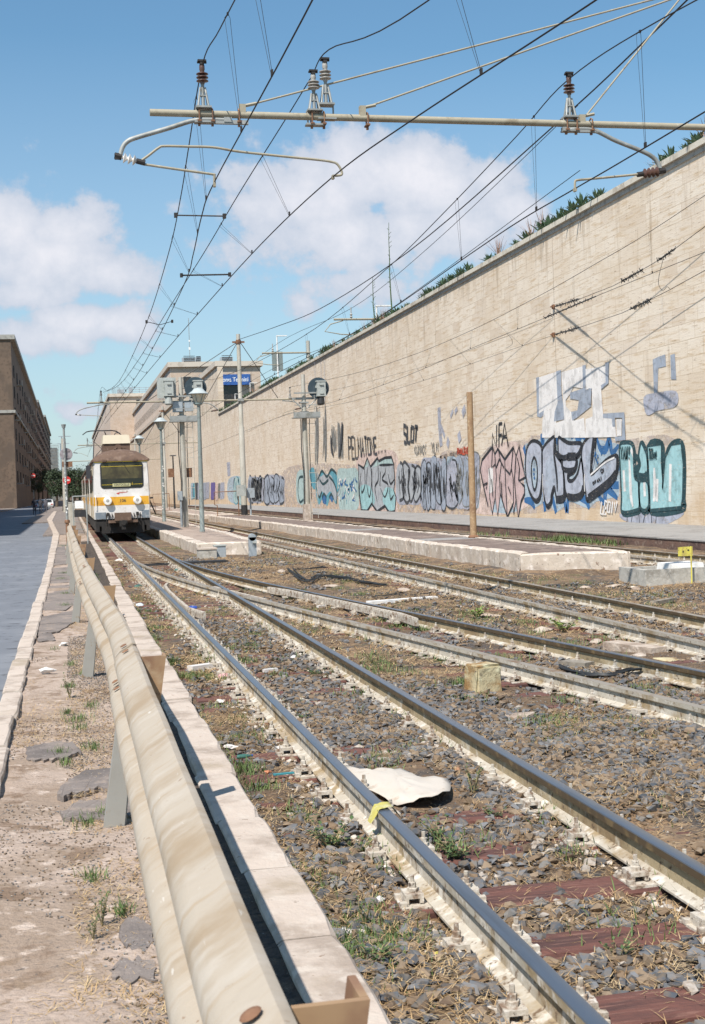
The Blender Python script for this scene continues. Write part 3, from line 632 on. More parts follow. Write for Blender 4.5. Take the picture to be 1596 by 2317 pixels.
# --- bubble pieces generated letter by letter
def piece(c, box, n, fill, line, w, lab, seed, hi=None, inner=1.0, squig=6, lw=.12, spread=.08):
    rr = random.Random(seed); (x0,y0,x1,y1) = box; g = Graf(c); dx = (x1-x0)/n
    g.fill('faint' if fill != 'faint' else 'sky', [(x0-4,y0+.1*(y1-y0)),(x0+.3*(x1-x0),y0-.02*(y1-y0)),(x1,y0+.06*(y1-y0)),(x1+5,y0+.5*(y1-y0)),(x1,y1),(x0+.5*(x1-x0),y1+.03*(y1-y0)),(x0-3,y1-.04*(y1-y0))], lay=2)
    for i in range(n):
        a, b = x0+dx*i, x0+dx*(i+1); t, u = y0+rr.uniform(-spread,spread)*(y1-y0), y1+rr.uniform(-spread,spread)*(y1-y0)
        e_ = lambda v: rr.uniform(-v, v)*dx
        L_ = [((a+b)/2+e_(.2), t), (b+e_(.15), t+rr.uniform(.05,.18)*(u-t)), (b+.22*dx*rr.random(), t+.35*(u-t)), (b+e_(.22), t+.6*(u-t)), (b+e_(.18), t+rr.uniform(.8,.95)*(u-t)), ((a+b)/2+e_(.2), u), (a+e_(.18), t+rr.uniform(.8,.95)*(u-t)), (a-.12*dx+e_(.15), t+.6*(u-t)), (a+e_(.2), t+.35*(u-t)), (a+e_(.15), t+rr.uniform(.05,.18)*(u-t))]
        g.fill(fill, L_, lay=3)
        if hi: g.fill(hi, [(p[0]*.55+.45*(a+b)/2, t+(p[1]-t)*.45+.05*(u-t)) for p in L_], lay=4)
        g.line(line, L_ if rr.random() < .5 else L_[:6+i%4], w*rr.uniform(.6,1), True if rr.random() < .3 else False, lay=6)
        for k in range(int(2*inner)):
            xx = rr.uniform(a+.25*dx, b-.2*dx); g.line(line, [(xx, t+rr.uniform(.12,.4)*(u-t)), (xx+rr.uniform(-.15,.15)*dx, t+.55*(u-t)), (xx+rr.uniform(-.1,.2)*dx, t+rr.uniform(.6,.88)*(u-t))], lw, lay=7, taper=True)
    for k in range(squig):
        xx = rr.uniform(x0+.1*(x1-x0), x1-.1*(x1-x0)); yy = rr.uniform(y0+.2*(y1-y0), y1-.25*(y1-y0)); h = (y1-y0)*.12; v = (x1-x0)/n*.3
        g.line(line, [(xx-v,yy-h),(xx,yy+h*.4),(xx+v*.6,yy-h*.3),(xx+v,yy+h)], lw*1.2, lay=8)
    g.done(lab)
piece(cR0, (672,262,882,615), 4, 'grey', 'darkgrey', .2, 'round grey bubble letters with sooty outline', 4, inner=1)
piece(cR0, (890,212,1112,655), 5, 'bluegrey', 'darkgrey', .1, 'slate coloured lettering covered in scribbles', 5, inner=2, squig=10)
piece(cR0, (1122,200,1215,640), 1, 'faint', 'darkgrey', .12, 'pair of tall grey ovals beside the rusty pole', 6, inner=2, squig=2)
piece(cR0, (1205,195,1330,650), 2, 'bluegrey', 'smoke', .1, 'dull grey block letters running behind the rusty pole', 7, inner=2, squig=4)
piece(cR0, (1345,170,1410,640), 1, 'faint', 'smoke', .1, 'faded grey letter just right of the rusty pole', 8, inner=2, squig=1)
g = Graf(cR0)
C1 = [(318,265),(370,300),(400,205),(430,285),(495,205),(505,235),(560,205),(620,200),(640,260),(650,420),(640,500),(662,560),(650,690),(600,700),(560,640),(490,690),(440,620),(400,685),(345,680),(325,520)]
g.fill('grey', C1, sm=False, lay=3)
g.fill('paleteal', [(500,245),(570,215),(620,215),(632,262),(560,268),(505,270)], lay=5)
g.fill('paleteal', [(372,300),(400,215),(410,280)], sm=False, lay=5); g.fill('paleteal', [(450,290),(492,220),(494,280)], sm=False, lay=5)
g.fill('teal', [(335,470),(420,460),(470,600),(400,670),(350,660)], lay=4); g.fill('teal', [(560,480),(640,500),(650,660),(600,680),(540,600)], lay=4)
g.line('black', C1, .17, True, False, lay=8)
for p in ([(375,300),(380,450),(350,520),(345,420)],[(405,290),(395,430),(420,560),(440,420),(432,290)],[(495,210),(500,400),(470,470),(490,600)],[(510,270),(560,268),(635,265)],[(565,290),(562,340),(535,400),(590,450),(560,560),(520,480)],[(590,350),(610,440),(645,400)],[(605,460),(610,580),(640,540)],[(440,300),(450,640)],[(345,340),(330,500),(350,660)],[(520,330),(515,460)]):
    g.line('black', p, .15, lay=9, taper=True)
g.done('grey and teal crown topped lettering with heavy black outline')
g = Graf(cG)
B1 = [(548,990),(560,1060),(590,1000),(625,1040),(655,990),(690,1020),(695,1120),(690,1225),(665,1190),(650,1165),(625,1240),(600,1180),(570,1230),(550,1160)]
g.fill('aqua', B1, lay=2); g.fill('grey', [(556,1010),(580,1040),(610,1020),(650,1030),(672,1080),(690,1150),(682,1210),(650,1140),(615,1170),(590,1140),(560,1180),(552,1100)], lay=3)
g.fill('blue', [(590,1170),(605,1155),(620,1172),(618,1225),(596,1215)], lay=4); g.fill('blue', [(640,1175),(655,1160),(668,1175),(660,1215)], lay=4)
for p in ([(548,990),(560,1060),(590,1000),(625,1040),(655,990),(690,1020)],[(560,1030),(552,1100),(572,1180),(590,1140)],[(640,1040),(672,1080),(692,1150),(690,1225)],[(575,1060),(600,1090),(635,1060)],[(592,1180),(605,1155),(622,1180)],[(640,1180),(655,1158),(670,1190)]): g.line('tealk', p, .2, lay=8)
g.fill('paleteal', [(420,1020),(468,1010),(470,1215),(440,1225),(418,1180)], lay=2); g.line('tealk', [(462,1040),(436,1050),(428,1130),(440,1210),(465,1195)], .2, lay=8)
g.fill('aqua', [(505,1000),(538,985),(545,1120),(520,1100)], lay=2)
g.done('blue and grey wavy piece behind the signal ladder')
g = Graf(cG)
g.fill('paleteal', [(698,995),(760,985),(830,990),(838,1120),(835,1255),(760,1265),(712,1262),(700,1130)], lay=2)
rr = random.Random(9)
for k in range(38):
    x = rr.uniform(702,825); y = rr.uniform(1040,1180); g.line(rr.choice(['blue','white','sky','aqua']), [(x,y),(x+rr.uniform(-14,14),y+rr.uniform(10,30)),(x+rr.uniform(-16,16),y+rr.uniform(20,50))], .14, lay=4+k%6)
g.done('pale green patch with blue and white scribble')
piece(cG, (200,1030,330,1225), 4, 'bluegrey', 'darkgrey', .22, 'small slate bubble letters right of the tall mast', 12, inner=2, squig=3)
piece(cG, (112,1055,198,1200), 3, 'faint', 'smoke', .2, 'small faded grey letters beside the tall mast', 13, inner=2, squig=2)
piece(cG, (-5,1050,50,1220), 2, 'paleteal', 'aqua', .15, 'pale blue green letters behind the tall mast', 14, inner=2, squig=2)
g = Graf(cH); rr = random.Random(21)
for x0, x1, k in ((600,630,'sky'),(625,655,'aqua'),(655,690,'darkgrey'),(690,725,'faint'),(760,800,'bluegrey'),(800,845,'faint'),(870,925,'purple'),(930,965,'rose'),(970,1000,'smoke'),(1000,1050,'faint')):
    for j in range(3):
        t = rr.uniform(560,620); b = rr.uniform(740,800); a = x0+rr.uniform(-4,4); e = x1+rr.uniform(-4,4); g.fill(k, [(a,t),(e,t-6),(e,b),(a,b+10)], sm=False, lay=2+j)
g.fill('sky', [(1110,520),(1290,500),(1285,830),(1110,800)], lay=2); g.fill('faint', [(1085,290),(1130,285),(1135,470),(1098,480)], sm=False, lay=3)
g.done('row of small worn colour panels at the far end of the wall')
for c, box, n, s, lab in ((cH,(1380,490,1560,830),5,31,'far grey scribbled letters left of the mast base'),):
    piece(c, box, n, 'bluegrey', 'darkgrey', .25, lab, s, inner=2, squig=3)
# ---------------- station buildings ----------------
M['glassdark'] = mat('dark_glass', (.03,.028,.03), [((.06,.045,.04), 2, .5, .6)], .2)
M['bluesign'] = mat('blue_sign', (.03,.10,.33), [((.04,.13,.38), 3, .5, .6)], .5)
M['signwhite'] = mat('sign_white', (.75,.78,.82), rough=.6)
M['roofstone'] = mat('roof_edge', (.57,.50,.42), [((.46,.40,.33), 1, .5, .6)], .85)
def bl(name, loc, lab, cat='building', group=None): return empty(name, loc, lab, cat, group)
def text(body, size, mt, loc, rot, parent, name='lettering', ext=.004, align='CENTER', bold=False, sx=1.0):
    cu = bpy.data.curves.new(name, 'FONT'); cu.body = body; cu.size = size; cu.extrude = ext; cu.align_x = align; cu.align_y = 'CENTER'
    if bold: cu.offset = size*.012
    o = bpy.data.objects.new('tmp', cu); COL.objects.link(o)
    dg = bpy.context.evaluated_depsgraph_get(); me = bpy.data.meshes.new_from_object(o.evaluated_get(dg)); bpy.data.objects.remove(o)
    me.materials.clear(); me.materials.append(mt); me.name = name
    n = bpy.data.objects.new(name, me); COL.objects.link(n); n.parent = parent; n.location = loc; n.rotation_euler = rot; n.scale = (sx,1,1)
    return n
# A: lower station block continuing the wall plane
b = bl('station_building', (XW, 164.4, 0), 'lower travertine station block that continues the line of the wall')
def bp(m, name, mt, par_): o = m.build(name, mt); o.parent = par_; o.location = -par_.location; return o
m = MB(); m.bx(XW+.02, XW+.7, 164.35, 600, -.3, 17.2); bp(m, 'wall', M['travertine'], b)
m = MB(); m.bx(XW-.25, XW+.85, 164.3, 600, 17.202, 17.85); bp(m, 'roof_edge', M['roofstone'], b)
m = MB(); m.bx(XW+.0, 60, 163.9, 164.33, 11.0, 11.3); bp(m, 'ledge', M['coping'], b)
# B: tall pale block
b = bl('station_building', (20.2, 258, 0), 'tall pale station block with blue sign and a row of small windows', group='station buildings')
m = MB(); m.bx(20.05, 37.5, 258, 640, 0, 26.0); o = bp(m, 'wall', M['travertine_front'], b)
m = MB(); m.bx(19.98, 20.045, 258.02, 640, 16, 26.0); bp(m, 'side_wall', M['travertine_pale'], b)
m = MB(); m.bx(19.5, 38.0, 257.4, 640, 26.002, 26.95); bp(m, 'roof_edge', M['roofstone'], b)
for k, (x0, x1, z0, z1) in enumerate(((22.4,23.9,22.1,24.1),(34.4,35.5,22.3,24.4))):
    m = MB(); m.bx(x0-.15, x1+.15, 257.9, 257.99, z0-.15, z1+.15); o = bp(m, 'window_frame', M['roofstone'], b)
    m = MB(); m.bx(x0, x1, 257.84, 257.89, z0, z1); bp(m, 'window', M['glassdark'], b)
m = MB(); m.bx(19.93, 19.975, 0, .8, 0, 1.9); w0 = m.build('window', M['glassdark']); w0.parent = b; w0.location = Vector((0, 266, 20.6))-b.location
for k in range(1, 46):
    w = w0.copy(); COL.objects.link(w); w.parent = b; w.location = Vector((0, 266+k*4.0, 20.6))-b.location
m = MB(); m.bx(29.6, 33.4, 257.85, 257.96, 12, 22.5); bp(m, 'glazing', M['glassdark'], b)
# sign with the station name
s = empty('station_sign', (31.0, 256.9, 23.3), 'blue station name sign reading Roma Termini in white letters', 'sign')
m = MB(); m.bx(-5.6, 4.3, 0, .25, -1.0, 1.05); m.build('panel', M['bluesign'], s)
text('Roma Termini', 1.18, M['signwhite'], (1.15, -.03, 0), (R_(90), 0, 0), s, sx=.82, bold=True)
def rooftop(loc, lab, d=(2.2,2,1.5)):
    u = empty('rooftop_unit', loc, lab, 'air conditioner', 'rooftop units')
    m = MB(); m.box((0,0,d[2]/2+.2), d); m.build('casing', M['greybox'], u)
    m = MB(); 
    for k in range(4): m.box((0,-d[1]/2-.05,.45+k*.33), (d[0]*.85,.06,.12))
    m.build('louvre', M['blackmetal'], u); m = MB()
    for sx in (-1,1):
        for sy in (-1,1): m.box((sx*d[0]*.42, sy*d[1]*.42, .1), (.12,.12,.2))
    m.build('feet', M['blackmetal'], u)
rooftop((24.0,262,26.95), 'boxy grey unit on the roof left of the mast top', (2.6,2,1.0)); rooftop((31.4,262,26.95), 'boxy grey unit on the roof above the blue sign', (2.4,2,1.0)); rooftop((25.9,262.5,26.95), 'small white dome shaped unit on the roof edge', (1,1,1.2))
a = empty('antenna', (24.6,266,26.95), 'thin lattice antenna mast on the tall block roof', 'antenna'); m = MB(); m.tube([(0,0,0),(0,0,9.5)], .06, 5); m.build('mast', M['steel_grey'], a)
m = MB(); m.box((0,0,3.5),(.35,.1,.5)); m.box((0,0,5),(.3,.1,.3)); m.build('aerial', M['whitepaint'], a)
# C: far tower
b = bl('station_building', (13, 406, 0), 'farthest station tower with a railing of equipment on its roof')
m = MB(); m.bx(13, 40, 406, 700, 0, 31.3); bp(m, 'wall', M['travertine_front'], b)
m = MB(); m.bx(12.95, 12.995, 406.02, 700, 0, 31.3); bp(m, 'side_wall', M['travertine_pale'], b)
m = MB(); m.bx(12.5, 40.4, 405.4, 700, 31.302, 32.3); bp(m, 'roof_edge', M['roofstone'], b)
for x in (20.9, 25.0): m = MB(); m.bx(x, x+1.6, 405.9, 405.99, 28.6, 30.3); bp(m, 'window', M['glassdark'], b)
m = MB()
for z in (32.9,33.5,34.1): m.bx(14.0, 25.4, 408, 408.15, z, z+.14)
for x in range(14, 26, 2): m.bx(x, x+.12, 408, 408.15, 32.3, 34.2)
m.bx(15.5,17.5,409,411,32.3,33.8); m.bx(19,20,409,411,32.3,34.4); bp(m, 'roof_railing', M['greybox'], b)
# lower link wing seen between train and wall
b = bl('station_wing', (8.5, 152, 0), 'low dark station annex with air conditioners behind the train')
m = MB(); m.bx(6.3, 8.4, 152, 175, 3.2, 3.6); bp(m, 'canopy', M['concrete'], b)
m = MB(); m.bx(6.5, 8.3, 158, 175, 0, 3.19); bp(m, 'wall', M['blackmetal'], b)
m = MB(); m.bx(6.4, 8.4, 156, 175, 3.61, 6.2); bp(m, 'upper_wall', M['travertine_front'], b)
for x in (6.5,7.4):
    u = empty('air_conditioner', (x+.4,153.2,3.62), 'white air conditioner box on the low annex canopy, '+('beside the train' if x < 7 else 'nearer the lamp post'), 'air conditioner', 'annex units')
    m = MB(); m.box((0,0,.75),(.8,.6,1.4)); m.build('casing', M['whitepaint' if x < 7 else 'blackmetal'], u); m = MB(); m.lathe([(.28,0),(.28,.05)], (0,-.31,1.05), 12, 'Y'); m.lathe([(.28,0),(.28,.05)], (0,-.31,.42), 12, 'Y'); m.build('fan', M['blackmetal' if x < 7 else 'greybox'], u)
# ---------------- street buildings on the left ----------------
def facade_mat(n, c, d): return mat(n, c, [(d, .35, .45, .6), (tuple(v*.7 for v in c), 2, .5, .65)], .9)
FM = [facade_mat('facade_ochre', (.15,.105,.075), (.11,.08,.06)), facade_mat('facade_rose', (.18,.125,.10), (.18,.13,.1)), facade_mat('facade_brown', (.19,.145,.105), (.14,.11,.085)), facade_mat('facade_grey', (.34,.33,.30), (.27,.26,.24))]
def street_block(x, y0, y1, h, mt, lab, nw=None, bal=True):
    b = empty('apartment_building', (x, y0, 0), lab, 'building', 'street buildings')
    m = MB(); m.bx(-18, 0, 0, y1-y0, 0, h-.8); m.build('wall', mt, b)
    m = MB(); m.bx(-18.2, .7, -.3, y1-y0+.1, h-.798, h); m.bx(-18.1,.35,-.2,y1-y0+.05,h*.55,h*.55+.5); m.build('cornice', FM[3], b)
    m = MB(); m.bx(-16, -3, 1, y1-y0-1, h+.002, h+2.2); m.build('roof', FM[2], b)
    fl = max(3, int((h-5)/3.8)); n = nw or min(12, int((y1-y0)/5)); st = (y1-y0)/n
    m = MB(); m.bx(-.01,.05,-.6,.6,0,2.1); m.bx(.05,.12,-.95,-.62,0,2.1); m.bx(.05,.12,.62,.95,0,2.1); wm = m.build('window', M['blackmetal'], b); first = True
    m = MB(); m.bx(.0,1.0,-1.3,1.3,0,.18); m.bx(.94,1.0,-1.3,1.3,.18,1.1); bm_ = m.build('balcony', FM[3], b); fb = True
    cnt = 0
    for f in range(fl):
        for k in range(n):
            if cnt >= 96: break
            cnt += 1
            o = wm if first else wm.copy(); 
            if not first: COL.objects.link(o)
            first = False; o.location = (0, (k+.5)*st, 4.6+f*3.8)
            if bal and (k+f) % 3 == 0:
                q = bm_ if fb else bm_.copy()
                if not fb: COL.objects.link(q)
                fb = False; q.location = (0, (k+.5)*st, 4.3+f*3.8)
    return b
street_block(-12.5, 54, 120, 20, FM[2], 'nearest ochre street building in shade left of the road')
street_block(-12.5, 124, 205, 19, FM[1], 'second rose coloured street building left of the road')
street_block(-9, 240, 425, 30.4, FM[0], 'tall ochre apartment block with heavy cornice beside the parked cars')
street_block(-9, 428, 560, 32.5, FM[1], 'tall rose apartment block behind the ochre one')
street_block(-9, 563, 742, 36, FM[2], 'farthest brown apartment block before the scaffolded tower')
b = empty('scaffolded_building', (-10, 800, 0), 'grey tower block wrapped in scaffolding at the end of the street', 'building')
m = MB(); m.bx(0, 4.2, .5, 30, 0, 31); m.build('wall', FM[3], b)
m = MB()
for z in range(0, 33, 2): m.bx(-.2, 4.9, -.6, -.4, z, z+.22)
for k in range(8): m.bx(-.2+k*.7, -.05+k*.7, -.7, -.5, 0, 33.5)
for z in range(0, 33, 2): m.bx(4.6, 4.8, -.5, 30, z, z+.22)
m.build('scaffolding', M['steel_grey'], b)
b = empty('far_building', (-1.5, 900, 0), 'distant pinkish building with flat roof behind the street trees', 'building')
m = MB(); m.bx(-3, 12, 0, 20, 0, 15); m.build('wall', FM[1], b); m = MB(); m.bx(-3.3, 12.3, -.3, 20, 15.002, 16); m.bx(-1,3,2,8,16,22); m.build('roof', FM[3], b)
b = empty('far_building', (9, 1000, 0), 'distant low grey building beyond the end of the tracks', 'building')
m = MB(); m.bx(-3, 60, 0, 20, 0, 12); m.build('wall', FM[3], b); m = MB(); m.bx(-3.3, 60, -.3, 20, 12.002, 13); m.build('roof', FM[2], b)
b = empty('far_building', (-40, 1000, 0), 'distant brown building closing the street on the left', 'building')
m = MB(); m.bx(-60, 36, 0, 20, 0, 14); m.build('wall', FM[2], b); m = MB(); m.bx(-60.3, 36.3, -.3, 20, 14.002, 15); m.build('roof', FM[3], b)
for i,(x,h) in enumerate(((-3.5,42),(-4.6,38))):
    c = empty('tower_crane', (x, 900+i*20, 0), ('taller' if i==0 else 'shorter')+' thin crane mast at the end of the street', 'crane'); m = MB(); m.tube([(0,0,0),(0,0,h)], .35, 4); m.build('mast', M['greybox'], c); m = MB(); m.box((2,0,h),(8,.4,.5)); m.build('jib', M['greybox'], c)
# ---------------- tracks ----------------
def railmat():
    m = mat('rail_whitewashed', (.44,.40,.335), [((.30,.225,.13), 3.2, .45, .64), ((.62,.58,.52), 12, .5, .7), ((.15,.10,.06), 22, .55, .68), ((.27,.20,.12), 1.1, .52, .70)], .85, bump=(40, .5, .006)); return m
M['rail_web'] = railmat()
M['rail_rust'] = mat('rail_rusty', (.20,.135,.085), [((.34,.25,.15), 6, .5, .68), ((.12,.075,.05), 15, .5, .7)], .75)
M['rail_top'] = mat('rail_polished', (.22,.24,.275), [((.15,.15,.155), 1.5, .55, .75, (4,.3,1))], .30, .75)
M['rail_top_dull'] = mat('rail_dull', (.33,.29,.24), [((.24,.16,.10), 4, .5, .7)], .55, .3)
M['sleeper'] = mat('sleeper_wood', (.135,.055,.042), [((.075,.035,.03), 5, .45, .65, (.3,3,1)), ((.21,.11,.085), 16, .52, .7, (.25,5,1)), ((.05,.03,.025), 22, .6, .7, (.2,6,1))], .9, bump=(14, .8, .02))
M['chair_white'] = mat('chair_whitewashed', (.47,.42,.35), [((.20,.13,.085), 14, .46, .64), ((.62,.58,.52), 30, .5, .7), ((.09,.06,.045), 38, .58, .68)], .9, bump=(50,.5,.006))
HEADR = [(-.032,0),(.032,0)]
M['rail_yellow'] = mat('rail_stained', (.34,.27,.165), [((.22,.155,.085), 3, .45, .64), ((.50,.45,.36), 8, .52, .7), ((.11,.075,.045), 20, .55, .68)], .85, bump=(40,.5,.006))
M['rail_head_dark'] = mat('rail_head_dark', (.10,.07,.04), [((.20,.14,.07), 9, .5, .66)], .7, .2)
def rail(path, dull=False, parent=None, white=False):
    # foot, web, head ring; separate strips so the running surface has its own metal
    prof = [(-.062,-.148),(.062,-.148),(.062,-.138),(.012,-.118),(.008,-.05),(.031,-.036),(.033,-.004),(-.033,-.004),(-.031,-.036),(-.008,-.05),(-.012,-.118),(-.062,-.138)]
    m = MB(); m.sweep(prof, path); n = len(prof)
    mats = [M['rail_web'], M['rail_rust']] if white else [M['rail_web'], M['rail_rust'], M['rail_yellow'], M['rail_head_dark']]
    side = {5:1, 7:0, 4:1, 3:0}
    for fi in range(len(m.f)):
        k = fi % n if fi < (len(path)-1)*n else 0
        m.m[fi] = (1 if k in (4,5,6) else 0) if white else {4:3,5:3,6:3,7:3,8:3,9:2,3:2,2:2}.get(k, 0)
    o = m.build('rail', mats, parent)
    m = MB(); m.sweep([(-.033,-.0038),(.033,-.0038),(.030,.001),(.02,.003),(-.02,.003),(-.030,.001)], path)
    h = m.build('running_surface', M['rail_top_dull'] if dull else M['rail_top'], o, smooth=True)
    return o
def chair_mesh():
    m = MB()
    m.box((0,0,-.145),(.30,.15,.012))
    for s in (-1,1):
        m.box((s*.098,0,-.113),(.066,.078,.014)); m.box((s*.125,0,-.130),(.014,.078,.022)); m.box((s*.072,0,-.127),(.014,.078,.016))
        m.lathe([(.020,0),(.020,.012),(.014,.014),(.014,.03),(.008,.032),(.008,.052)], (s*.097,0,-.106), 6)
        m.box((s*.140,.045,-.134),(.024,.024,.016)); m.box((s*.140,-.045,-.134),(.024,.024,.016))
    me = m.build('rail_chair', M['chair_white']); return me
CH = chair_mesh(); CHM = CH.data; bpy.data.objects.remove(CH)
def sleeper_mesh(L_=1.95, seed=0):
    rr = random.Random(seed); m = MB(); n = 10; prof = [(-.11,-.30),(.11,-.30),(.112,-.165),(.10,-.150),(.04,-.153),(-.03,-.149),(-.10,-.152),(-.112,-.166)]
    vs = []
    for i in range(n+1):
        x = -L_/2+L_*i/n; vs += [(x+(rr.uniform(-.02,.02) if i in (0,n) else 0), y+rr.uniform(-.006,.006), z+rr.uniform(-.005,.003)) for y, z in prof]
    k = len(prof); fs = [(i*k+j,(i+1)*k+j,(i+1)*k+(j+1)%k,i*k+(j+1)%k) for i in range(n) for j in range(k)]+[tuple(range(k)),tuple(range(n*k,n*k+k))[::-1]]
    m.add(vs, fs); o = m.build('sleeper', M['sleeper']); me = o.data; bpy.data.objects.remove(o); return me
SL = [sleeper_mesh(1.95, s) for s in range(5)]; SLL = [sleeper_mesh(3.1, s+9) for s in range(2)]
def track(name, label, rails, ctr, y0, y1, step, chairs_to, dull=(False, False), gauge=1.0, wide=None, rail_x=None, lift=0, rzf=None, group=None):
    t = empty(name, (0,0,0), label, 'railway track', group)
    for i_, (r, d) in enumerate(zip(rails, dull)): rail(r, d, t, white=(i_ == 0))
    y = y0; k = 0
    rr = random.Random(int(y0*10)+3)
    while y < y1 and k < 98:
        x = ctr(y); rz = rzf(y) if rzf else 0
        me = SL[k % 5]
        if wide and wide[0] < y < wide[1]: me = SLL[k % 2]; xs_ = x+.45
        else: xs_ = x
        s = bpy.data.objects.new('sleeper', me); COL.objects.link(s); s.parent = t; s.location = (xs_, y, lift+rr.uniform(-.006,.004)); s.rotation_euler.z = rz+rr.uniform(-.012,.012)
        if y < chairs_to:
            for sx in (-1, 1):
                c = bpy.data.objects.new('rail_chair', CHM); COL.objects.link(c); c.parent = s
                off = Vector((sx*gauge/2+(x-xs_), 0, 0)); c.location = (off.x/math.cos(rz), 0, .034); c.scale = (1.2,1.3,1.28); c.rotation_euler.z = -(s.rotation_euler.z)+rz+rr.uniform(-.06,.06)
        y += step*(1+rr.uniform(-.05,.05)); k += 1
    if y < y1:
        m = MB()
        while y < y1: m.box((ctr(y), y, -.22),(1.95,.22,.14)); y += step
        o = m.build('sleeper', M['sleeper'], t); o['kind'] = 'stuff'
    return t
def line_(x, y0, y1, st=4): return [(x, y0+(y1-y0)*i/max(1,int((y1-y0)/st))) for i in range(max(1,int((y1-y0)/st))+1)]
track('railway_track', 'straight track nearest the kerb that the train stands on, with polished rails', [line_(1.462,-1,140), line_(2.462,-1,140)], lambda y: 1.962, .72, 104, .66, 48, gauge=1.0)
# branch: starts as switch blades at Y about 34 and crosses the right rail at the frog
def br(off, y0, y1, z=0):
    out = []; y = y0
    while y <= y1:
        dy = .01; s = (track_c(y+dy)-track_c(y-dy))/(2*dy); l = math.hypot(1, s); out.append((track_c(y)+off/l, y-off*s/l, z)); y += .8
    return out
bl_ = br(-.5, 0, 33.5, -.004); br_ = br(.5, 0, 35.2, -.004)
track('branch_track', 'branch track curving off to the right through the points, left rail painted white', [bl_, br_], track_c, 3.0, 20.3, .68, 21, dull=(True, False), gauge=1.0, rzf=lambda y: -math.atan((track_c(y+.1)-track_c(y-.1))/.2)*.9)
t3 = lambda y: 6.44
track('railway_track', 'middle track running along the foot of the dark platform', [line_(5.92,4,140), line_(6.98,4,140)], t3, 7.0, 90, .66, 48, dull=(True, True), gauge=1.06)
track('railway_track', 'farthest track between the dark platform and the wall walkway', [line_(11.35,14,165), line_(12.3,14,165)], lambda y: 11.82, 18, 100, .68, 40, dull=(True, True), gauge=.95)
# check rails and frog pieces of the turnout
def checkrail(pts, lab):
    o = empty('check_rail', (pts[0][0], pts[0][1], 0), lab, 'check rail')
    m = MB(); m.sweep([(-.022,-.11),(.022,-.11),(.026,-.035),(.022,-.012),(-.022,-.012),(-.026,-.035)], [(p[0]-pts[0][0], p[1]-pts[0][1]) for p in pts]); m.build('bar', [M['chair_white']], o)
    m = MB(); 
    for p in pts[1:-1]: m.box((p[0]-pts[0][0], p[1]-pts[0][1], -.13),(.16,.12,.03))
    m.build('bracket', M['chair_white'], o)
checkrail([(1.72,17.9),(1.585,18.8),(1.57,20.5),(1.57,22.5),(1.60,23.6),(1.68,24.2)], 'short flared bar beside the left rail of the points')
q = br(.40, 15.5, 22.0); checkrail([(q[0][0]-.1,q[0][1])]+[p[:2] for p in q[1:-1]]+[(q[-1][0]-.08,q[-1][1])], 'white painted bar inside the right rail of the branch')
q = br(-.40, 19.6, 23.2); checkrail([p[:2] for p in q], 'white wing rail at the crossing of the points')
# stretcher rods and plates of the points
o = empty('point_rod', (1.96,32.5,0), 'dark steel rods and plate linking the blades of the points', 'point rod')
m = MB(); m.box((0,0,-.12),(1.5,.05,.03)); m.box((.75,.4,-.12),(2.2,.04,.03)); m.box((1.2,.1,-.10),(1.1,.4,.05)); m.build('rod', M['blackmetal'], o)
for k in range(5): m = MB(); m.box((0, 1.2+k*1.0, -.10),(1.3,.22,.03)); m.build('plate', M['rail_rust'], o)
# ---------------- train ----------------
M['tr_white'] = mat('train_white', (.66,.63,.60), [((.50,.46,.40), 2.5, .5, .7), ((.70,.67,.64), 8, .5, .7), ((.34,.27,.20), 5, .64, .74)], .45)
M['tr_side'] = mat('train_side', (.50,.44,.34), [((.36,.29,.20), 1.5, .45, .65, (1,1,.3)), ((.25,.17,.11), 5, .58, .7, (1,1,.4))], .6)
M['tr_orange'] = mat('train_orange', (.66,.35,.03), [((.48,.22,.03), 3, .5, .7)], .45)
M['tr_yellow'] = mat('train_yellow', (.68,.50,.03), [((.50,.36,.04), 4, .5, .7)], .45)
M['tr_roof'] = mat('train_roof', (.13,.08,.055), [((.20,.135,.10), 4, .5, .7), ((.10,.06,.045), 9, .5, .7), ((.4,.36,.33), 22, .66, .72)], .85)
M['tr_blue'] = mat('train_skirt', (.16,.19,.22), [((.30,.31,.32), 6, .5, .7)], .6)
M['tr_under'] = mat('underframe', (.018,.016,.015), [((.035,.028,.024), 8, .5, .7)], .85)
M['tr_glass'] = mat('train_glass', (.012,.013,.012), [((.03,.027,.018), 1.6, .42, .62)], .10, spec=.6)
M['tr_cream'] = mat('roof_box_cream', (.56,.49,.37), [((.5,.42,.3), 3, .5, .7)], .7)
M['destin'] = mat('destination_yellow', (.50,.47,.25), rough=.6)
M['ink'] = mat('ink', (.03,.03,.035), rough=.7)
M['redmark'] = mat('red_mark', (.5,.05,.04), rough=.6)
M['beige_back'] = mat('cab_curtain', (.035,.03,.016), [((.08,.07,.03), 2, .4, .6)], .8)
YF = 51.0; XC = 1.96
tr = empty('train', (XC, YF, 0), 'white and orange narrow train number 106 bound for Centocelle', 'train')
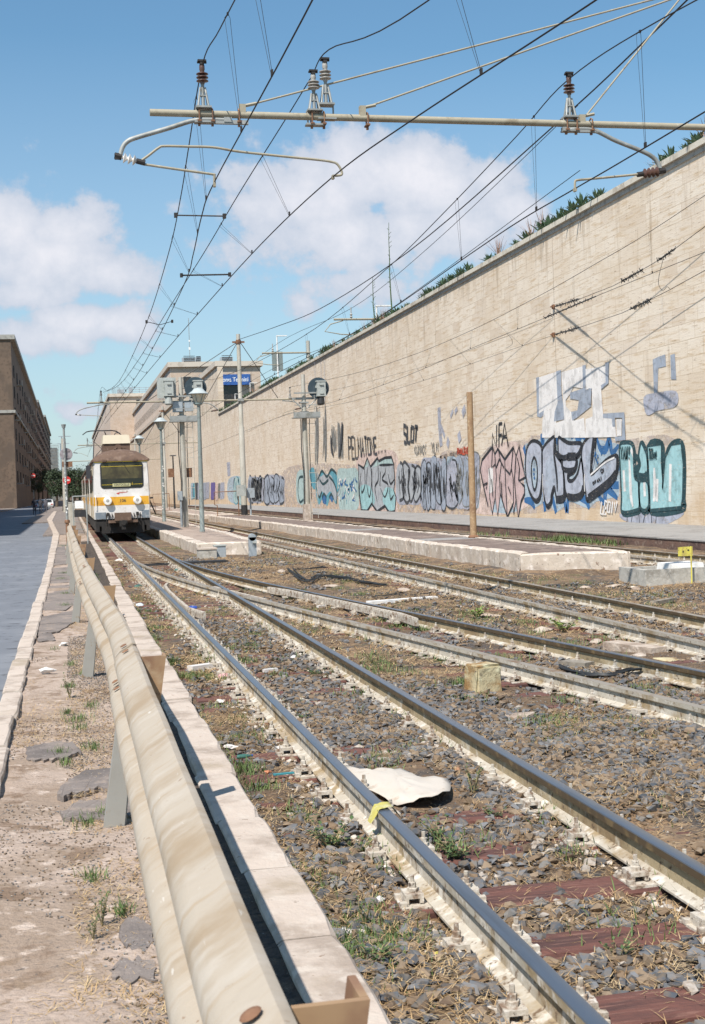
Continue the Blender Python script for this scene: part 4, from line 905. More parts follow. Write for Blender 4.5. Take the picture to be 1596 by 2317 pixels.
def car(y0, y1, front, parent):
    hw = 1.06; m = MB()
    sec = [(-hw,.72),(-hw,1.22),(-hw,1.23),(-hw,1.56),(-hw,1.57),(-hw-.0,2.2),(-hw+.03,2.92)]
    # body side plates and end
    ring = [(-hw,.72),(-hw,1.22),(-hw,1.56),(-hw+.01,2.2),(-hw+.05,2.95),(hw-.05,2.95),(hw-.01,2.2),(hw,1.56),(hw,1.22),(hw,.72)]
    ys_ = [0,.10,.28,y1-y0]; sc = [(.955,.0),(.985,.0),(1,0),(1,0)] if front else [(1,0)]*4
    vs = []
    for yk, (s_, _) in zip(ys_, sc):
        vs += [(x*s_, y0-YF+yk, z) for x, z in ring]
    n = len(ring); fs = []; mm = []
    for i in range(3):
        for k in range(n):
            fs.append((i*n+k, (i+1)*n+k, (i+1)*n+(k+1)%n, i*n+(k+1)%n))
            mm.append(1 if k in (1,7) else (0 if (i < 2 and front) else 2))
    fs += [tuple(range(n))[::-1], tuple(range(3*n,4*n))]; mm += [0,2]
    b = len(m.v); m.add(vs, fs); m.m[-len(fs):] = mm
    o = m.build('body', [M['tr_white'], M['tr_orange'], M['tr_side']], parent, fix=True)
    # roof
    m = MB(); ny = 6 if front else 1; prof = [(-hw-.03,2.90),(-hw-.03,2.97),(-.92,3.14),(-.62,3.30),(-.25,3.375),(0,3.39),(.25,3.375),(.62,3.30),(.92,3.14),(hw+.03,2.97),(hw+.03,2.90)]
    rows = []
    yk = [0,.06,.18,.4,.75,1.2,y1-y0] if front else [0, y1-y0]
    for i, q in enumerate(yk):
        f = [.05,.42,.66,.86,.96,1,1][i] if front else 1
        w = [.965,.985,.995,1,1,1,1][i] if front else 1
        rows.append([(x*w, y0-YF+q-(.05 if front else 0), 2.90+(z-2.90)*f if z > 2.98 else z) for x, z in prof])
    vs = [p for r in rows for p in r]; n = len(prof)
    fs = [(i*n+k,(i+1)*n+k,(i+1)*n+(k+1)%n,i*n+(k+1)%n) for i in range(len(rows)-1) for k in range(n)]+[tuple(range(n))[::-1],tuple(range((len(rows)-1)*n,len(rows)*n))]
    m.add(vs, fs); m.build('roof', M['tr_roof'], parent, smooth=True)
    m = MB(); m.bx(-hw+.06, hw-.06, y0-YF+.35, y1-YF, .25, .71); m.build('underframe', M['tr_under'], parent)
    return o
body = car(51, 66.5, True, tr); car(67.6, 82, False, tr); car(83, 98, False, tr)
m = MB(); m.bx(-.9,.9,15.5,16.6,.8,2.9); m.bx(-.9,.9,31,32,.8,2.9); m.build('gangway', M['tr_under'], tr)
def rrect(cx, cz, w, h, r, y, n=5):
    pts = []
    for sx, sz, a0 in ((1,1,0),(-1,1,90),(-1,-1,180),(1,-1,270)):
        for k in range(n+1):
            a = R_(a0+90*k/n); pts.append((cx+sx*(w/2-r)+r*math.cos(a), y, cz+sz*(h/2-r)+r*math.sin(a)))
    return pts
def plate(name, mt, cx, cz, w, h, r, y, t, parent):
    m = MB(); a = rrect(cx, cz, w, h, r, y); b2 = rrect(cx, cz, w, h, r, y+t); n = len(a)
    m.add(a+b2, [tuple(range(n)), tuple(range(n,2*n))[::-1]]+[(i,n+i,n+(i+1)%n,(i+1)%n) for i in range(n)]); return m.build(name, mt, parent)
ws = plate('windscreen_seal', M['ink'], .02, 2.365, 1.61, 1.00, .13, -.012, .02, tr)
gl = plate('windscreen', M['tr_glass'], .02, 2.365, 1.53, .93, .10, -.022, .008, tr)
m = MB(); m.bx(-.73,.76,-.0275,-.0235,2.24,2.76); m.build('curtain', M['beige_back'], gl)
m = MB(); m.bx(-.74,.78,-.030,-.0285,2.70,2.712); m.bx(-.74,.78,-.030,-.0285,2.01,2.022); m.bx(.40,.41,-.030,-.0285,1.98,2.10); m.build('strip', M['tr_yellow'], gl)
m = MB(); m.tube([(.03,-.04,2.92),(.06,-.06,2.85),(.30,-.05,2.45)], .008, 5); m.build('wiper', M['ink'], tr)
m = MB(); m.bx(-.34,.33,-.036,-.031,1.94,2.06); ds = m.build('destination_board', M['destin'], tr)
text('CENTOCELLE', .115, M['ink'], (0,-.039,2.0), (R_(90),0,0), ds, sx=.82, bold=True, ext=.001)
m = MB(); m.bx(-1.02,1.0,-.004,.0,1.235,1.555); m.build('orange_band', M['tr_orange'], tr)
m = MB(); m.bx(-1.0,1.0,-.006,.0,2.86,2.955); m.build('yellow_band', M['tr_yellow'], tr)
m = MB(); m.bx(-1.02,-.62,-.005,.0,.73,.98); m.bx(.72,1.0,-.005,0,.73,1.02); m.build('blue_corner', M['tr_blue'], tr)
text('106', .17, M['ink'], (.02,-.007,1.40), (R_(90),0,0), tr, name='fleet_number', bold=True, ext=.001)
m = MB(); m.add([(-.22,-.006,1.69),(-.10,-.006,1.72),(.20,-.006,1.725),(.20,-.006,1.71),(-.08,-.006,1.695),(-.12,-.006,1.66)], [(0,1,2,3,4,5)]); m.add([(-.22,-.006,1.69),(-.12,-.006,1.66),(-.10,-.006,1.635),(-.15,-.006,1.65)], [(0,1,2,3)]); m.build('emblem', M['redmark'], tr)
m = MB(); 
for k in range(14):
    m.bx(-.32+k*.044,-.29+k*.044,-.006,-.001,1.815+.001*k,1.832+.001*k)
m.build('small_lettering', M['ink'], tr)
for sx in (-.545,.565):
    h = empty('headlight', (sx,-.0,1.41)); h.parent = tr
    m = MB(); m.lathe([(.105,0),(.150,.02),(.160,.10),(.150,.16),(.118,.165)], (0,0,0), 20, 'Y'); o = m.build('ring', M['whitepaint'], h, smooth=True)
    m = MB(); m.lathe([(.113,0),(.113,.155),(.05,.168)], (0,0,0), 18, 'Y'); m.build('lens', M['ins_grey'], h, smooth=True)
for sx in (-.62,.53):
    m = MB(); m.box((sx,-.05,2.92),(.17,.09,.10)); m.lathe([(.035,0),(.03,.04)],(sx-.04,-.09,2.92),8,'Y'); m.lathe([(.035,0),(.03,.04)],(sx+.04,-.09,2.92),8,'Y'); m.build('marker_lamp', M['tr_roof'], tr)
m = MB(); m.box((-.0,-.14,.80),(.62,.28,.30)); m.box((0,-.1,.62),(1.1,.2,.10)); m.build('bumper', M['tr_roof'], tr)
m = MB(); m.box((0,-.35,.55),(.28,.45,.22)); m.box((0,-.5,.42),(.16,.2,.2)); m.lathe([(.07,0),(.10,.04),(.10,.1)],(0,-.55,.58),10,'Y'); m.build('coupler', M['tr_under'], tr)
for sx in (-.62,-.5,-.4,.42,.52,.66): m = MB(); m.tube([(sx,-.03,.92),(sx,-.13,.85),(sx+.02,-.15,.60),(sx+.04,-.08,.45)], .018, 6); m.build('brake_hose', M['tr_under'], tr)
for sx in (-.55,.55): m = MB(); m.box((sx,-.06,.90),(.10,.08,.12)); m.build('hose_bracket', M['tr_under'], tr)
m = MB(); m.bx(-1.02,1.02,.05,.22,.45,.72); m.bx(-1.0,-.88,-.02,.6,.25,.5); m.bx(.88,1.0,-.02,.6,.25,.5); m.bx(-.8,.8,.05,.12,.18,.45); m.build('pilot', M['tr_under'], tr)
for yb in (1.6,3.4,11.6,13.6,18.4,20,28,30,34,36,44,46):
    m = MB()
    for sx in (-.5,.5): m.lathe([(.36,-.05),(.36,.05)], (sx,yb,.36), 20, 'X')
    m.lathe([(.06,-.6),(.06,.6)], (0,yb,.36), 8, 'X'); m.build('wheelset', M['tr_under'], tr)
m = MB(); 
for yb in (2.5,12.6,19.2,29,35,45): m.bx(-.85,.85,yb-1.3,yb+1.3,.25,.42)
for yb in (5,8,23,40): m.bx(-.95,.95,yb,yb+2,.22,.45)
m.build('bogie', M['tr_under'], tr)
# left side: cab door, doors, windows as parts
def sidewin(y, w, z0, z1, name, mt, d=.012, x=-1.062):
    m = MB(); m.bx(x-d, x+.004, y-w/2, y+w/2, z0, z1); return m.build(name, mt, tr)
sidewin(.75,.62,.80,2.75,'cab_door',M['tr_side'],.02); sidewin(.75,.42,1.75,2.6,'cab_window',M['tr_glass'],.028)
for y in (3.0,5.1,7.2,12.2,14.2,18.2,20.4,22.6,27.2,29.3,34,36.2,38.4,43,45): sidewin(y,1.5,1.75,2.65,'window',M['tr_glass'],.012)
for y in (9.7,25,40.8): sidewin(y,1.5,.74,2.7,'door',M['tr_white'],.022); sidewin(y-.35,.45,1.4,2.5,'door_window',M['tr_glass'],.03); sidewin(y+.35,.45,1.4,2.5,'door_window',M['tr_glass'],.03)
m = MB(); m.box((-1.22,.18,2.52),(.16,.10,.50)); m.tube([(-1.04,.2,2.85),(-1.2,.18,2.88),(-1.26,.18,2.7)], .015, 6); m.tube([(-1.04,.2,2.25),(-1.2,.18,2.25)], .012, 6); m.build('mirror', M['ink'], tr)
m = MB(); m.tube([(-1.0,-.04,1.1),(-.985,-.07,1.15),(-.985,-.07,1.55),(-1.0,-.03,1.62)], .014, 6); m.build('grab_rail', M['whitepaint'], tr)
# roof equipment
m = MB(); m.bx(-.60,.44,1.6,4.2,3.30,3.62); o = m.build('roof_box', M['tr_roof'], tr)
m = MB(); m.box((-.08,2.9,3.80),(1.06,2.7,.34), taper=.93); o2 = m.build('cover', M['tr_cream'], o)
m = MB(); m.tube([(-.15,1.7,3.96),(-.1,1.7,4.05),(.05,1.7,4.05),(.12,1.7,3.96)], .02, 6); m.build('handle', M['ink'], o)
m = MB(); m.lathe([(.10,0),(.13,.05),(.13,.16)], (-.05,.95,3.45), 14, 'Y'); m.box((.08,.95,3.42),(.18,.12,.10)); m.tube([(-.2,.6,3.36),(-.05,.9,3.5),(.25,1.2,3.40)], .02, 5); m.build('horn', M['tr_roof'], tr)
pg = empty('pantograph', (-.28,16,3.4)); pg.parent = tr
m = MB()
for sx in (-.45,.45): m.tube([(sx,0,0),(sx*.8,.9,.95),(sx*.35,-.1,1.38)], .025, 6); m.tube([(sx,-.1,.05),(-sx*.8,.9,.95)], .015, 5)
m.tube([(-.45,0,0),(.45,0,0)], .03, 6); m.build('arm', M['ink'], pg)
m = MB()
for dy in (-.2,.15): m.tube([(-.92,dy,1.26),(-.72,dy,1.40),(-.5,dy,1.44),(.5,dy,1.44),(.72,dy,1.40),(.92,dy,1.26)], .022, 6)
m.build('collector', M['ink'], pg)
m = MB()
for sx in (-.4,.4):
    for dy in (-.4,.4): m.lathe([(.04,0),(.07,.03),(.04,.06),(.07,.09),(.04,.12)], (sx,dy,-.12), 8)
m.build('insulator', M['ins_brown'], pg)
# ---------------- overhead line ----------------
def catenary(y0, pts):                             # smooth a 3D polyline
    out = []; n = len(pts)
    for i in range(n-1):
        p0 = pts[max(0,i-1)]; p1 = pts[i]; p2 = pts[i+1]; p3 = pts[min(n-1,i+2)]
        for k in range(6):
            t = k/6; out.append(tuple(.5*((2*p1[j])+(-p0[j]+p2[j])*t+(2*p0[j]-5*p1[j]+4*p2[j]-p3[j])*t*t+(-p0[j]+3*p1[j]-3*p2[j]+p3[j])*t**3) for j in range(3)))
    out.append(tuple(pts[-1])); return out
def aty(path, y):
    for a, b in zip(path, path[1:]):
        if (a[1]-y)*(b[1]-y) <= 0 and a[1] != b[1]:
            t = (y-a[1])/(b[1]-a[1]); return Vector([a[j]+(b[j]-a[j])*t for j in range(3)])
    return None
def wire(pts, r, lab, sm=True, cat='overhead wire', name='overhead_wire', clamps=(), mt='wire'):
    p = catenary(0, pts) if sm else pts
    m = MB(); m.tube(p, r, 6)
    o = m.build(name, M[mt], smooth=True); tag(o, lab, cat, 'overhead line wires')
    return o, p
def droppers(mess, cont, ys_, lab):
    o = empty('dropper_set', mess[1][0:3], lab, 'dropper wires', 'droppers'); base = Vector(mess[1][0:3]); k = 0
    for y in ys_:
        a = aty(mess, y); b = aty(cont, y+.05)
        if a is None or b is None or a.z-b.z < .06: continue
        m = MB()
        m.tube([a+Vector((-.004,0,0))-base, a+Vector((-.03,.04,-.03))-base, b+Vector((-.006,0,0))-base], .0028, 4, False)
        m.tube([a+Vector((.004,0,0))-base, a+Vector((.03,.04,-.03))-base, b+Vector((.006,0,0))-base], .0028, 4, False)
        m.box(b-base+Vector((0,0,.03)), (.018,.05,.06)); m.box(a-base, (.02,.035,.03)); m.build('dropper', M['wire'], o)
m1 = [(1.95,2,6.1),(1.9,8,6.25),(1.9,12,6.55),(1.9,15.3,6.93),(1.87,17,7.06),(1.9,19.5,6.66),(1.93,21.4,6.36),(1.97,24.5,6.08),(2.0,31.4,5.8),(2.0,41,5.75),(2.0,52,5.95),(1.95,64,6.6),(1.93,75.2,7.5),(1.95,90,6.3),(1.95,104,5.9),(1.95,118,6.3),(1.9,133,7.4)]
c1 = [(2.15,2,5.56),(2.08,11,5.57),(1.97,17,5.57),(2.0,19,5.55),(2.15,22,5.53),(2.25,25,5.50),(2.3,35,5.45),(2.25,46,5.45),(1.9,75.2,5.55),(1.9,133,5.55)]
m2 = [(6.0,2,5.95),(4.45,8,6.15),(3.75,14.2,6.72),(3.44,16.6,7.17),(3.30,17.2,6.98),(3.12,18.2,6.72),(2.8,21,6.30),(2.6,24.5,6.02),(2.35,32,5.8),(2.25,41,5.75),(2.15,55,6.1),(2.05,75.0,7.35)]
c2 = [(6.1,2,5.64),(4.95,8,5.65),(4.41,11.22,5.65),(3.88,14.25,5.65),(3.51,17,5.65),(3.24,21.7,5.65),(3.0,29.4,5.62),(2.67,42.6,5.58),(2.1,75,5.6)]
m3 = [(7.3,3,6.0),(7.0,9,6.3),(6.87,14.2,6.86),(6.82,17,7.02),(6.83,19.2,6.83),(6.85,23.3,6.53),(6.9,28,6.30),(7.0,37,6.14),(7.0,50,6.4),(6.95,62,6.9),(6.9,75.2,7.5),(6.9,104,6.0),(6.9,133,7.4)]
c3 = [(6.95,3,5.55),(6.91,14.1,5.55),(6.87,17,5.55),(6.83,19.1,5.55),(6.88,21.9,5.53),(7.15,30.4,5.50),(7.0,38.2,5.46),(6.6,60,5.5),(6.9,75.2,5.55),(6.6,133,5.55)]
fd = [(9.7,4,10.1),(9.7,12,9.55),(9.7,20,8.95),(9.7,25,8.65),(9.7,36.6,8.25),(9.7,50,8.5),(9.7,62,9.25),(9.72,75.0,10.2)]
_, M1 = wire(m1, .008, 'messenger wire over the nearest track, held by the leftmost insulator')
_, C1 = wire(c1, .0085, 'contact wire over the nearest track, touched by the short registration arm')
_, M2 = wire(m2, .008, 'messenger wire held by the two close insulators in mid beam')
_, C2 = wire(c2, .0085, 'contact wire over the branch track, touched by the long registration arm')
_, M3 = wire(m3, .008, 'messenger wire held by the insulator near the right end of the beam')
_, C3 = wire(c3, .009, 'contact wire crossing in front of the planting on top of the wall')
_, FD = wire(fd, .014, 'thick feeder cable sagging to the collar of the tall mast')
droppers(M1, C1, (5,9,12.6,14.6,18.0,20.2,23.6,27.6,31.5,35.5,40,45,50,56,62,68,82,90,98,110,120), 'thin paired droppers under the messenger wire of the nearest track')
droppers(M2, C2, (5,9,12.6,19.4,22.5,26.0,30,34,39,44,50,56,62,68), 'thin paired droppers under the messenger wire of the branch track')
droppers(M3, C3, (5,8.5,12,14.8,18.4,22.4,27.5,33,38.5,44,50,56,62,68,82,92,104,116), 'thin paired droppers under the messenger wire of the middle track')
# wires of the far track, in front of the wall
A0 = Vector((18.5, 48.25, 7.45)); 
mA = [(18.48,24,10.9),(17.81,36.6,9.29),(17.49,41.9,8.78),(17.2,46.6,8.41),(16.78,53.7,8.02),(16.1,61,7.75),(14.8,68,7.55),(12.6,75.2,7.47)]
cA_ = [(18.48,28,8.2),(17.88,36.8,7.91),(17.52,42.1,7.72),(17.19,46.7,7.52),(16.71,53.6,7.25),(15.6,62,6.7),(14.0,69,6.2),(12.3,75.2,5.9),(11.8,100,5.6),(11.8,133,5.5)]
_, MA = wire(mA, .009, 'upper long wire crossing in front of the wall towards the second portal')
_, CA = wire(cA_, .009, 'middle long wire running in front of the wall')
_, MC = wire([(18.48,48.3,8.27),(17.9,44.2,7.98),(17.22,39.7,7.74),(16.88,37.5,7.70),(16.45,34.6,7.70),(16.29,33.5,7.74),(15.5,28,8.0),(14.0,18,8.7)], .009, 'anchored wire with bird spikes, the upper of two ending at the wall joint', False)
_, MD = wire([(18.48,48.4,7.21),(17.91,44.2,6.99),(17.18,39.0,6.78),(16.93,37.2,6.77),(16.56,34.5,6.78),(15.9,30,6.85),(14.2,18,7.2)], .009, 'anchored wire with bird spikes, the lower of two ending at the wall joint', False)
_, CB = wire([(18.48,48.5,7.2),(17.75,53.8,6.95),(16.8,60.5,6.6),(14.9,68,6.15),(12.2,75.2,5.85),(12.0,90,5.6)], .007, 'lowest long wire running in front of the wall')
_, CC = wire([(18.48,48.4,7.85),(17.9,56,7.6),(17.2,63,7.4),(15.2,70,7.1),(13.2,75,6.9)], .006, 'thin wire running from the wall joint towards the signal disc')
droppers(MA, CA, (38,43.5,48.5,53.5,58.5,63.5,68.5), 'thin droppers between the two long wires before the wall')
droppers(MA, CB, (51,56,61,66,71), 'long thin droppers down to the lowest wire before the wall')
# bird spikes on the anchored wires
def spikes(path, ya, yb, lab, n=34):
    rr = random.Random(int(ya*10)); m = MB(); base = aty(path, ya)
    for k in range(n):
        p = aty(path, ya+(yb-ya)*k/n)-base; d = Vector((rr.uniform(-1,1), rr.uniform(-.5,.5), rr.uniform(-1,1))).normalized()*rr.uniform(.05,.13)
        m.tube([p-d*.6, p+d], .012, 4, False)
    p0 = aty(path, ya)-base; p1 = aty(path, yb)-base; m.tube([p0, p1], .022, 5)
    o = m.build('bird_spikes', M['cable']); o.location = base; tag(o, lab, 'bird spikes', 'bird spikes on the anchored wires')
spikes(MC, 48.0, 44.3, 'dark spiky sleeve where the upper anchored wire meets the wall'); spikes(MC, 38.7, 36.4, 'dark spiky sleeve along the middle of the upper anchored wire'); spikes(MC, 34.9, 33.3, 'dark spiky sleeve on the upper anchored wire at the frame edge', 18)
spikes(MD, 48.1, 44.5, 'dark spiky sleeve where the lower anchored wire meets the wall'); spikes(MD, 38.0, 36.0, 'dark spiky sleeve along the lower anchored wire below its neighbour'); spikes(CA, 46.0, 41.9, 'faint spiky sleeve on the middle long wire near the joint', 26)
for (x,y,z,l) in ((18.5,48.3,8.27,'upper'),(18.5,48.4,7.21,'lower')):
    m = MB(); m.box((-.04,0,0),(.08,.16,.16)); m.tube([(-.04,0,0),(-.16,-.02,0)], .03, 6); o = m.build('wall_anchor', M['rust']); o.location = (x-.004,y,z); tag(o, 'rusty anchor plate on the wall holding the %s spiked wire' % l, 'wall anchor')
o, p = wire([(16.40,34.3,7.70),(16.46,34.7,7.35),(16.50,34.9,7.05),(16.48,34.6,6.82),(16.42,34.2,6.86),(16.4,34.0,6.78)], .007, 'looping jumper wire hanging between the two anchored wires', cat='jumper wire', name='jumper_wire')
o, p = wire([(17.0,49.6,7.40),(17.1,49.4,7.2),(17.2,49.6,7.0),(17.3,50.6,6.95)], .007, 'curved jumper wire hanging before the wall left of the joint', cat='jumper wire', name='jumper_wire')
# spreaders between wires
def spreader(pts, r, lab):
    b = Vector(pts[0]); m = MB(); m.tube([Vector(q)-b for q in pts], r, 6)
    for q in (pts[0], pts[-1]): m.box(Vector(q)-b, (.05,.07,.07))
    o = m.build('spreader_bar', M['wire']); o.location = b; tag(o, lab, 'spreader bar')
a, b, c = aty(M1, 20.9), aty(C1, 20.0), aty(M2, 20.0)
spreader([ony(398,487,21.3), ony(508,489,20.8)], .012, 'thin spreader bar joining three wires below the first beam')
spreader([ony(411,623,24.6), ony(520,621,24.6)], .016, 'thicker spreader bar joining two wires lower down')
spreader([ony(332,728,31), ony(362,735,31.5), ony(390,727,32)], .008, 'sagging link wire between two messenger wires')
# --- insulators on the beam
def ins_stack(o, x, z0, brown=True, h=.76):
    _n0 = set(bpy.data.objects)
    _ins(o, x, z0, brown)
    for q in set(bpy.data.objects)-_n0:
        for v in q.data.vertices:
            if v.co.z > z0: v.co.z = z0+(v.co.z-z0)*h
def _ins(o, x, z0, brown=True):
    # tripod bracket, post, discs, clamp
    m = MB()
    for sx in (-1,1): m.tube([(x+sx*.07,-.05,z0),(x+sx*.03,0,z0+.36)], .014, 6); m.tube([(x+sx*.07,.05,z0),(x+sx*.03,0,z0+.36)], .014, 6)
    m.box((x,0,z0+.02),(.20,.16,.03)); m.box((x,0,z0+.22),(.10,.05,.02)); m.tube([(x,0,z0+.05),(x,0,z0+.45)], .022, 8)
    m.tube([(x-.09,0,z0),(x-.09,0,z0-.17)], .012, 6); m.tube([(x+.09,0,z0),(x+.09,0,z0-.17)], .012, 6); m.box((x,0,z0-.17),(.24,.12,.02))
    m.build('insulator_bracket', M['steel_grey'], o)
    m = MB(); pr = [(.028,0)]
    for k in range(3): pr += [(.03,.03+k*.058),(.078,.045+k*.058),(.074,.055+k*.058),(.03,.062+k*.058)]
    pr += [(.03,.22),(.036,.24),(.034,.31),(.02,.33)]
    m.lathe(pr, (x,0,z0+.42), 16); m.build('insulator', M['ins_brown' if brown else 'ins_grey'], o, smooth=True)
    m = MB(); m.box((x,0,z0+.76),(.05,.08,.06)); m.box((x,-.02,z0+.80),(.11,.05,.03)); m.lathe([(.02,-.06),(.02,.06)],(x,0,z0+.78),8,'X'); m.build('wire_clamp', M['wire'], o)
def portal(Y, z, x0, x1, px, ztop, zbase, lab, near=False, pole_lab=''):
    o = empty('catenary_portal', (0, Y, z), lab, 'overhead line portal', 'catenary portals')
    m = MB(); m.tube([(x0,0,0),(x1,0,-.02)], .045 if near else .05, 16); b = m.build('beam', M['beam'], o, smooth=True)
    m = MB(); m.tube([(px-.12*0,.14,zbase-z),(px,.14,(zbase+5)-z),(px,.14,(zbase+5.05)-z),(px,.14,ztop-z)], [.17,.155,.125,.11], 18); m.build('mast', M['pole'], o, smooth=True)
    m = MB(); m.lathe([(.15,0),(.15,.22)], (px,.14,ztop-z-.55), 16); m.box((px-.2,.14,ztop-z-.45),(.3,.08,.1)); m.box((px+.2,.14,ztop-z-.45),(.3,.08,.1)); m.build('collar', M['rust'], o)
    m = MB(); m.box((px,.02,0),(.34,.16,.16)); m.build('beam_clamp', M['steel_grey'], o)
    return o
p1 = portal(17, 6.43, 1.18, 12.6, 9.85, 10.3, -.2, 'nearest tubular beam across the top of the picture with insulators and curved arms', True)
ins_stack(p1, 1.86, .06); ins_stack(p1, 3.30, .06, False, .66); ins_stack(p1, 3.46, .14, False, .76); ins_stack(p1, 6.82, .06)
def tie(o, a, b, r=.013):
    m = MB(); m.tube([a, b], r, 8); m.box((a[0]-.06,0,a[2]-.06),(.08,.08,.14)); m.tube([(a[0]-.1,0,a[2]-.02),(a[0]+.12,0,a[2]+.03)], .022, 6); m.build('tie_rod', M['beam'], o)
z0 = 6.43
tie(p1, (2.42,0,.12), (9.75,.14,8.65-z0)); tie(p1, (4.0,0,.14), (9.75,.14,8.7-z0)); tie(p1, (7.05,0,.10), (9.75,.14,9.6-z0), .012)
def ubolts(o, xs_):
    for x in xs_:
        m = MB(); m.tube([(x,-.055,-.10),(x,-.055,.04),(x,0,.07),(x,.055,.04),(x,.055,-.10)], .010, 6); m.box((x,0,-.10),(.05,.15,.02)); m.box((x,0,-.13),(.03,.03,.05)); m.build('clamp', M['rust'], o)
ubolts(p1, (1.80,1.97,2.31,3.26,3.42,4.0,6.76,6.90,7.12))
def arc(pts, n=6):
    p = [tuple(q) for q in pts]; return catenary(0, p)
def arm(o, main, ins_a, ins_b, arms, brown):
    m = MB(); m.tube(arc(main), .030, 10); m.box((main[0][0], 0, main[0][2]), (.10,.07,.06)); m.build('bracket_arm', M['steel_grey'], o, smooth=True)
    a, b = Vector(ins_a), Vector(ins_b); d = (b-a).normalized(); L_ = (b-a).length
    rot = d.to_track_quat('Z','Y').to_matrix().to_4x4(); pr = [(.02,0)]
    for k in range(3 if not brown else 4): pr += [(.02,.06+k*.06),(.07,.07+k*.06),(.02,.11+k*.06)]
    pr += [(.025,L_)]
    m = MB(); m.lathe(pr, a, 14, rot=rot); m.build('insulator', M['ins_brown' if brown else 'whitepaint'], o, smooth=True)
    m = MB(); m.lathe([(.04,-.05),(.04,.04)], a, 10, rot=rot); m.box(a+Vector((-.02,0,.0)),(.06,.06,.07)); m.build('joint', M['wire'], o); m = MB(); m.lathe([(.035,-.05),(.035,.06)], b, 10, rot=rot); m.build('joint', M['wire'], o)
    for ar in arms:
        m = MB(); m.tube(arc(ar), .0165, 8); e = ar[-1]; m.box((e[0],e[1],e[2]-.02),(.03,.07,.05)); m.build('registration_arm', M['beam'], o, smooth=True)
def rel(pts, Y=17, z=6.43): return [tuple(Vector(q)-Vector((0,Y,z))) for q in pts]
pT = lambda *P: rel([ony(*cT(x, y), 17) for x, y in P]); pU = lambda *P: rel([ony(*cU(x, y), 17) for x, y in P])
arm(p1, pT((950,506),(870,503),(780,508),(650,548),(500,592),(455,612),(432,640),(420,680)), pT((412,685))[0], pT((520,712))[0],
    [pT((525,705),(560,680),(610,642),(640,634),(750,636),(880,640),(1000,660),(1200,682),(1400,702),(1465,712),(1490,722),(1508,748),(1512,775),(1470,780)), pT((525,722),(700,748),(870,772),(883,776),(885,790),(885,818))], False)
arm(p1, pU((1050,553),(1180,553),(1300,608),(1430,660),(1480,688),(1505,715),(1520,755)), pU((1525,757))[0], pU((1425,772))[0],
    [pU((1420,772),(1300,784),(1160,797),(1110,802),(1098,810),(1097,842))], True)
m = MB(); m.box((2.12,0,-.10),(.62,.05,.05)); m.box((7.0,0,-.10),(.42,.05,.05)); m.build('mounting_bar', M['steel_grey'], p1)
# second portal
p2 = portal(75.2, 6.80, 1.15, 13.2, 9.75, 10.55, .25, 'second overhead line portal with its tall pale mast on the dark platform')
for x, br_2 in ((1.95,True),(6.9,True),(12.6,False)): ins_stack(p2, x, .04, br_2)
arm(p2, [(2.4,0,-.1),(1.9,0,-.12),(1.0,0,-.3),(.65,0,-.45),(.55,0,-.62)], (.55,0,-.63), (.75,0,-.66), [[(.75,0,-.66),(1.3,0,-.70),(1.93,0,-.78),(1.93,0,-1.1)]], False)
arm(p2, [(7.4,0,-.1),(8.0,0,-.2),(8.4,0,-.5)], (8.4,0,-.55), (8.1,0,-.6), [[(8.1,0,-.6),(7.4,0,-.7),(6.9,0,-.8),(6.9,0,-1.15)]], True)
arm(p2, [(12.2,0,-.1),(12.9,0,-.2),(13.2,0,-.5)], (13.2,0,-.55), (12.9,0,-.6), [[(12.9,0,-.6),(12.2,0,-.8),(12.2,0,-.95)]], True)
m = MB()
for a, b in (((11.9,0,.05),(9.85,.14,3.3)),((7.7,0,.05),(9.7,.14,3.3)),((4.5,0,.05),(9.7,.14,3.3))): m.tube([a, b], .02, 5)
m.build('tie_rod', M['wire'], p2)
m = MB(); m.lathe([(.19,0),(.185,.55)], (9.75,.14,.26-6.8), 18); m.build('black_base', M['blackmetal'], p2)
p3 = portal(133, 6.65, 1.0, 13, 9.4, 10.3, .1, 'third overhead line portal far off between train and lamp posts')
for x in (1.95, 6.9): ins_stack(p3, x, .04)
m = MB(); 
for a, b in (((7.4,0,.05),(9.4,.14,3.3)),((11.7,0,.05),(9.4,.14,3.3))): m.tube([a, b], .03, 5)
m.build('tie_rod', M['wire'], p3)
arm(p3, [(2.4,0,-.1),(1.0,0,-.3),(.6,0,-.7)], (.6,0,-.7), (.9,0,-.75), [[(.9,0,-.75),(1.3,0,-.8),(1.95,0,-1.1)]], True)
p4 = portal(190, 6.6, .5, 13, 9.4, 10.2, .1, 'fourth and farthest overhead line portal beyond the train')
# far concrete masts left of the train
m = MB(); m.tube([(0,0,0),(0,0,8.2)], [.30,.24], 12); o = m.build('concrete_mast', M['pole'], smooth=True); o.location = (-.4, 150, -.1); tag(o, 'plain grey concrete mast behind the round sign left of the train', 'mast')
# wires up on the station side, above the wall
def upper_portal(Y, X0, X1, z, px, lab):
    o = empty('terrace_portal', (0,Y,z), lab, 'overhead line portal', 'portals above the wall'); m = MB(); m.tube([(X0,0,0),(X1,0,0)], .09, 8); m.build('beam', M['beam'], o)
    m = MB(); m.tube([(px,.2,11.3-z),(px,.2,1.3)], .2, 12); m.build('mast', M['pole'], o)
    m = MB(); m.lathe([(.05,0),(.13,.1),(.05,.2),(.13,.3),(.05,.4),(.05,.9)], (X0+(X1-X0)*.22,0,.1), 8); m.build('insulator', M['ins_grey'], o)
    m = MB(); m.tube([(X0+.8,0,-.1),(X0-.3,0,-.4),(X0-.8,0,-1.0),(X0+.6,0,-1.25),(X0+1.8,0,-1.3)], .05, 6); m.build('bracket_arm', M['beam'], o)
upper_portal(109, 22.2, 29, 15.7, 28.6, 'beam with one insulator standing above the planting, the nearer one')
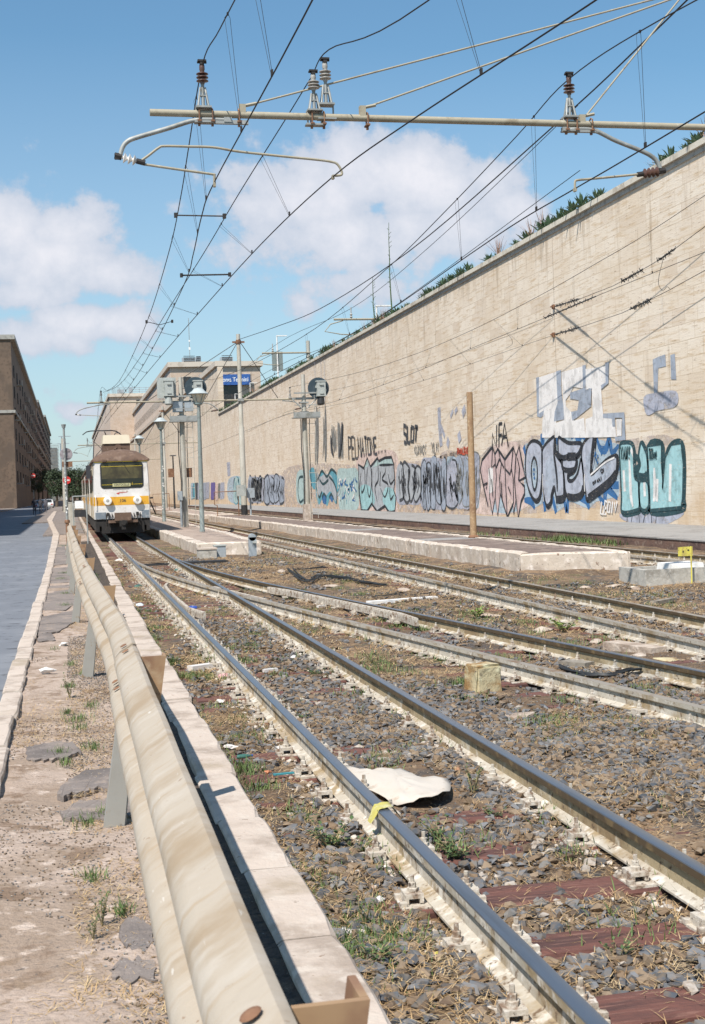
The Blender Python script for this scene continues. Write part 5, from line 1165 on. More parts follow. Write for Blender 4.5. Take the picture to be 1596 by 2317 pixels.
upper_portal(142, 20.9, 26.2, 16.4, 26.0, 'beam beside the white lamp above the planting, the farther one')
wire([(24.5,60,19.5),(24.0,85,17.4),(23.7,109,16.6),(22.6,142,17.4),(22,200,16.5)], .018, 'thin wire high above the planting on the station side')
wire([(24.5,60,16.4),(24.0,109,14.6),(22.6,142,15.0),(22,200,15.0)], .018, 'lower thin wire above the planting on the station side')
# ---------------- lamps and masts ----------------
def lantern_post(x, y, zb, ztop, lab, s=1.0, r=.075, lean=0):
    o = empty('street_lamp', (x, y, zb), lab, 'street lamp', 'lantern lamp posts'); H_ = ztop-zb
    zl = H_-.62*s; m = MB(); m.lathe([(r*1.25,0),(r*1.2,.06),(r*1.05,.08),(r,zl*.45),(r*.72,zl-.05),(r*.72,zl)], (0,0,0), 16)
    m.build('post', M['lamp_post'], o, smooth=True)
    m = MB(); m.lathe([(r*.72,0),(.10*s,.03*s),(.14*s,.06*s),(.145*s,.10*s)], (0,0,zl), 16); m.build('lantern_base', M['greenpaint'], o, smooth=True)
    m = MB(); m.lathe([(.13*s,0),(.19*s,.16*s),(.27*s,.32*s)], (0,0,zl+.10*s), 12); m.build('glass', M['lampglass'], o)
    m = MB(); m.lathe([(.28*s,0),(.36*s,-.01*s),(.37*s,.01*s),(.24*s,.10*s),(.16*s,.19*s),(.12*s,.20*s),(.04*s,.22*s)], (0,0,zl+.42*s), 18); m.build('cap', M['lamp_cap'], o, smooth=True)
    m = MB()
    for k in range(6):
        a = k*math.pi/3; m.tube([(.14*s*math.cos(a),.14*s*math.sin(a),zl+.1*s),(.275*s*math.cos(a),.275*s*math.sin(a),zl+.42*s)], .011*s, 4)
    m.build('cage', M['greenpaint'], o)
    return o
M['lamp_post'] = mat('lamp_post', (.20,.23,.22), [((.13,.14,.13), 5, .5, .7), ((.30,.31,.29), 14, .55, .72)], .6)
M['lamp_cap'] = mat('lamp_cap', (.42,.46,.46), [((.30,.33,.33), 6, .5, .7)], .5)
def lean(o, bx_, tx_, h): o.rotation_euler.y = math.atan2(tx_-bx_, h)
o = lantern_post(4.62, 47.62, .2, 5.33, 'lantern lamp post nearest the camera on the pale platform', 1.0, .082); lean(o, 4.62, 4.66, 5)
o = lantern_post(4.67, 67.84, .2, 5.46, 'second lantern lamp post covered with stickers, left of the first signal mast', 1.0, .085)
m = MB(); rr = random.Random(2)
for k in range(14): m.box((-.055+rr.uniform(0,.1), -.081, .6+rr.random()*2.2), (.05,.008,.07))
m.build('sticker', M['whitepaint'], o)
o = lantern_post(4.73, 90, .2, 5.56, 'third lantern lamp post whose head shows above the train roof', 1.0, .08)
o = empty('street_lamp', (9.63,125,.1), 'slim black T shaped lamp post before the wall', 'street lamp'); m = MB(); m.lathe([(.10,0),(.09,.3),(.06,5.0)], (0,0,0), 10); m.build('post', M['blackmetal'], o); m = MB(); m.box((0,0,5.06),(.66,.2,.10), taper=.7); m.build('lamp_head', M['blackmetal'], o)
o = empty('rusty_pole', (9.9,31.96,.228), 'plain rusty tubular pole standing on the dark platform edge', 'pole'); m = MB(); h = ony(1060,888,31.96).z-.22
m.lathe([(.085,0),(.082,1),(.078,h-.01),(.07,h)], (0,0,0), 18); m.build('tube', M['rustpole'], o, smooth=True); lean(o, 0, ony(1060,888,31.96).x-9.9+.03, h)
m = MB(); m.lathe([(.13,-.01),(.14,.03),(.10,.07)], (0,0,0), 14); m.build('foot', M['rust'], o)
# signal masts
def signal(x, y, zb, ztop, lab, heads, seed, lx):
    o = empty('signal_mast', (x,y,zb), lab, 'railway signal', 'signal masts'); H_ = ztop-zb
    m = MB(); m.lathe([(.125,0),(.115,H_*.6),(.082,H_)], (0,0,0), 18); m.build('post', M['pole'], o, smooth=True)
    # ladder
    m = MB(); m.tube([(lx-.02,-.22,.1),(lx-.06,-.22,H_-1.9)], .012, 5); m.tube([(lx+.30,-.22,.1),(lx+.30,-.22,H_-.9)], .012, 5)
    for k in range(int((H_-1.6)/.42)): m.tube([(lx-.02,-.22,.35+k*.42),(lx+.30,-.22,.35+k*.42)], .011, 5)
    m.build('ladder', M['pole'], o)
    for zc in (H_-1.85,):
        m = MB(); m.box((.05,-.12,zc),(1.15,.55,.035)); m.box((.05,-.38,zc+.12),(1.15,.03,.22)); 
        for sx in (-.5,.6): m.tube([(sx,-.38,zc),(sx,-.38,zc+.35)],.015,5)
        m.build('platform', M['steel_grey'], o)
    m = MB(); m.box((0,0,H_-1.02),(1.5 if len(heads)>1 else 1.0,.10,.09)); m.box((.15,-.2,H_-.80),(1.2,.08,.06)); m.box((0,0,H_-1.2),(.36,.36,.06)); m.box((0,0,H_-1.6),(.34,.34,.05)); m.tube([(-.5,-.05,H_-1.05),(-.1,-.1,H_-1.45)], .025, 6); m.tube([(.55,-.05,H_-1.05),(.12,-.1,H_-1.45)], .025, 6)
    m.box((.1,-.3,H_-1.32),(1.1,.03,.03)); m.build('bracket', M['steel_grey'], o)
    for hx, hz, kind in heads:
        hd = empty('signal_head', (hx,-.18,hz)); hd.parent = o
        m = MB()
        if kind == 'disc': m.lathe([(.46,0),(.46,.02)], (0,0,.0), 30, 'Y'); mt = M['disc']
        else: m.box((0,-.01,0),(.78,.02,.84)); mt = M['steel_pale']
        m.build('backboard', mt, hd)
        m = MB(); m.box((.08,-.16,-.02),(.36,.26,.56)); m.box((.08,-.16,.28),(.42,.30,.05)); m.box((.08,-.16,-.33),(.40,.30,.06)); m.box((.08,-.31,.14),(.16,.06,.06)); m.box((.08,-.31,-.24),(.16,.06,.05)); m.box((.28,-.16,-.1),(.06,.1,.1)); m.box((-.13,-.16,.05),(.05,.1,.1)); m.build('housing', M['steel_pale'], hd)
        m = MB(); m.lathe([(.12,0),(.17,.05),(.15,.3),(.10,.34)], (.06,-.14,-.72), 12); m.build('mounting', M['blackmetal'] if kind == 'disc' else M['steel_pale'], hd)
    m = MB(); m.tube([(-.17,-.1,H_-1.9),(-.19,-.14,H_-3.2),(-.13,-.15,H_-4.3),(-.15,-.12,1.0),(-.16,-.12,.2)], .022, 6); m.tube([(.2,-.12,H_-1.9),(.16,-.16,H_-2.9),(.17,-.16,.9)], .016, 6); m.build('cable', M['cable'], o)
    return o
M['disc'] = mat('signal_disc', (.03,.05,.065), [((.06,.08,.095), 5, .5, .7)], .5); M['steel_pale'] = mat('pale_grey_paint', (.36,.38,.36), [((.26,.27,.25), 6, .5, .7), ((.45,.46,.43), 15, .55, .7)], .6)
sB = signal(4.70,55.45,.2,6.42,'signal mast with a square board and a round board near the train', [(-.60,5.78,'square'),(.60,5.75,'disc')], 1, .12)
m = MB(); m.box((-.17,-.1,4.98),(.4,.25,.42)); m.box((.30,-.1,4.98),(.36,.25,.36)); m.build('relay_box', M['greybox'], sB)
m = MB(); m.box((-.52,.1,2.26),(.24,.03,.36)); m.box((.20,.1,2.26),(.30,.03,.40)); m.build('sign_plate', M['rust'], sB)
m = MB(); m.tube([(-.19,-.3,.0),(-.19,-.3,1.25)], .05, 8); m.box((-.22,-.3,1.3),(.20,.14,.38)); m.build('point_box', M['greybox'], sB)
sA = signal(9.92,55.73,.25,6.48,'single signal mast with a black round board in front of the wall', [(.62,5.62,'disc')], 2, .12)
m = MB(); m.box((0,-.02,.35),(.36,.36,.72)); m.build('plinth', M['kerbstone'], sA)
# pale street lamps on the station terrace
for (x,y,zt,lab,sg) in ((24,151,19.3,'slim white street lamp with sign board above the planting',True),(24,101,15.7,'slim white street lamp whose head peeps over the planting',False),(29.5,215,19.2,'white street lamp before the blue sign, the right one',False),(27.6,220,17.8,'white street lamp before the blue sign, the left one',False)):
    o = empty('terrace_lamp', (x,y,11.25), lab, 'street lamp', 'lamps on the terrace'); h = zt-11.25
    m = MB(); m.tube([(0,0,0),(0,0,h)], [.10,.07], 8); m.build('post', M['whitepaint'], o); m = MB(); m.box((.55,0,h),(1.2,.25,.10)); m.build('lamp_head', M['whitepaint'], o)
    if sg: m = MB(); m.box((0,.15,h-2.9),(1.25,.12,2.2)); m.build('sign_board', M['lamp_post'], o)
# ---------------- guardrail ----------------
GPX = [(.285,-1.5),(.285,2),(.285,4),(.295,6.6),(.30,8.4),(.25,11),(.205,13.5),(.16,17),(.12,21),(.07,28),(.03,35),(0,41)]
M['guard'] = mat('guardrail_cream', (.40,.34,.27), [((.295,.215,.135), 1.5, .45, .68, (1.4,2.0,1.4), .85), ((.46,.41,.35), 4.5, .50, .72, (1,2.2,1), .6), ((.34,.25,.16), 6, .54, .70, (.5,3.2,.5), .6), ((.20,.11,.06), 30, .68, .74), ((.58,.55,.50), 45, .66, .72, (1,.2,1), .6)], .72, bump=(9, .4, .012))
M['guardpost'] = mat('guard_post_rust', (.33,.21,.115), [((.22,.12,.07), 3, .46, .66), ((.42,.31,.2), 7, .52, .7), ((.12,.07,.05), 12, .62, .72)], .7)
M['leg'] = mat('leg_galvanised', (.30,.285,.255), [((.28,.26,.23), 4, .5, .68), ((.25,.17,.1), 9, .6, .72)], .7)
gr = empty('guardrail', (.28,1,0), 'long dusty cream steel guardrail between pavement and tracks', 'guardrail')
GP = [(0.0,.835),(-.012,.838),(-.03,.825),(-.075,.80),(-.098,.775),(-.105,.745),(-.098,.715),(-.075,.695),(-.045,.682),(-.035,.67),(-.045,.655),(-.078,.64),(-.112,.62),(-.128,.595),(-.132,.57),(-.12,.545),(-.09,.53),(-.07,.522)]
rr = random.Random(5)
def beamseg(y0, y1, off):
    path = []; y = y0
    while y <= y1+.001:
        for a, b in zip(GPX, GPX[1:]):
            if a[1] <= y <= b[1]: x = a[0]+(b[0]-a[0])*(y-a[1])/(b[1]-a[1]); break
        dent = .0025*math.sin(y*1.9)+.0015*math.sin(y*4.3+1)
        path.append((x+dent*.5+off, y, dent*.4)); y += .16 if y < 12 else .5
    m = MB(); n = len(GP); outer = GP; t = .008
    prof = outer+[(p[0]+t, p[1]-(.004 if i < 9 else -.0)) for i, p in enumerate(outer)][::-1]
    m.sweep(prof, path); return m
for i, (a, b) in enumerate(((-1.5,6.95),(6.9,15.2),(15.1,24),(23.9,32),(31.9,40.9))):
    o = beamseg(a, b, .004*(i % 2)).build('beam', M['guard'], gr, smooth=True); o.location = (-.28,-1,0)
for k, y in enumerate((2.02,6.62,12.0,17.6,22.8,27.9,33,38)):
    for a, b in zip(GPX, GPX[1:]):
        if a[1] <= y <= b[1]: x = a[0]+(b[0]-a[0])*(y-a[1])/(b[1]-a[1])
    p = empty('post', (x-.28, y-1, 0)); p.parent = gr
    # leaning channel post: wide rusty plate facing the camera, narrow at foot
    m = MB()
    def quadbox(m, q, y0, y1): m.add([(a,y0,b) for a,b in q]+[(a,y1,b) for a,b in q], [(0,1,2,3),(7,6,5,4),(0,4,5,1),(1,5,6,2),(2,6,7,3),(3,7,4,0)])
    quadbox(m, [(.002,.80),(.145,.80),(.05,.20),(-.03,.20)], -.01, .004)
    quadbox(m, [(.131,.80),(.145,.80),(.05,.20),(.036,.20)], .005, .10)
    m.build('spacer', M['guardpost'], p)
    m = MB(); quadbox(m, [(-.10,.52),(-.02,.52),(-.11,-.2),(-.215,-.2)], .0, .012); quadbox(m, [(-.10,.52),(-.088,.52),(-.203,-.2),(-.215,-.2)], .013, .11); quadbox(m, [(-.03,.52),(-.018,.52),(-.10,-.2),(-.112,-.2)], .013, .11)
    m.build('leg', M['leg'], p)
for y in (1.95,6.70,6.95,15.0,15.3,23.9): 
    for a, b in zip(GPX, GPX[1:]):
        if a[1] <= y <= b[1]: x = a[0]+(b[0]-a[0])*(y-a[1])/(b[1]-a[1])
    for dx, z, ry in ((-.050,.815,-.45),(-.10,.632,-.5)):
        m = MB(); m.lathe([(.016,0),(.019,.002),(.016,.005),(.006,.008)], (0,0,0), 12); o = m.build('bolt', M['rust'], gr); o.location = (x+dx-.28, y-1, z+.006); o.rotation_euler.y = ry
m = MB(); m.add([(-.13,-.06,.0),(-.06,.06,.03),(-.04,.07,.10),(-.10,-.02,.12),(-.12,-.06,.02)], [(0,1,2,3)]); 
m = MB(); m.add([(-.035,0,.69),(-.10,-.35,.66),(-.035,-.38,.70),(-.03,0,.75),(-.03,.05,.73)], [(0,1,2,3,4)]); o = m.build('reflector', mat('reflector_red', (.62,.09,.04), rough=.4), gr); o.location = (.17-.28, 19.0-1, .02)
# weathered posts carrying the fence on beyond the rail
for i,(x,y) in enumerate(((.06,58),(.12,61.5),(.02,66))):
    m = MB(); m.bx(-.10,.10,-.06,.06,-.1,1.35-i*.06); m.bx(-.11,.11,-.07,.07,1.35-i*.06,1.39-i*.06); o = m.build('fence_post', M['pole']); o.location = (x,y,0); tag(o, ('nearest','middle','farthest')[i]+' squat concrete post at the far end of the guardrail', 'post', 'concrete posts beyond the guardrail')
g_ = empty('gate', (.35,47,0), 'grey tubular gate with a white board beside the train', 'gate')
m = MB(); m.tube([(-.23,0,-.1),(-.23,0,1.64)], .02, 8); m.tube([(.23,0,-.1),(.23,0,1.64)], .025, 8); m.tube([(-.25,0,1.62),(.24,0,1.62)], .02, 8); m.tube([(-.23,0,.5),(.23,0,.45)], .008, 5); m.tube([(-.23,0,.75),(.23,0,.7)], .008, 5); m.build('frame', M['steel_grey'], g_)
m = MB(); m.box((-.02,-.02,1.33),(.30,.01,.26)); m.build('board', M['whitepaint'], g_)
m = MB(); m.bx(-.2,.2,.0,.02,.9,1.15); m.build('panel', M['blackmetal'], g_)
# ---------------- street signs ----------------
sp_ = empty('sign_post', (-.08,38.15,-.05), 'old rusty sign post seen from behind with a round sign and a small plate', 'road sign')
m = MB(); m.lathe([(.05,0),(.048,.9),(.046,.92)], (0,0,0), 12); m.lathe([(.062,.92),(.075,.94),(.075,1.0),(.05,1.02)], (0,0,0), 12); m.build('lower_tube', M['rust'], sp_)
m = MB(); m.lathe([(.035,1.0),(.033,2.3),(.030,3.62)], (0,0,0), 12); m.lathe([(.045,3.60),(.065,3.68),(.065,3.70)], (0,0,0), 10); m.build('upper_tube', mat('post_grey', (.26,.27,.26), [((.14,.13,.12), 14, .5, .65), ((.55,.54,.5), 18, .62, .7)], .7), sp_)
m = MB(); m.lathe([(.172,0),(.178,.006),(.172,.012)], (.04,.06,2.86), 28, 'Y'); m.box((.04,.045,2.95),(.20,.02,.03)); m.box((.04,.045,2.77),(.20,.02,.03)); m.build('round_sign', mat('sign_back', (.30,.26,.27), [((.20,.17,.17), 8, .45, .65)], .6), sp_)
m = MB(); m.box((.06,.06,2.58),(.29,.012,.155)); m.build('plate', M['rust'], sp_)
m = MB()
rr = random.Random(8)
for k in range(16): m.box((rr.uniform(-.02,.02),-.038,1.1+rr.random()*1.1),(.03,.01,.05))
m.build('sticker', M['whitepaint'], sp_)
n_ = empty('no_entry_sign', (-.16,125,-.1), 'red no entry sign with white bar behind the old post', 'road sign')
m = MB(); m.lathe([(.045,0),(.045,3.0)], (0,.05,0), 8); m.build('post', M['steel_grey'], n_); m = MB(); m.lathe([(.36,0),(.36,.02)], (0,0,3.27), 24, 'Y'); m.build('disc', mat('no_entry_red', (.55,.04,.035), rough=.5), n_); m = MB(); m.box((0,-.03,3.27),(.5,.01,.12)); m.build('bar', M['whitepaint'], n_)
n_ = empty('no_entry_sign', (-5.3,210,-.1), 'tiny red no entry sign among the parked cars', 'road sign')
m = MB(); m.lathe([(.045,0),(.045,3.0)], (0,.05,0), 8); m.build('post', M['steel_grey'], n_); m = MB(); m.lathe([(.36,0),(.36,.02)], (0,0,5.2), 24, 'Y'); m.build('disc', M['redmark'], n_); m = MB(); m.box((0,-.03,5.2),(.5,.01,.12)); m.build('bar', M['whitepaint'], n_)
# cars
def make_car(col, lab, loc, rz=0):
    mt = mat('car_paint', col, rough=.3, metal=.2); o = empty('parked_car', loc, lab, 'car', 'cars parked along the street', rz)
    prof = [(-2.0,.30),(-2.05,.62),(-1.9,.86),(-1.1,.98),(-.55,1.42),(.75,1.46),(1.45,1.02),(1.98,.92),(2.05,.55),(2.0,.30)]
    m = MB()
    L_ = [(-.84 if z < 1.2 else -.66, y, z) for y, z in prof]; R2 = [(.84 if z < 1.2 else .66, y, z) for y, z in prof]; n = len(prof)
    m.add(L_+R2, [tuple(range(n)), tuple(range(n,2*n))[::-1]]+[(i,(i+1)%n,n+(i+1)%n,n+i) for i in range(n)]); m.build('body', mt, o)
    m = MB(); m.add([(-.62,-1.08,1.01),(.62,-1.08,1.01),(.55,-.60,1.40),(-.55,-.60,1.40)], [(0,1,2,3)]); m.add([(-.62,1.40,1.08),(.62,1.40,1.08),(.55,.80,1.46),(-.55,.80,1.46)], [(3,2,1,0)])
    for v in range(8): m.v[v] = (m.v[v][0], m.v[v][1]+(-.02 if v < 4 else .02), m.v[v][2]+.01)
    for s in (-1,1): m.add([(s*.80,-.95,1.02),(s*.68,-.5,1.38),(s*.68,.7,1.42),(s*.80,1.3,1.05)], [(0,1,2,3)])
    m.build('window', M['tr_glass'], o, fix=False)
    for s in (-1,1):
        for y in (-1.3,1.3): m = MB(); m.lathe([(.31,-.1),(.31,.1)], (s*.78,y,.31), 14, 'X'); m.build('wheel', M['ink'], o)
        m = MB(); m.box((s*.6,-2.04,.68),(.3,.04,.16)); m.build('tail_light', M['redmark'], o)
for i, (col, x, y, d) in enumerate((((.35,.38,.42),-3.9,190,'dusty blue grey car, nearest of the parked row'),((.62,.62,.6),-3.4,222,'white car parked second in the row'),((.08,.09,.11),-4.6,245,'dark car parked third in the row'),((.45,.46,.48),-4.4,275,'silver car parked fourth in the row'),((.5,.1,.08),-5.2,300,'small red car parked fifth in the row'),((.6,.6,.58),-5.0,335,'farthest white car in the parked row'))):
    make_car(col, d, (x,y,-.1))
# people walking on the road far away
def person(x, y, lab, h, top, seed):
    rr = random.Random(seed); st = .16
    V_ = [(0,0,.95),(0,0,1.15),(0,0,1.40),(0,0,1.52),(0,-.01,1.66),(0,0,1.74),(-.19,0,1.40),(-.24,.05,1.12),(-.22,-.10,.90),(.19,0,1.40),(.24,-.05,1.12),(.22,.10,.90),(-.09,0,.90),(-.10,st*.6,.50),(-.10,st*1.3,.07),(-.10,st*1.3-.14,.04),(.09,0,.90),(.10,-st*.5,.50),(.10,-st,.07),(.10,-st-.14,.04)]
    E_ = [(0,1),(1,2),(2,3),(3,4),(4,5),(2,6),(6,7),(7,8),(2,9),(9,10),(10,11),(0,12),(12,13),(13,14),(14,15),(0,16),(16,17),(17,18),(18,19)]
    rad = [.15,.14,.16,.055,.10,.09,.06,.045,.035,.06,.045,.035,.095,.06,.045,.035,.095,.06,.045,.035]
    me = bpy.data.meshes.new('person'); me.from_pydata([(a*h/1.75,b,c*h/1.75) for a,b,c in V_], E_, []); o = bpy.data.objects.new('person', me); COL.objects.link(o)
    md = o.modifiers.new('skin','SKIN'); md.use_smooth_shade = True
    for i, s_ in enumerate(me.skin_vertices[0].data): s_.radius = (rad[i], rad[i]*.8); s_.use_root = (i == 0)
    sm = o.modifiers.new('sub','SUBSURF'); sm.levels = 1; sm.render_levels = 1
    me.materials.append(mat('clothes', top, rough=.9)); o.location = (x,y,-.1)
    tag(o, lab, 'person', 'people on the street')
person(-3.55,140,'person in dark clothes walking away near the left edge of the road',1.76,(.03,.03,.04),1)
person(-3.05,147,'person in dark trousers walking beside the first one on the road',1.70,(.05,.045,.05),2)
person(-2.6,152,'person in a grey top standing beside the parked cars',1.68,(.10,.10,.12),3)
# ---------------- small fixed things by the tracks ----------------
o = empty('concrete_block', (3.52,35.3,-.2), 'pale concrete cable block in front of the pale platform', 'concrete block'); m = MB(); m.box((0,0,.14),(.48,.5,.30)); m.build('block', M['concrete'], o); m = MB(); m.box((0,0,.31),(.52,.54,.04)); m.build('lid', M['kerbstone'], o)
o = empty('junction_box', (3.92,35.75,-.2), 'small blue grey metal box beside the concrete block', 'junction box'); m = MB(); m.box((0,0,.17),(.30,.32,.36)); m.build('box', M['greybox'], o); m = MB(); m.box((0,0,.36),(.34,.36,.03)); m.build('lid', M['steel_pale'], o)
o = empty('marker_post', (4.79,35.6,-.2), 'short rounded grey metal post beside the platform corner', 'post'); m = MB(); m.box((0,0,.27),(.20,.16,.56)); m.lathe([(.10,-.08),(.10,.08)], (0,0,.55), 16, 'Y'); m.build('body', M['greybox'], o); m = MB(); m.box((.05,-.11,.42),(.11,.08,.06)); m.build('lock_box', M['steel_pale'], o)
o = empty('junction_box', (9.98,74.3,.24), 'grey cabinet on a thin stand to the right of the tall mast', 'junction box'); m = MB(); m.tube([(0,0,0),(0,0,1.0)], .05, 8); m.build('stand', M['greybox'], o); m = MB(); m.box((.02,0,1.25),(.42,.3,.55)); m.build('box', M['greybox'], o)
m = MB(); m.box((-.55,0,1.4),(.5,.3,.62)); o2 = m.build('junction_box', M['steel_pale']); o2.location = (9.98+.0,74.0,.24); tag(o2, 'grey box strapped to the front of the tall mast base', 'junction box')
for i,(x,y) in enumerate(((8.3,74.3),(7.2,112))):
    o = empty('pipe_railing', (x,y,.1), 'rusty pipe railing '+('left of the tall mast' if i==0 else 'behind the first signal mast'), 'railing'); m = MB(); m.tube([(-.2,0,0),(-.2,0,.75),(-.35,0,.8),(-.35,0,1.5),(1.0,0,1.52)], .03, 6); m.tube([(-.2,0,.1),(1.2,0,.12)], .03, 6); m.tube([(1.0,0,0),(1.0,0,1.52)], .03, 6); m.build('pipes', M['rust'], o)
o = empty('stop_signal', (5.6,98,.0), 'small red and white round marker on a buffer beside the train', 'signal'); m = MB(); m.lathe([(.17,0),(.17,.02)],(0,0,1.72),18,'Y'); m.build('disc', M['redmark'], o); m = MB(); m.lathe([(.21,.021),(.21,.03)],(0,0,1.72),18,'Y'); m.build('rim', M['whitepaint'], o); m = MB(); m.box((.05,.1,1.35),(.7,.3,.12)); m.tube([(.1,.1,1.3),(.6,.6,.1)],.05,6); m.tube([(0,.1,0),(0,.1,1.7)],.03,6); m.build('buffer_frame', M['blackmetal'], o)
# concrete chamber with the white lid and the yellow plate at the right edge
M['yellowp'] = mat('yellow_paint', (.62,.55,.10), [((.45,.36,.10), 10, .5, .7), ((.3,.22,.1), 22, .6, .7)], .7)
o = empty('cable_chamber', (9.75,20.5,-.2), 'low open concrete chamber at the right side before the platform', 'concrete chamber')
m = MB(); m.bx(-.70,.75,-.55,-.45,-.1,.30); m.bx(-.70,-.60,-.449,.5,-.1,.30); m.bx(.65,.75,-.449,.5,-.1,.30); m.bx(-.599,.649,.4,.5,-.1,.29); m.build('walls', M['concrete'], o)
m = MB(); m.box((.18,0,.24),(.62,.6,.24), taper=.9); o2 = m.build('junction_box', M['whitepaint']); o2.location = (9.75,20.5,-.2); tag(o2, 'white box sitting inside the open concrete chamber', 'junction box')
o = empty('yellow_marker', (9.81,19.85,-.2), 'small yellow plate on a thin stake by the concrete chamber', 'marker'); m = MB(); m.tube([(0,0,0),(0,0,.66)], .012, 6); m.build('stake', M['yellowp'], o); m = MB(); m.box((-.10,0,.58),(.25,.01,.15)); m.build('plate', M['yellowp'], o)
m = MB(); m.box((-.14,-.008,.58),(.02,.004,.03)); m.box((-.05,-.008,.60),(.03,.004,.02)); m.build('mark', M['ink'], o)
# ---------------- loose things, ballast and plants ----------------
M['paintstone'] = mat('yellow_stone', (.46,.39,.24), [((.28,.16,.06), 4, .46, .62), ((.58,.54,.36), 9, .5, .7), ((.12,.09,.06), 16, .6, .7)], .9, bump=(14,.8,.02))
M['cloth'] = mat('dirty_cloth', (.52,.47,.41), [((.50,.44,.37), 4, .45, .65), ((.40,.33,.26), 9, .6, .72)], .9, bump=(60,.3,.004))
M['paper'] = mat('litter_white', (.62,.59,.56), [((.55,.52,.5), 12, .5, .7)], .7)
M['pinkrag'] = mat('pink_rag', (.60,.34,.35), [((.66,.55,.52), 12, .5, .7)], .8)
M['bagclear'] = mat('plastic_film', (.62,.66,.68), [((.40,.46,.46), 14, .5, .7)], .25)
M['yellowfilm'] = mat('yellow_film', (.50,.44,.12), [((.6,.56,.3), 12, .5, .7)], .35)
M['greenglass'] = mat('green_bottle', (.05,.14,.11), [((.12,.24,.2), 14, .5, .7)], .12, spec=.8)
M['bluewrap'] = mat('blue_wrap', (.04,.08,.32), [((.3,.35,.5), 14, .55, .7)], .4)
M['tealcloth'] = mat('teal_strap', (.04,.22,.25), rough=.7)
M['rubble'] = mat('rubble', (.44,.36,.29), [((.30,.23,.18), 4, .45, .65), ((.54,.46,.39), 9, .5, .7)], .95, bump=(20,.8,.02))
M['brick'] = mat('orange_chip', (.45,.19,.10), rough=.9)
def lump(r, seed, sx=1, sy=1, sz=.6, n=2, jag=.25):
    import bmesh
    b = bmesh.new(); bmesh.ops.create_icosphere(b, subdivisions=n, radius=1.0); rr = random.Random(seed)
    ax = [Vector((rr.uniform(-1,1),rr.uniform(-1,1),rr.uniform(-1,1))).normalized() for _ in range(9)]; dd = [rr.uniform(.45,.85) for _ in ax]
    for v in b.verts:
        for a, d in zip(ax, dd):
            k = v.co.dot(a)
            if k > d: v.co -= a*(k-d)
        v.co *= 1+rr.uniform(-jag,jag)*.25
    vs = [(v.co.x*r*sx, v.co.y*r*sy, v.co.z*r*sz) for v in b.verts]; b.verts.ensure_lookup_table(); fs = [tuple(v.index for v in f.verts) for f in b.faces]; b.free(); return vs, fs
def lumpobj(name, mt, loc, r, seed, lab, cat, sx=1, sy=1, sz=.6, jag=.25, n=2, group=None, rz=None, smooth=False):
    vs, fs = lump(r, seed, sx, sy, sz, n, jag); m = MB(); m.add(vs, fs); o = m.build(name, mt, smooth=smooth); o.location = loc; o.rotation_euler.z = rz if rz is not None else seed*1.3; return tag(o, lab, cat, group)
def at(c, x, y, z=-.15): p = onz(*c(x, y), z); return (p.x, p.y, z)
# yellow stone block
o = empty('stone_block', (3.36,10.72,-.18), 'chipped yellow painted stone block between the branch and the straight track', 'stone block', rz=.25)
import bmesh
m = MB(); m.box((0,0,.12),(.26,.24,.26), taper=.93); x_ = m.build('block', M['paintstone'], o); b = bmesh.new(); b.from_mesh(x_.data); bmesh.ops.bevel(b, geom=list(b.edges), offset=.02, segments=2, affect='EDGES'); bmesh.ops.subdivide_edges(b, edges=b.edges[:], cuts=1)
rr = random.Random(1)
for v in b.verts: v.co += Vector((rr.uniform(-.006,.006), rr.uniform(-.006,.006), rr.uniform(-.006,.006)))
b.to_mesh(x_.data); b.free()
lumpobj('rubble_chunk', M['rubble'], at(cK,925,380), .24, 3, 'crumbled pinkish lump leaning on the platform front', 'rubble', 1,.7,.9, n=3)
for i,(c,x,y,r,lab) in enumerate(((cK,1165,375,.09,'grey stone lump near the concrete chamber'),(cK,980,495,.10,'flat pale stone in front of the crumbled lump'),(cK,1170,490,.14,'pale flat rock left of the concrete chamber foot'),(cK,1310,500,.15,'pale rock at the foot of the concrete chamber'),(cM,310,330,.17,'pale slab fragment between the middle tracks, left one'),(cM,310,385,.15,'buff rubble slab below the left fragment'),(cM,575,335,.16,'broken pale slab with a yellowish corner'),(cM,690,340,.18,'grey rubble slab beside the middle track'),(cM,1130,520,.17,'hollow grey brick lying near the white plank'),(cM,650,490,.14,'pale rubble by the cable heap'),(cK,1045,860,.10,'upright pale stone on the right between the tracks'),(cK,340,685,.12,'buff stone beside the bright weed'),(cK,690,780,.14,'flat pinkish stone beyond the branch rail'),(cK,1530,985,.13,'yellow and red painted rock at the right edge'),(cK,520,1370,.13,'buff flat rock among grey ballast'),(cK,1330,960,.12,'rounded rubble lump beside the slab at the right'))):
    lumpobj('rubble_stone', M['rubble'] if 'yellow and' not in lab else M['paintstone'], at(c,x,y), r, 20+i, lab, 'stone', 1.3,.8,.35, group='loose rubble stones')
def plank(p0, p1, w, t, mt, name, lab, cat='plank', z=-.13):
    a = Vector(p0); b = Vector(p1); m = MB(); L_ = (b-a).length; ang = math.atan2(b.y-a.y, b.x-a.x); m.box((0,0,0),(L_,w,t)); o = m.build(name, mt); o.location = ((a+b)/2); o.location.z = z; o.rotation_euler.z = ang; return tag(o, lab, cat)
plank(at(cM,900,595,-.12), at(cM,1365,560,-.12), .12, .05, M['whitepaint'], 'plank', 'white painted board lying between the middle tracks')
plank(at(cK,1150,880,-.12), at(cK,1480,925,-.12), .20, .09, M['rubble'], 'stone_slab', 'long pinkish stone slab leaning by the right edge', 'stone slab')
plank(at(cK,830,1020), at(cK,1010,1035), .16, .05, M['wood_grey'], 'plank', 'weathered grey board between the branch rails')
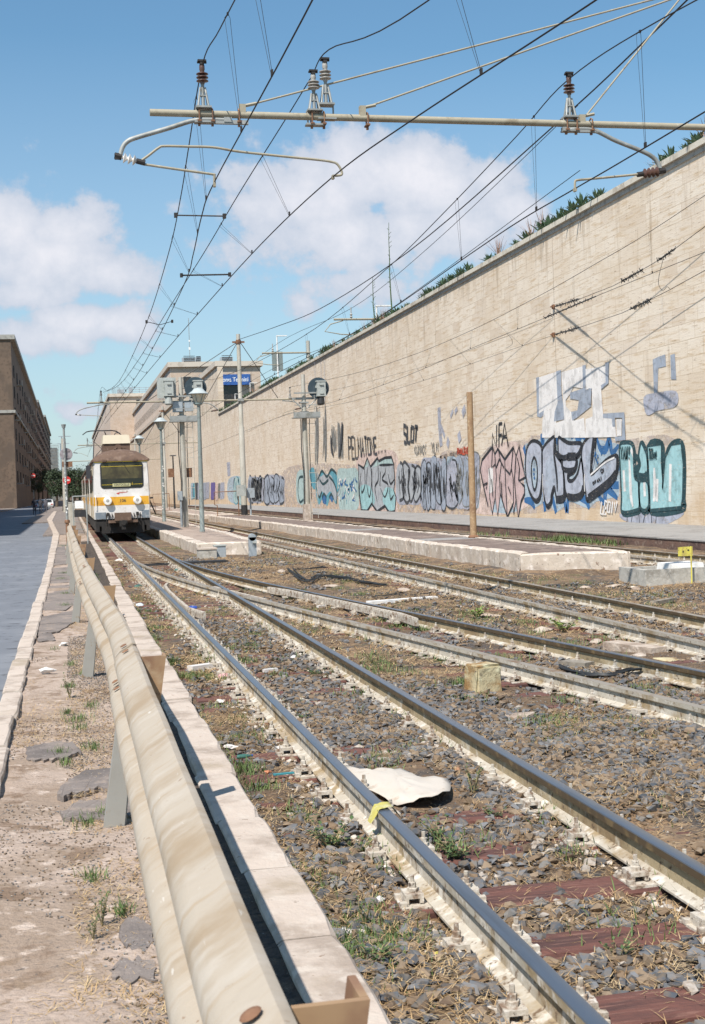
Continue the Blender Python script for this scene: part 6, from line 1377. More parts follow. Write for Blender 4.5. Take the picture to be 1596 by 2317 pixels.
plank(at(cK,1440,610), at(cK,1580,585), .10, .05, M['wood_grey'], 'plank', 'dark wooden lath at the right edge beyond the middle track')
plank(at(cM,560,635), at(cM,690,620), .05, .03, M['paper'], 'plank', 'thin pale strip lying on the ballast between the branch rails')
o = plank(at(cA,1050,1052,-.14), at(cA,1245,1025,-.14), .10, .05, M['paper'], 'foam_strip', 'thick white foam strip lying beside the left rail', 'foam strip')
plank(at(cM,195,1068,-.14), at(cM,285,1058,-.14), .05, .03, M['paper'], 'foam_strip', 'small white foam strip between the rails of the straight track', 'foam strip')
# cable heaps
def cables(c, pts, n, lab, r=.010, spread=.10, z=-.13):
    rr = random.Random(len(pts)+n); base = Vector(at(c, *pts[0], z)); m = MB()
    for k in range(n):
        q = [Vector(at(c, x, y, z))+Vector((rr.uniform(-spread,spread), rr.uniform(-spread,spread)*3, rr.uniform(0,.04))) for x, y in pts]
        m.tube([Vector(p)-base for p in catenary(0, [tuple(v) for v in q])], r, 5)
    o = m.build('cable_heap', M['cable'], smooth=True); o.location = base; tag(o, lab, 'cables')
cables(cM, [(380,375),(470,455),(600,420),(760,440),(900,470),(1000,480)], 7, 'tangle of black cables lying between the tracks', spread=.09)
cables(cM, [(400,380),(500,372),(620,362)], 3, 'short black cable ends behind the cable tangle', spread=.06)
cables(cK, [(800,1040),(900,1085),(1100,1100),(1290,1075),(1420,1060)], 5, 'dark bonding cables beside the rail joint of the branch', r=.012, spread=.035)
# cloth sheet: a soft folded surface
def sheet(outline, z, lab, mt, name='cloth_sheet', hump=.035, fold=True, cat='cloth'):
    cx = sum(p[0] for p in outline)/len(outline); cy = sum(p[1] for p in outline)/len(outline); rings = 7; n = len(outline)*3
    q = smooth_([tuple(p) for p in outline], True, 3); rr = random.Random(4); vs = [(0,0,hump)]; 
    for r in range(1, rings+1):
        for k, p in enumerate(q):
            f = r/rings; w = .007*math.sin(k*1.1+r)+.007*math.sin(k*.5+2*r)+rr.uniform(-.005,.005)-.012*f+(.035*max(0,f-.55)*2 if p[1] < cy and p[0] > cx else 0)
            vs.append(((p[0]-cx)*f, (p[1]-cy)*f, hump*(1-f*f)*(1)+w*(f)))
    n = len(q); fs = [(0, 1+k, 1+(k+1)%n) for k in range(n)]
    for r in range(rings-1):
        for k in range(n): fs.append((1+r*n+k, 1+(r+1)*n+k, 1+(r+1)*n+(k+1)%n, 1+r*n+(k+1)%n))
    m = MB(); m.add(vs, fs); o = m.build(name, mt, smooth=True, fix=False); o.location = (cx, cy, z)
    s_ = o.modifiers.new('thick','SOLIDIFY'); s_.thickness = .004
    return tag(o, lab, cat)
cl = [(1.60,7.95),(1.66,7.78),(1.73,7.83),(1.81,7.84),(1.89,7.74),(1.96,7.52),(2.05,7.28),(2.0,7.05),(1.93,6.95),(1.82,6.90),(1.73,6.95),(1.66,7.02),(1.60,7.25),(1.555,7.6)]
sheet(cl, -.108, 'large off white cloth sheet lying over the ballast between the rails', M['cloth'])
# yellow film over the left rail
q = onz(*cN(1030,475), .01); m = MB(); rr = random.Random(6); nx, ny = 12, 9; vs = []
for j in range(ny):
    for i in range(nx):
        u = i/(nx-1)-.5; v = j/(ny-1)-.5; x = u*.17; z = .008+rr.uniform(0,.008)-(max(0,abs(x)-.036)*1.4); vs.append((x, v*.12*(1-.5*abs(u))+rr.uniform(-.006,.006)+.08*u, z))
m.add(vs, [(j*nx+i,j*nx+i+1,(j+1)*nx+i+1,(j+1)*nx+i) for j in range(ny-1) for i in range(nx-1)]); o = m.build('plastic_wrapper', M['yellowfilm'], smooth=True, fix=False); o.location = (1.475, q.y, 0); tag(o, 'crumpled yellow wrapper lying across the left rail', 'wrapper')
# litter
LIT = [(cN,590,845,.05,'paper','crumpled white rag left of the dark weed',1.6),(cN,750,880,.045,'paper','white carton flap below the dark weed',1),(cN,1010,885,.03,'paper','small white scrap near the rail foot',1),(cN,450,230,.06,'bagclear','clear crumpled plastic film beside the teal strap',1.2),
 (cN,985,1120,.045,'paper','pale round stone coloured scrap in the ballast',1),(cN,815,1340,.05,'paper','white crumpled tissue low in the ballast',1.4),(cN,1235,1530,.05,'paper','white crumpled tissue at the bottom of the ballast',1.3),(cN,1170,930,.04,'bagclear','torn foil beside the rail clamps',1.2),
 (cA,1265,1100,.08,'pinkrag','pale pink rag below the foam strip',1.3),(cA,190,885,.09,'paper','white plastic bag on the pavement strip',1.2),(cA,85,1060,.08,'paper','flat white paper on the pavement near the left edge',1.3),(cA,715,615,.10,'bagclear','white and blue plastic bag beside the kerb',1.3),
 (cA,570,318,.16,'paper','white litter beside the kerb farther up',1.3),(cA,1385,730,.06,'paper','white scrap between the rails',1.2),(cA,1260,1265,.05,'paper','small white card on the ballast',1),(cA,1040,635,.10,'bluewrap','blue wrapper lying inside the left rail',1.5),(cA,410,405,.11,'bluewrap','blue white bag behind the guardrail',1.3),
 (cB,1330,80,.05,'paper','crumpled white paper above the green bottle',1.3),(cM,400,965,.07,'paper','crumpled white paper between the rails of the straight track',1.4),(cM,30,730,.06,'paper','white scrap close to the left rail chairs',1.2),(cE,1585,1590,.05,'paper','white scrap at the right edge',1),(cK,1300,1130,.04,'paper','little white crumb beside the branch rail',1),
 (cN,300,90,.04,'paper','white scrap near the chairs of the left rail',1.2),(cA,780,280,.09,'paper','white scrap on the sleepers before the train',1.2),(cA,960,380,.10,'greenglass','flat green bottle lying between the rails of the points',1.6),(cA,700,487,.10,'greenglass','dark green rag beside the kerb',1.5),(cA,790,490,.09,'brick','red brown scrap beside the left rail',1.2),
 (cB,1580,250,.03,'brick','orange scrap in the straw beside the bottle',1),(cM,815,1120,.04,'brick','orange brick chip at the right rail foot',1.3),(cM,1075,1475,.035,'brick','orange leaf like chip in the ballast',1),(cN,1380,1500,.04,'yellowp','yellow brown stone near the bottom',1.4)]
for i,(c,x,y,r,mt,lab,sx) in enumerate(LIT):
    lumpobj('litter_scrap', M[mt], at(c,x,y,-.145 if c not in (cB,) or x > 1200 else -.02) if not (c is cA and x < 300) else at(c,x,y,-.01), r*.8, 60+i, lab, 'litter', sx,.8,.5, jag=1.2, group='scattered litter', smooth=False)
def bottle(c,x,y,mt,lab,rz,sc=.45):
    p = at(c,x,y,-.13); o = empty('bottle', p, lab, 'bottle', 'thrown away bottles', rz); o.scale = (sc,sc,sc); m = MB(); m.lathe([(.025,0),(.033,.01),(.034,.12),(.030,.15),(.014,.20),(.013,.22)], (0,0,0), 14, 'X'); m.build('bottle_body', M[mt], o, smooth=True); m = MB(); m.lathe([(.016,.221),(.016,.24)], (0,0,0), 10, 'X'); m.build('cap', M['bluewrap'], o)
bottle(cB,1370,150,'greenglass','greenish glassy bottle lying in straw beside the kerb',.2); bottle(cA,600,310,'greenglass','dark green bottle standing out beside the white litter',1.0)
m = MB(); m.box((0,0,0),(.13,.03,.008)); o = m.build('strap', M['tealcloth']); o.location = at(cN,330,262,-.13); o.rotation_euler.z = .1; tag(o, 'teal strap lying beside the clear plastic film', 'strap')
# ------- ballast stones: real stones, thick near the camera -------
M['ballast'] = None
def ballast_mat():
    m = bpy.data.materials.new('ballast_stone'); m.use_nodes = True; nt = m.node_tree; N = nt.nodes; L = nt.links; p = N['Principled BSDF']; p.inputs['Roughness'].default_value = .85; p.inputs['Specular IOR Level'].default_value = .3
    a = N.new('ShaderNodeAttribute'); a.attribute_name = 'tone'; cr = N.new('ShaderNodeValToRGB'); L.new(a.outputs['Fac'], cr.inputs[0]); e = cr.color_ramp; e.interpolation = 'CONSTANT'
    cols = [(0,(.075,.085,.10)),(.16,(.122,.130,.142)),(.32,(.168,.176,.188)),(.42,(.085,.085,.085)),(.52,(.18,.125,.08)),(.64,(.115,.078,.052)),(.74,(.24,.18,.125)),(.86,(.20,.20,.195)),(.945,(.42,.37,.32)),(.993,(.36,.17,.095))]
    e.elements[0].position = 0; e.elements[0].color = (*cols[0][1],1); e.elements[1].position = cols[1][0]; e.elements[1].color = (*cols[1][1],1)
    for q, c in cols[2:]: el = e.elements.new(q); el.color = (*c,1)
    g = N.new('ShaderNodeNewGeometry'); n = N.new('ShaderNodeTexNoise'); n.inputs['Scale'].default_value = 38; n.inputs['Detail'].default_value = 4; L.new(g.outputs['Position'], n.inputs[0])
    mr = N.new('ShaderNodeMapRange'); mr.inputs['From Min'].default_value = .40; mr.inputs['From Max'].default_value = .68; mr.inputs['To Max'].default_value = .62; L.new(n.outputs['Fac'], mr.inputs['Value'])
    mx = N.new('ShaderNodeMix'); mx.data_type = 'RGBA'; L.new(mr.outputs[0], mx.inputs['Factor']); L.new(cr.outputs[0], mx.inputs[6]); mx.inputs[7].default_value = (.20,.145,.095,1)
    L.new(mx.outputs[2], p.inputs['Base Color']); b = N.new('ShaderNodeBump'); b.inputs['Strength'].default_value = .5; b.inputs['Distance'].default_value = .01; L.new(n.outputs['Fac'], b.inputs['Height']); L.new(b.outputs[0], p.inputs['Normal']); return m
M['ballast'] = ballast_mat()
_nA = rng.uniform(0,6.28,12); _nB = rng.uniform(.25,1.5,12); _nC = rng.uniform(0,6.28,12)
def field(X, Y, k=0):
    s = np.zeros_like(X)
    for i in range(12): s += np.sin((X*np.cos(_nA[i]+k)+Y*.55*np.sin(_nA[i]+k))*_nB[i]*3.2+_nC[i]+k*2.1)
    return s/12**.5
RX = [(1.462,0),(2.462,0)]
def near_rail(X, Y):
    d = np.minimum(abs(X-1.462), abs(X-2.462)); c = np.array([track_c(float(v)) for v in Y])
    d2 = np.minimum(abs(X-(c-.5)), abs(X-(c+.5))); d = np.where(Y < 34, np.minimum(d, d2), d); d = np.minimum(d, np.minimum(abs(X-5.92), abs(X-6.98))); return d
def stones_obj(name, X, Y, Z, Sz, templ, mt, tone, label, cat):
    # templates: list of (verts, faces) arrays
    Vs, Fs, Ts = [], [], []; base = 0; tid = rng.integers(0, len(templ), len(X)); 
    for t, (tv, tf) in enumerate(templ):
        idx = np.where(tid == t)[0]; n = len(idx)
        if n == 0: continue
        a = rng.uniform(0, 6.283, n); ca, sa = np.cos(a), np.sin(a); s = Sz[idx]; sq = rng.uniform(.45,1.25,n); tx = rng.uniform(-.5,.5,n)
        v = tv[None]*np.stack([s, s*rng.uniform(.5,1.15,n), s*sq],1)[:,None,:]
        z2 = v[...,2]*np.cos(tx)[:,None]+v[...,1]*np.sin(tx)[:,None]; y2 = v[...,1]*np.cos(tx)[:,None]-v[...,2]*np.sin(tx)[:,None]
        x3 = v[...,0]*ca[:,None]-y2*sa[:,None]; y3 = v[...,0]*sa[:,None]+y2*ca[:,None]
        P = np.stack([x3+X[idx][:,None], y3+Y[idx][:,None], z2+Z[idx][:,None]],2)
        F = tf[None]+(base+np.arange(n)*len(tv))[:,None,None]
        Vs.append(P.reshape(-1,3)); Fs.append(F.reshape(-1,3)); Ts.append(np.repeat(tone[idx], len(tv))); base += n*len(tv)
    V_ = np.concatenate(Vs); F_ = np.concatenate(Fs); T_ = np.concatenate(Ts)
    me = bpy.data.meshes.new(name); me.vertices.add(len(V_)); me.vertices.foreach_set('co', V_.ravel().astype(np.float32)); me.loops.add(len(F_)*3); me.loops.foreach_set('vertex_index', F_.ravel().astype(np.int32))
    me.polygons.add(len(F_)); me.polygons.foreach_set('loop_start', np.arange(0,len(F_)*3,3,dtype=np.int32)); me.polygons.foreach_set('loop_total', np.full(len(F_),3,dtype=np.int32))
    me.update(); me.validate(); me.shade_flat(); at_ = me.attributes.new('tone','FLOAT','POINT'); at_.data.foreach_set('value', T_.astype(np.float32)); me.materials.append(mt)
    o = bpy.data.objects.new(name, me); COL.objects.link(o); o['kind'] = 'stuff'; o['label'] = label; o['category'] = cat; return o
TPL = []
for k in range(9):
    b_ = bmesh.new(); r_ = random.Random(200+k)
    for _q in range(11):
        d_ = Vector((r_.gauss(0,1), r_.gauss(0,1), r_.gauss(0,1))).normalized()*r_.uniform(.75,1.1); b_.verts.new((d_.x, d_.y*.82, d_.z*.60))
    bmesh.ops.convex_hull(b_, input=b_.verts[:]); bmesh.ops.triangulate(b_, faces=b_.faces[:])
    for v_ in [v for v in b_.verts if not v.link_faces]: b_.verts.remove(v_)
    b_.verts.index_update(); b_.verts.ensure_lookup_table(); TPL.append((np.array([v.co[:] for v in b_.verts]), np.array([[v.index for v in f.verts] for f in b_.faces]))); b_.free()
def scatter(n, x0, x1, y0, y1, pw=1.0):
    X = rng.uniform(x0, x1, n); Y = y0+(y1-y0)*rng.uniform(0, 1, n)**pw; return X, Y
def keep_out(X, Y):
    nr = near_rail(X, Y); ok = nr > .085
    ok &= ~((Y > 23.0) & (X > 8.0) & (X < 10.4)); ok &= ~((Y > 36.3) & (X > 3.1) & (X < 5.6)); ok &= ~((X > 9.0)&(X < 10.5)&(Y > 19.9)&(Y < 21.1)); ok &= ~((abs(X-3.36) < .2)&(abs(Y-10.7) < .2))
    return ok
def in_cloth(X, Y): return (X > 1.55)&(X < 2.08)&(Y > 6.88)&(Y < 7.98)
# dense grey ballast
parts_ = []
for (n, x0, x1, y0, y1, s0, s1, thr) in ((46000,.90,4.8,2.2,12,.011,.048,-.35),(26000,.9,7.5,12,22,.014,.052,.05),(19000,1.0,8.2,22,36,.018,.06,.3),(15000,4.0,11,8,22,.014,.052,.3)):
    X, Y = scatter(n, x0, x1, y0, y1, .9 if y0 > 5 else 1.0); f = field(X, Y); 
    strip = (X > 1.5)&(X < 2.42)&(Y < 14)          # bed of the straight track
    prob = np.clip((f-thr)*1.1+np.where(strip,.9,0), .05, 1); ok = keep_out(X, Y)&(rng.uniform(0,1,n) < prob)&(X > .90); X, Y, f = X[ok], Y[ok], f[ok]
    s = s0+(s1-s0)*rng.uniform(0,1,len(X))**1.5; tone = rng.uniform(0,1,len(X))*np.where(f < .1, .999, .90)
    # clear sleepers that show
    vis = np.abs(((Y-.72)/.66+.5) % 1-.5)*.66; clear = (vis < .11)&(X > 1.52)&(X < 2.40)&(rng.uniform(0,1,len(X)) < np.clip(1.35-(Y-4)*.30, .12, .95))
    k_ = ~clear&~in_cloth(X,Y); parts_.append((X[k_],Y[k_],s[k_],tone[k_]))
X = np.concatenate([p[0] for p in parts_]); Y = np.concatenate([p[1] for p in parts_]); s = np.concatenate([p[2] for p in parts_]); tone = np.concatenate([p[3] for p in parts_])
stones_obj('ballast_stones', X, Y, bed(X,Y)+s*.30+.002, s, TPL, M['ballast'], tone, 'grey and brown ballast stones filling the track bed', 'ballast')
# whitewashed lumps beside the rail feet
X, Y = [], []
for rx in (1.462, 2.462):
    n = 2200; y = 2.5+26*rng.uniform(0,1,n)**1.2; X.append(rx-.085-rng.exponential(.05,n)); Y.append(y)
X = np.concatenate(X); Y = np.concatenate(Y); vis = np.abs(((Y-.72)/.66+.5) % 1-.5); k_ = (rng.uniform(0,1,len(X)) < np.where(vis < .3, .75, .25)); X, Y = X[k_], Y[k_]
s = rng.uniform(.008,.026,len(X)); stones_obj('whitewashed_gravel', X, Y, bed(X,Y)+s*.35+.004, s, TPL, mat('lime_gravel', (.52,.47,.41), [((.36,.25,.18), 20, .5, .68)], .95), rng.uniform(0,1,len(X)), 'lime splashed gravel along the rail feet', 'gravel')
# small grit
X, Y = scatter(30000, .88, 6.0, 2.2, 14); ok = near_rail(X, Y) > .07; X, Y = X[ok], Y[ok]; s = rng.uniform(.004,.011,len(X)); stones_obj('grit', X, Y, bed(X,Y)+.003, s, TPL[:3], M['ballast'], rng.uniform(.2,.97,len(X)), 'fine gravel between the larger stones', 'gravel')
X, Y = scatter(9000, -.45, .48, 3.4, 14); f = field(X, Y, 2); ok = f > -.1; X, Y = X[ok], Y[ok]; s = rng.uniform(.003,.009,len(X)); stones_obj('grit', X, Y, -.035+bumps(X,Y,.008)+.003, s, TPL[:3], M['ballast'], rng.uniform(.2,.97,len(X)), 'fine gravel on the worn pavement strip', 'gravel')
X, Y = scatter(26000, -.08, .58, 3.0, 16); f = field(X, Y, 5); ok = rng.uniform(0,1,len(X)) < np.clip((f+.6)*.8+(X-.1)*1.2,0,1); X, Y = X[ok], Y[ok]; s = rng.uniform(.003,.010,len(X)); stones_obj('grit', X, Y, -.035+bumps(X,Y,.008)+.003, s, TPL[:3], M['ballast'], rng.uniform(.1,.99,len(X)), 'dark loose gravel under the guardrail', 'gravel')
# ------- blades: dry straw and grass -------
def blades(name, X, Y, Z, L_, W_, lean_, mt, label, cat, curve=.4):
    n = len(X); a = rng.uniform(0,6.283,n); dx, dy = np.cos(a), np.sin(a); le = rng.uniform(*lean_, n) # radians from vertical
    L1 = L_*rng.uniform(.5,1,n); hz = np.sin(le); vt = np.cos(le); px, py = -dy*W_*.5, dx*W_*.5
    bx_, by_ = X, Y; mx_, my_, mz = X+dx*L1*.5*hz, Y+dy*L1*.5*hz, Z+L1*.5*vt; le2 = le+curve*rng.uniform(.2,1,n)
    tx, ty, tz = mx_+dx*L1*.5*np.sin(le2), my_+dy*L1*.5*np.sin(le2), np.maximum(mz+L1*.5*np.cos(le2), Z+.002)
    V_ = np.stack([np.stack([bx_-px,by_-py,Z],1),np.stack([bx_+px,by_+py,Z],1),np.stack([mx_+px*.8,my_+py*.8,mz],1),np.stack([mx_-px*.8,my_-py*.8,mz],1),np.stack([tx,ty,tz],1)],1).reshape(-1,3)
    b = np.arange(n)[:,None]*5; Q = np.concatenate([b+np.array([0,1,2]), b+np.array([0,2,3]), b+np.array([3,2,4])],1).reshape(-1,3)
    me = bpy.data.meshes.new(name); me.vertices.add(len(V_)); me.vertices.foreach_set('co', V_.ravel().astype(np.float32)); me.loops.add(len(Q)*3); me.loops.foreach_set('vertex_index', Q.ravel().astype(np.int32)); me.polygons.add(len(Q)); me.polygons.foreach_set('loop_start', np.arange(0,len(Q)*3,3,dtype=np.int32)); me.polygons.foreach_set('loop_total', np.full(len(Q),3,dtype=np.int32)); me.update(); me.materials.append(mt)
    o = bpy.data.objects.new(name, me); COL.objects.link(o); o['kind'] = 'stuff'; o['label'] = label; o['category'] = cat; return o
M['straw'] = mat('dry_straw', (.44,.29,.14), [((.52,.39,.22), 9, .45, .62), ((.28,.165,.07), 4, .5, .65)], .8)
M['grass'] = mat('green_grass', (.085,.135,.035), [((.14,.19,.055), 5, .45, .65), ((.045,.08,.025), 12, .5, .7), ((.20,.19,.07), 2, .6, .72)], .7)
def patchy(n, x0, x1, y0, y1, k, thr, soft=.5):
    X, Y = scatter(n, x0, x1, y0, y1); f = field(X, Y, k); ok = keep_out(X, Y)&(rng.uniform(0,1,n) < np.clip((f-thr)/soft,0,1)); return X[ok], Y[ok]
X1, Y1 = patchy(80000, .88, 5.0, 2.4, 12, 1.3, -.35); X2, Y2 = patchy(90000, .9, 11, 12, 36, 1.3, -.6); X3 = rng.normal(1.25,.12,4500); Y3 = rng.uniform(3,14,4500)
X, Y = np.concatenate([X1,X2,X3]), np.concatenate([Y1,Y2,Y3]); sl_ = (np.abs(((Y-.72)/.66+.5) % 1-.5)*.66 < .11)&(X > 1.5)&(X < 2.4)&(rng.uniform(0,1,len(X)) < .8); k_ = ~in_cloth(X,Y)&(X > .885)&~sl_; X, Y = X[k_], Y[k_]
blades('dry_straw', X, Y, bed(X,Y)+rng.uniform(.0,.03,len(X)), np.where(Y < 12,.075,.11), np.where(Y < 12,.0030,.007), (1.15,1.6), M['straw'], 'dry yellow straw scattered over the ballast', 'dry grass', .2)
X, Y = patchy(26000, -.44, .48, 3.2, 20, 3.1, .1); X2, Y2 = patchy(30000, -.05, .58, 3.0, 24, 2.2, -.7, .8); X = np.concatenate([X,X2]); Y = np.concatenate([Y,Y2]); k_ = X > -.43; blades('dry_straw', X[k_], Y[k_], -.03+np.zeros(k_.sum()), .06, .003, (1.1,1.6), M['straw'], 'dry straw on the worn pavement strip', 'dry grass', .2)
def tufts(spots, per, L_, W_, lab, name='grass_tufts', lean_=(.1,.9)):
    X = np.concatenate([rng.normal(p[0], p[3], int(per*p[4])) for p in spots]); Y = np.concatenate([rng.normal(p[1], p[3]*1.6, int(per*p[4])) for p in spots]); Z = np.concatenate([np.full(int(per*p[4]), p[2]) for p in spots])
    return blades(name, X, Y, Z, L_, W_, lean_, M['grass'], lab, 'grass')
T1 = []
for c, x, y, r, w in ((cN,450,560,.07,1),(cN,60,240,.07,1),(cN,190,360,.05,.6),(cN,490,1000,.08,1.3),(cN,600,1010,.05,.7),(cN,880,1280,.09,1.4),(cN,820,1400,.07,1),(cN,900,1580,.14,3),(cN,1100,1430,.06,.8),(cN,780,1480,.06,1),(cN,1060,1590,.08,1.2),(cN,20,40,.06,.8),
  (cA,940,1010,.06,1),(cA,1000,1110,.09,1.6),(cA,1150,1120,.09,1.8),(cA,960,700,.12,.9),(cA,740,660,.10,.7),(cA,810,780,.07,.6),(cA,1420,1000,.08,.8),(cA,1500,830,.16,1.4),(cA,1300,820,.14,1),(cA,1580,760,.12,.8),(cA,900,780,.12,.7),(cA,560,200,.3,1.0),(cA,940,230,.3,1.6),(cA,1080,280,.2,.8),
  (cM,180,800,.16,2.2),(cM,110,520,.2,.9),(cM,1300,780,.1,1),(cM,60,350,.3,.8),(cM,1000,1030,.10,.8),(cM,1260,630,.14,.8),(cM,570,160,.5,1.0),(cM,760,200,.4,.8),(cM,1210,250,.4,1.3),(cM,1420,290,.3,1),(cM,220,320,.2,.5),(cM,470,400,.2,.5),
  (cK,1340,180,.45,0),(cK,960,470,.2,.8),(cK,700,460,.25,.8),(cK,780,440,.2,.6),(cK,820,390,.3,1.0),(cK,570,740,.10,1),(cK,1110,850,.10,.9),(cK,1340,1190,.10,1),(cK,120,1290,.06,.7),(cK,140,1150,.07,1),(cK,900,1470,.14,1.4),(cK,690,1410,.10,1),(cK,1240,1430,.10,.9),(cK,1320,1500,.07,1),(cK,1450,550,.2,.8),(cK,230,600,.15,.6),(cK,1310,830,.08,.6),(cK,60,1010,.1,.6)):
    p = at(c, x, y, -.16)
    if w: T1.append((p[0], p[1], -.165, r, w))
for k in range(130):
    y = rng.uniform(4,24); T1.append((float(rng.uniform(.95,5.2)), float(y), -.155, .09, .35))
for k in range(110):
    y = rng.uniform(16,50); T1.append((float(rng.choice([.98,2.9,7.7,7.5,5.2,8.0])+rng.normal(0,.12)), float(y), -.165, .22, .5))
T1 = [t for t in T1 if not (23 < t[1] and 8.0 < t[0] < 10.3)]
tufts(T1, 170, .09, .006, 'low green grass and weeds growing in the ballast')
T2 = []
for c, x, y, r, w in ((cA,235,1180,.03,2),(cA,330,1090,.04,1),(cA,215,1350,.02,.6),(cA,380,1300,.03,.7),(cA,290,1390,.05,1),(cA,300,1450,.03,.6),(cA,210,620,.06,1),(cA,200,400,.06,1.6),(cA,210,540,.05,1),(cA,180,440,.06,1),(cA,200,215,.16,2.2),(cA,130,920,.03,.5),(cB,380,90,.035,1),(cB,170,125,.03,.8),(cB,210,200,.03,.6),(cB,400,970,.03,.7),(cB,590,1200,.02,.8),(cB,480,540,.03,1),(cB,330,600,.03,.6),(cA,240,1020,.03,.6)):
    p = at(c, x, y, -.03); T2.append((p[0], p[1], -.035, r, w))
tufts(T2, 90, .08, .004, 'green grass growing through the worn pavement strip')
T3 = []
for k in range(5): T3.append((float(rng.uniform(12.9,14.1)), float(rng.uniform(24,60)), -.17, .25, .5))
for c,x,y,w in ((cK,1040,160,3),(cK,1170,170,3.4),(cK,1380,185,1.5)): p = at(c,x,y,-.12); T3.append((min(p[0],14.0), p[1], -.17, .28, w))
tufts(T3, 90, .28, .02, 'green grass along the foot of the wall walkway')
# verge at kerb and behind the guardrail
X = np.concatenate([rng.normal(.93,.04,3800), rng.normal(.47,.03,3200)]); Y = rng.uniform(3.5,30,len(X)); f = field(X*0+1, Y, 4); k_ = f > -.1; X, Y = X[k_], Y[k_]
blades('verge_grass', X, Y, np.where(X > .7,-.165,-.05), .07, .0045, (.1,1.0), M['grass'], 'thin grass along both edges of the pale kerb', 'grass')
# ------- leafy weeds, individually placed -------
M['leaf'] = mat('weed_leaf', (.055,.095,.028), [((.095,.14,.04), 14, .45, .65), ((.035,.06,.02), 22, .5, .7)], .6)
M['leafbright'] = mat('weed_leaf_bright', (.15,.24,.045), [((.22,.30,.08), 14, .45, .65)], .6)
M['leafdry'] = mat('stem_dry', (.33,.26,.13), rough=.8)
def weed_mesh(seed, h, n, leaf, up=.8, mt=None):
    rr = random.Random(seed); ml = MB(); ms = MB()
    for k in range(n):
        a = rr.uniform(0,6.28); l = h*rr.uniform(.5,1); e = Vector((math.cos(a)*l*(1-up)*1.5, math.sin(a)*l*(1-up)*1.5, l*rr.uniform(.5,1))); mid = e*.5+Vector((0,0,l*.12)); ms.tube([(0,0,0), mid, e], [.003,.0022,.001], 3, False)
        for j in range(7):
            t = .25+.75*j/6; p = (mid*2*t if t < .5 else mid+(e-mid)*(t-.5)*2); b = rr.uniform(0,6.28); d = Vector((math.cos(b), math.sin(b), rr.uniform(-.1,.7))).normalized(); s_ = leaf*rr.uniform(.6,1.1); w = d.cross(Vector((0,0,1))).normalized()*s_*.32
            ml.add([p, p+d*s_*.5+w, p+d*s_, p+d*s_*.5-w], [(0,1,2,3)])
    return ml, ms
WD = []
for k, (h, n, lf, up) in enumerate(((.17,16,.030,.6),(.13,12,.026,.5),(.22,9,.022,.85),(.10,14,.028,.35))):
    ml, ms = weed_mesh(300+k, h, n, lf, up); a = ml.build('leaves', M['leaf'], fix=False); b = ms.build('stem', M['leafdry'], fix=False); WD.append((a.data, b.data)); bpy.data.objects.remove(a); bpy.data.objects.remove(b)
brightm = WD[3][0].copy(); brightm.materials.clear(); brightm.materials.append(M['leafbright'])
def weed(c, x, y, k, sc, lab, z=-.17, bright=False):
    p = at(c, x, y, z); o = empty('weed', p, lab, 'weed', 'leafy weeds among the stones', rz=(x*7) % 6); o.scale = (sc,sc,sc)
    a = bpy.data.objects.new('leaves', brightm if bright else WD[k][0]); COL.objects.link(a); a.parent = o; b = bpy.data.objects.new('stem', WD[k][1]); COL.objects.link(b); b.parent = o
for c,x,y,k,sc,lab,br_3 in ((cN,650,800,0,1.25,'big dark bushy weed left of the rail in the lower picture',0),(cN,850,830,1,1.0,'dark weed just right of the big bushy one',0),(cN,1380,720,1,1.0,'fresh green weed inside the left rail',0),(cN,1500,850,3,1.1,'low green weed close behind the left rail head',0),(crop(1500,2500,1.995),220,440,2,1.15,'airy weed right of the cloth sheet between the rails',0),(crop(1500,2500,1.995),90,830,1,.9,'green weed behind the rail near the lower middle',0),
  (crop(1500,2500,1.995),1210,1540,1,.85,'weed growing on the lowest red sleeper',0),(crop(1500,2500,1.995),360,570,3,.8,'small weed between stones right of the rail',0),(cM,1250,1570,3,.8,'small weed on the red sleeper beyond the left rail',0),(cM,540,1100,3,1.1,'round low weed midway between the rails',0),(cM,1515,1290,3,1.2,'green weed right of the polished rail',0),(cM,1230,1220,3,1.1,'green weed close to the polished rail',0),(cM,475,1400,3,.9,'small weed near the left rail chairs',0),(cM,850,1390,2,.7,'thin weed in the grey ballast',0),
  (cK,840,800,3,2.3,'bright yellow green weed patch between the right tracks',1),(cK,245,700,3,2.0,'bright green weed beside the buff stone',1),(cK,120,1300,3,1.1,'small weed above the polished rail on the right',0),(cK,1330,1500,3,1.2,'low weed in the dry grass at the right',0),(cA,235,1250,2,1.1,'tall thin weed on the pavement beside the guardrail leg',0),(cN,240,1290,3,.9,'weed sprouting from the kerb joint in the guardrail shade',0),(cN,880,1330,2,.8,'thin weed with a pale stalk low in the ballast',0),(cB,395,1400,2,.55,'single upright weed on the worn pavement',0),(cB,455,1300,2,.8,'slim stalk with a yellow flower on the pavement',0),(cN,940,1600,0,.9,'leafy weed at the bottom edge of the ballast',0),(cA,1130,1150,3,1.3,'broad leaved weed beside the pink rag',0),(cA,940,1020,0,.8,'dark weed beside the kerb below the post',0),(cA,840,860,0,.7,'dark weed at the broken kerb stone',0)):
    weed(c, x, y, k, sc, lab, -.035 if (c is cB or (c is cA and x < 300)) else -.17, br_3)
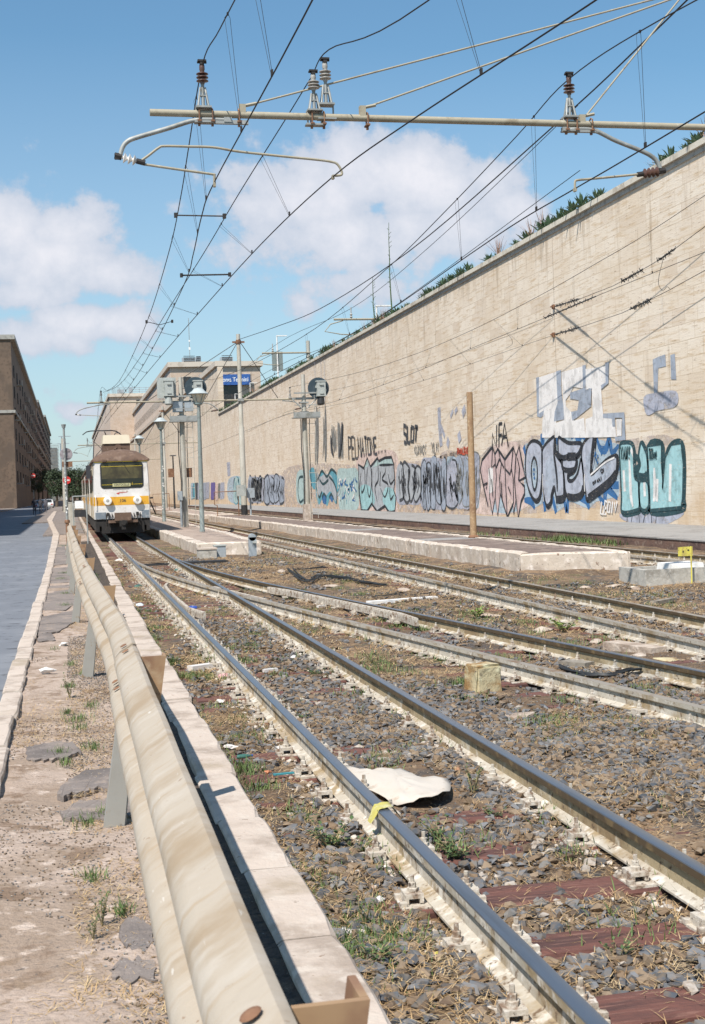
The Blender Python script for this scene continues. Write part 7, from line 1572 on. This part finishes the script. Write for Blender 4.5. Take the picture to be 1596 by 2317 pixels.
# ------- agaves along the wall top -------
M['agave'] = mat('agave_green', (.065,.115,.06), [((.10,.16,.085), 5, .45, .65), ((.045,.075,.04), 12, .5, .7), ((.30,.22,.10), 3, .66, .74)], .55)
M['agavedry'] = mat('agave_dry', (.27,.15,.10), [((.36,.25,.15), 5, .5, .7)], .85)
def agave_mesh(seed, n=22, L_=.62, dry=False):
    rr = random.Random(seed); m = MB()
    for k in range(n):
        a = k*2.399+rr.uniform(-.2,.2); el = rr.uniform(.15,1.35) if not dry else rr.uniform(.7,1.5); l = L_*rr.uniform(.7,1.05); d = Vector((math.cos(a)*math.cos(el), math.sin(a)*math.cos(el), math.sin(el))); s_ = Vector((-math.sin(a), math.cos(a), 0)); w = .052 if not dry else .012
        pts = [Vector((0,0,.02))+d*l*t+Vector((0,0,-.10*t*t)) for t in (0,.35,.7,1)]; ws = (w*.7,w,w*.7,.003)
        vs = []
        for p, ww in zip(pts, ws): vs += [p-s_*ww+Vector((0,0,ww*.4)), p+Vector((0,0,-ww*.2)), p+s_*ww+Vector((0,0,ww*.4))]
        m.add(vs, [(i*3+j,i*3+j+1,(i+1)*3+j+1,(i+1)*3+j) for i in range(3) for j in range(2)])
    o = m.build('agave', M['agavedry' if dry else 'agave'], fix=False); me = o.data; bpy.data.objects.remove(o); return me
AG = [agave_mesh(s) for s in range(4)]; AD = [agave_mesh(s+50, 14, .9, True) for s in range(2)]
rr = random.Random(77); y = 26.0; k = 0
while y < 163:
    y += rr.uniform(.32,.62)*(1 if y < 90 else 1.5)
    dens = math.sin(y*.42)+.6*math.sin(y*1.13+1)
    if dens < -.75: continue
    dry = rr.random() < .14
    o = bpy.data.objects.new('dry_agave' if dry else 'agave', rr.choice(AD if dry else AG)); COL.objects.link(o); o.location = (XW+rr.uniform(.0,.55), y, 11.40); o.rotation_euler.z = rr.uniform(0,6.28); s_ = rr.uniform(.7,1.15)*(1+.3*(dens > .9)); o.scale = (s_,)*3
    zone = [z for z in ((40,'near the curved arm at the right'),(50,'above the wall joint'),(62,'right of the tall flower stalk'),(76,'close to the tall flower stalk'),(90,'beside the two flower stalks'),(110,'beside the nearer upper beam'),(128,'between the two upper beams'),(147,'beside the farther upper beam'),(170,'at the far end near the blue sign')) if y < z[0]][0][1]
    tag(o, ('brown dried agave on the wall top ' if dry else 'green spiky agave on the wall top ')+zone, 'agave', ('dried agaves ' if dry else 'agaves ')+'on the wall top '+zone); k += 1
for i,(y,z) in enumerate(((77,17.3),(81.6,14.8))):
    o = empty('agave_stalk', (19.2,y,11.3), ('tall' if i==0 else 'shorter')+' bare agave flower stalk rising above the wall', 'agave stalk', 'agave flower stalks'); m = MB(); h = z-11.3; rr2 = random.Random(i)
    m.tube([(rr2.uniform(-.05,.05),0,h*t/6) for t in range(7)], [.05-.006*t for t in range(7)], 6); m.build('stalk', M['leaf'], o); m = MB()
    for t in range(14): zz = h*(.35+.62*t/14); a = rr2.uniform(0,6.28); m.tube([(0,0,zz),(math.cos(a)*.16,math.sin(a)*.16,zz+.14)], .014, 3)
    m.build('branch', M['leaf'], o)
# ------- trees behind the train and along the street -------
M['treeleaf'] = mat('tree_leaf', (.026,.046,.018), [((.045,.07,.025), 1.2, .45, .65), ((.015,.028,.012), 3, .5, .7)], .7)
M['bark'] = mat('bark', (.12,.09,.065), [((.07,.05,.04), 8, .5, .7)], .9)
def tree(x, y, h, r, lab, seed, n=2600, leaf=.30):
    g2 = np.random.default_rng(seed); o = empty('tree', (x,y,-.1), lab, 'tree', 'trees along the street')
    m = MB(); m.tube([(0,0,0),(.1,0,h*.35),(0,.1,h*.7)], [.28,.2,.08], 8)
    rr = random.Random(seed)
    for k in range(6): a = rr.uniform(0,6.28); m.tube([(0,0,h*.35),(math.cos(a)*r*.4,math.sin(a)*r*.4,h*.6),(math.cos(a)*r*.7,math.sin(a)*r*.7,h*.75)], [.1,.06,.03], 5)
    m.build('trunk', M['bark'], o)
    cl_ = [(g2.uniform(-.7,.7)*r, g2.uniform(-.7,.7)*r, h*g2.uniform(.42,.95), r*g2.uniform(.28,.48)) for _ in range(13)]
    per = n//13; P = np.concatenate([np.array(c[:3])+(lambda d: d/np.linalg.norm(d,axis=1,keepdims=True)*c[3]*g2.uniform(.5,1,(per,1)))(g2.normal(size=(per,3))) for c in cl_])
    d1 = g2.normal(size=P.shape); d1 /= np.linalg.norm(d1,axis=1,keepdims=True); d2 = np.cross(d1, g2.normal(size=P.shape)); d2 /= np.linalg.norm(d2,axis=1,keepdims=True); s_ = leaf*g2.uniform(.6,1.1,(len(P),1))
    V_ = np.stack([P-d1*s_*.5, P+d2*s_*.28, P+d1*s_*.5, P-d2*s_*.28],1).reshape(-1,3); F_ = np.arange(len(V_)).reshape(-1,4)
    me = bpy.data.meshes.new('crown'); me.from_pydata(V_.tolist(), [], F_.tolist()); me.materials.append(M['treeleaf']); c = bpy.data.objects.new('crown', me); COL.objects.link(c); c.parent = o
for i,(x,y,h,r,lab) in enumerate(((-.6,168,5.0,2.0,'dark tree just left of the train, nearest of the street trees'),(.6,190,5.4,2.2,'dark tree behind the train roof line'),(-2.2,240,6.6,2.6,'dark tree behind the old sign post'),(-.2,285,7.6,3,'far dark tree between sign post and train'),(-8.4,335,9,2.6,'street tree before the ochre apartment block'),(-8.2,372,10,2.8,'second street tree before the apartment blocks'),(-8,420,10,2.8,'third street tree before the apartment blocks'),(-7.4,480,12,3,'fourth street tree deep in the street'),(2.5,330,8.5,4,'broad tree filling the end of the tracks'))):
    tree(x, y, h, r, lab, 400+i)
# tree-like shrubs at the annex
for i,(x,y,lab) in enumerate(((6.7,150,'bushy green shrub in front of the dark annex opening'),)):
    vs = np.random.default_rng(9); P = vs.normal(size=(900,3))*np.array([.45,.4,.6])+np.array([0,0,1.0]); d1 = vs.normal(size=P.shape)*.10; d2 = vs.normal(size=P.shape)*.10; V_ = np.stack([P-d1,P+d2,P+d1,P-d2],1).reshape(-1,3); me = bpy.data.meshes.new('shrub'); me.from_pydata(V_.tolist(), [], np.arange(len(V_)).reshape(-1,4).tolist()); me.materials.append(M['treeleaf']); o = bpy.data.objects.new('shrub', me); COL.objects.link(o); o.location = (x,y,0); tag(o, lab, 'shrub')
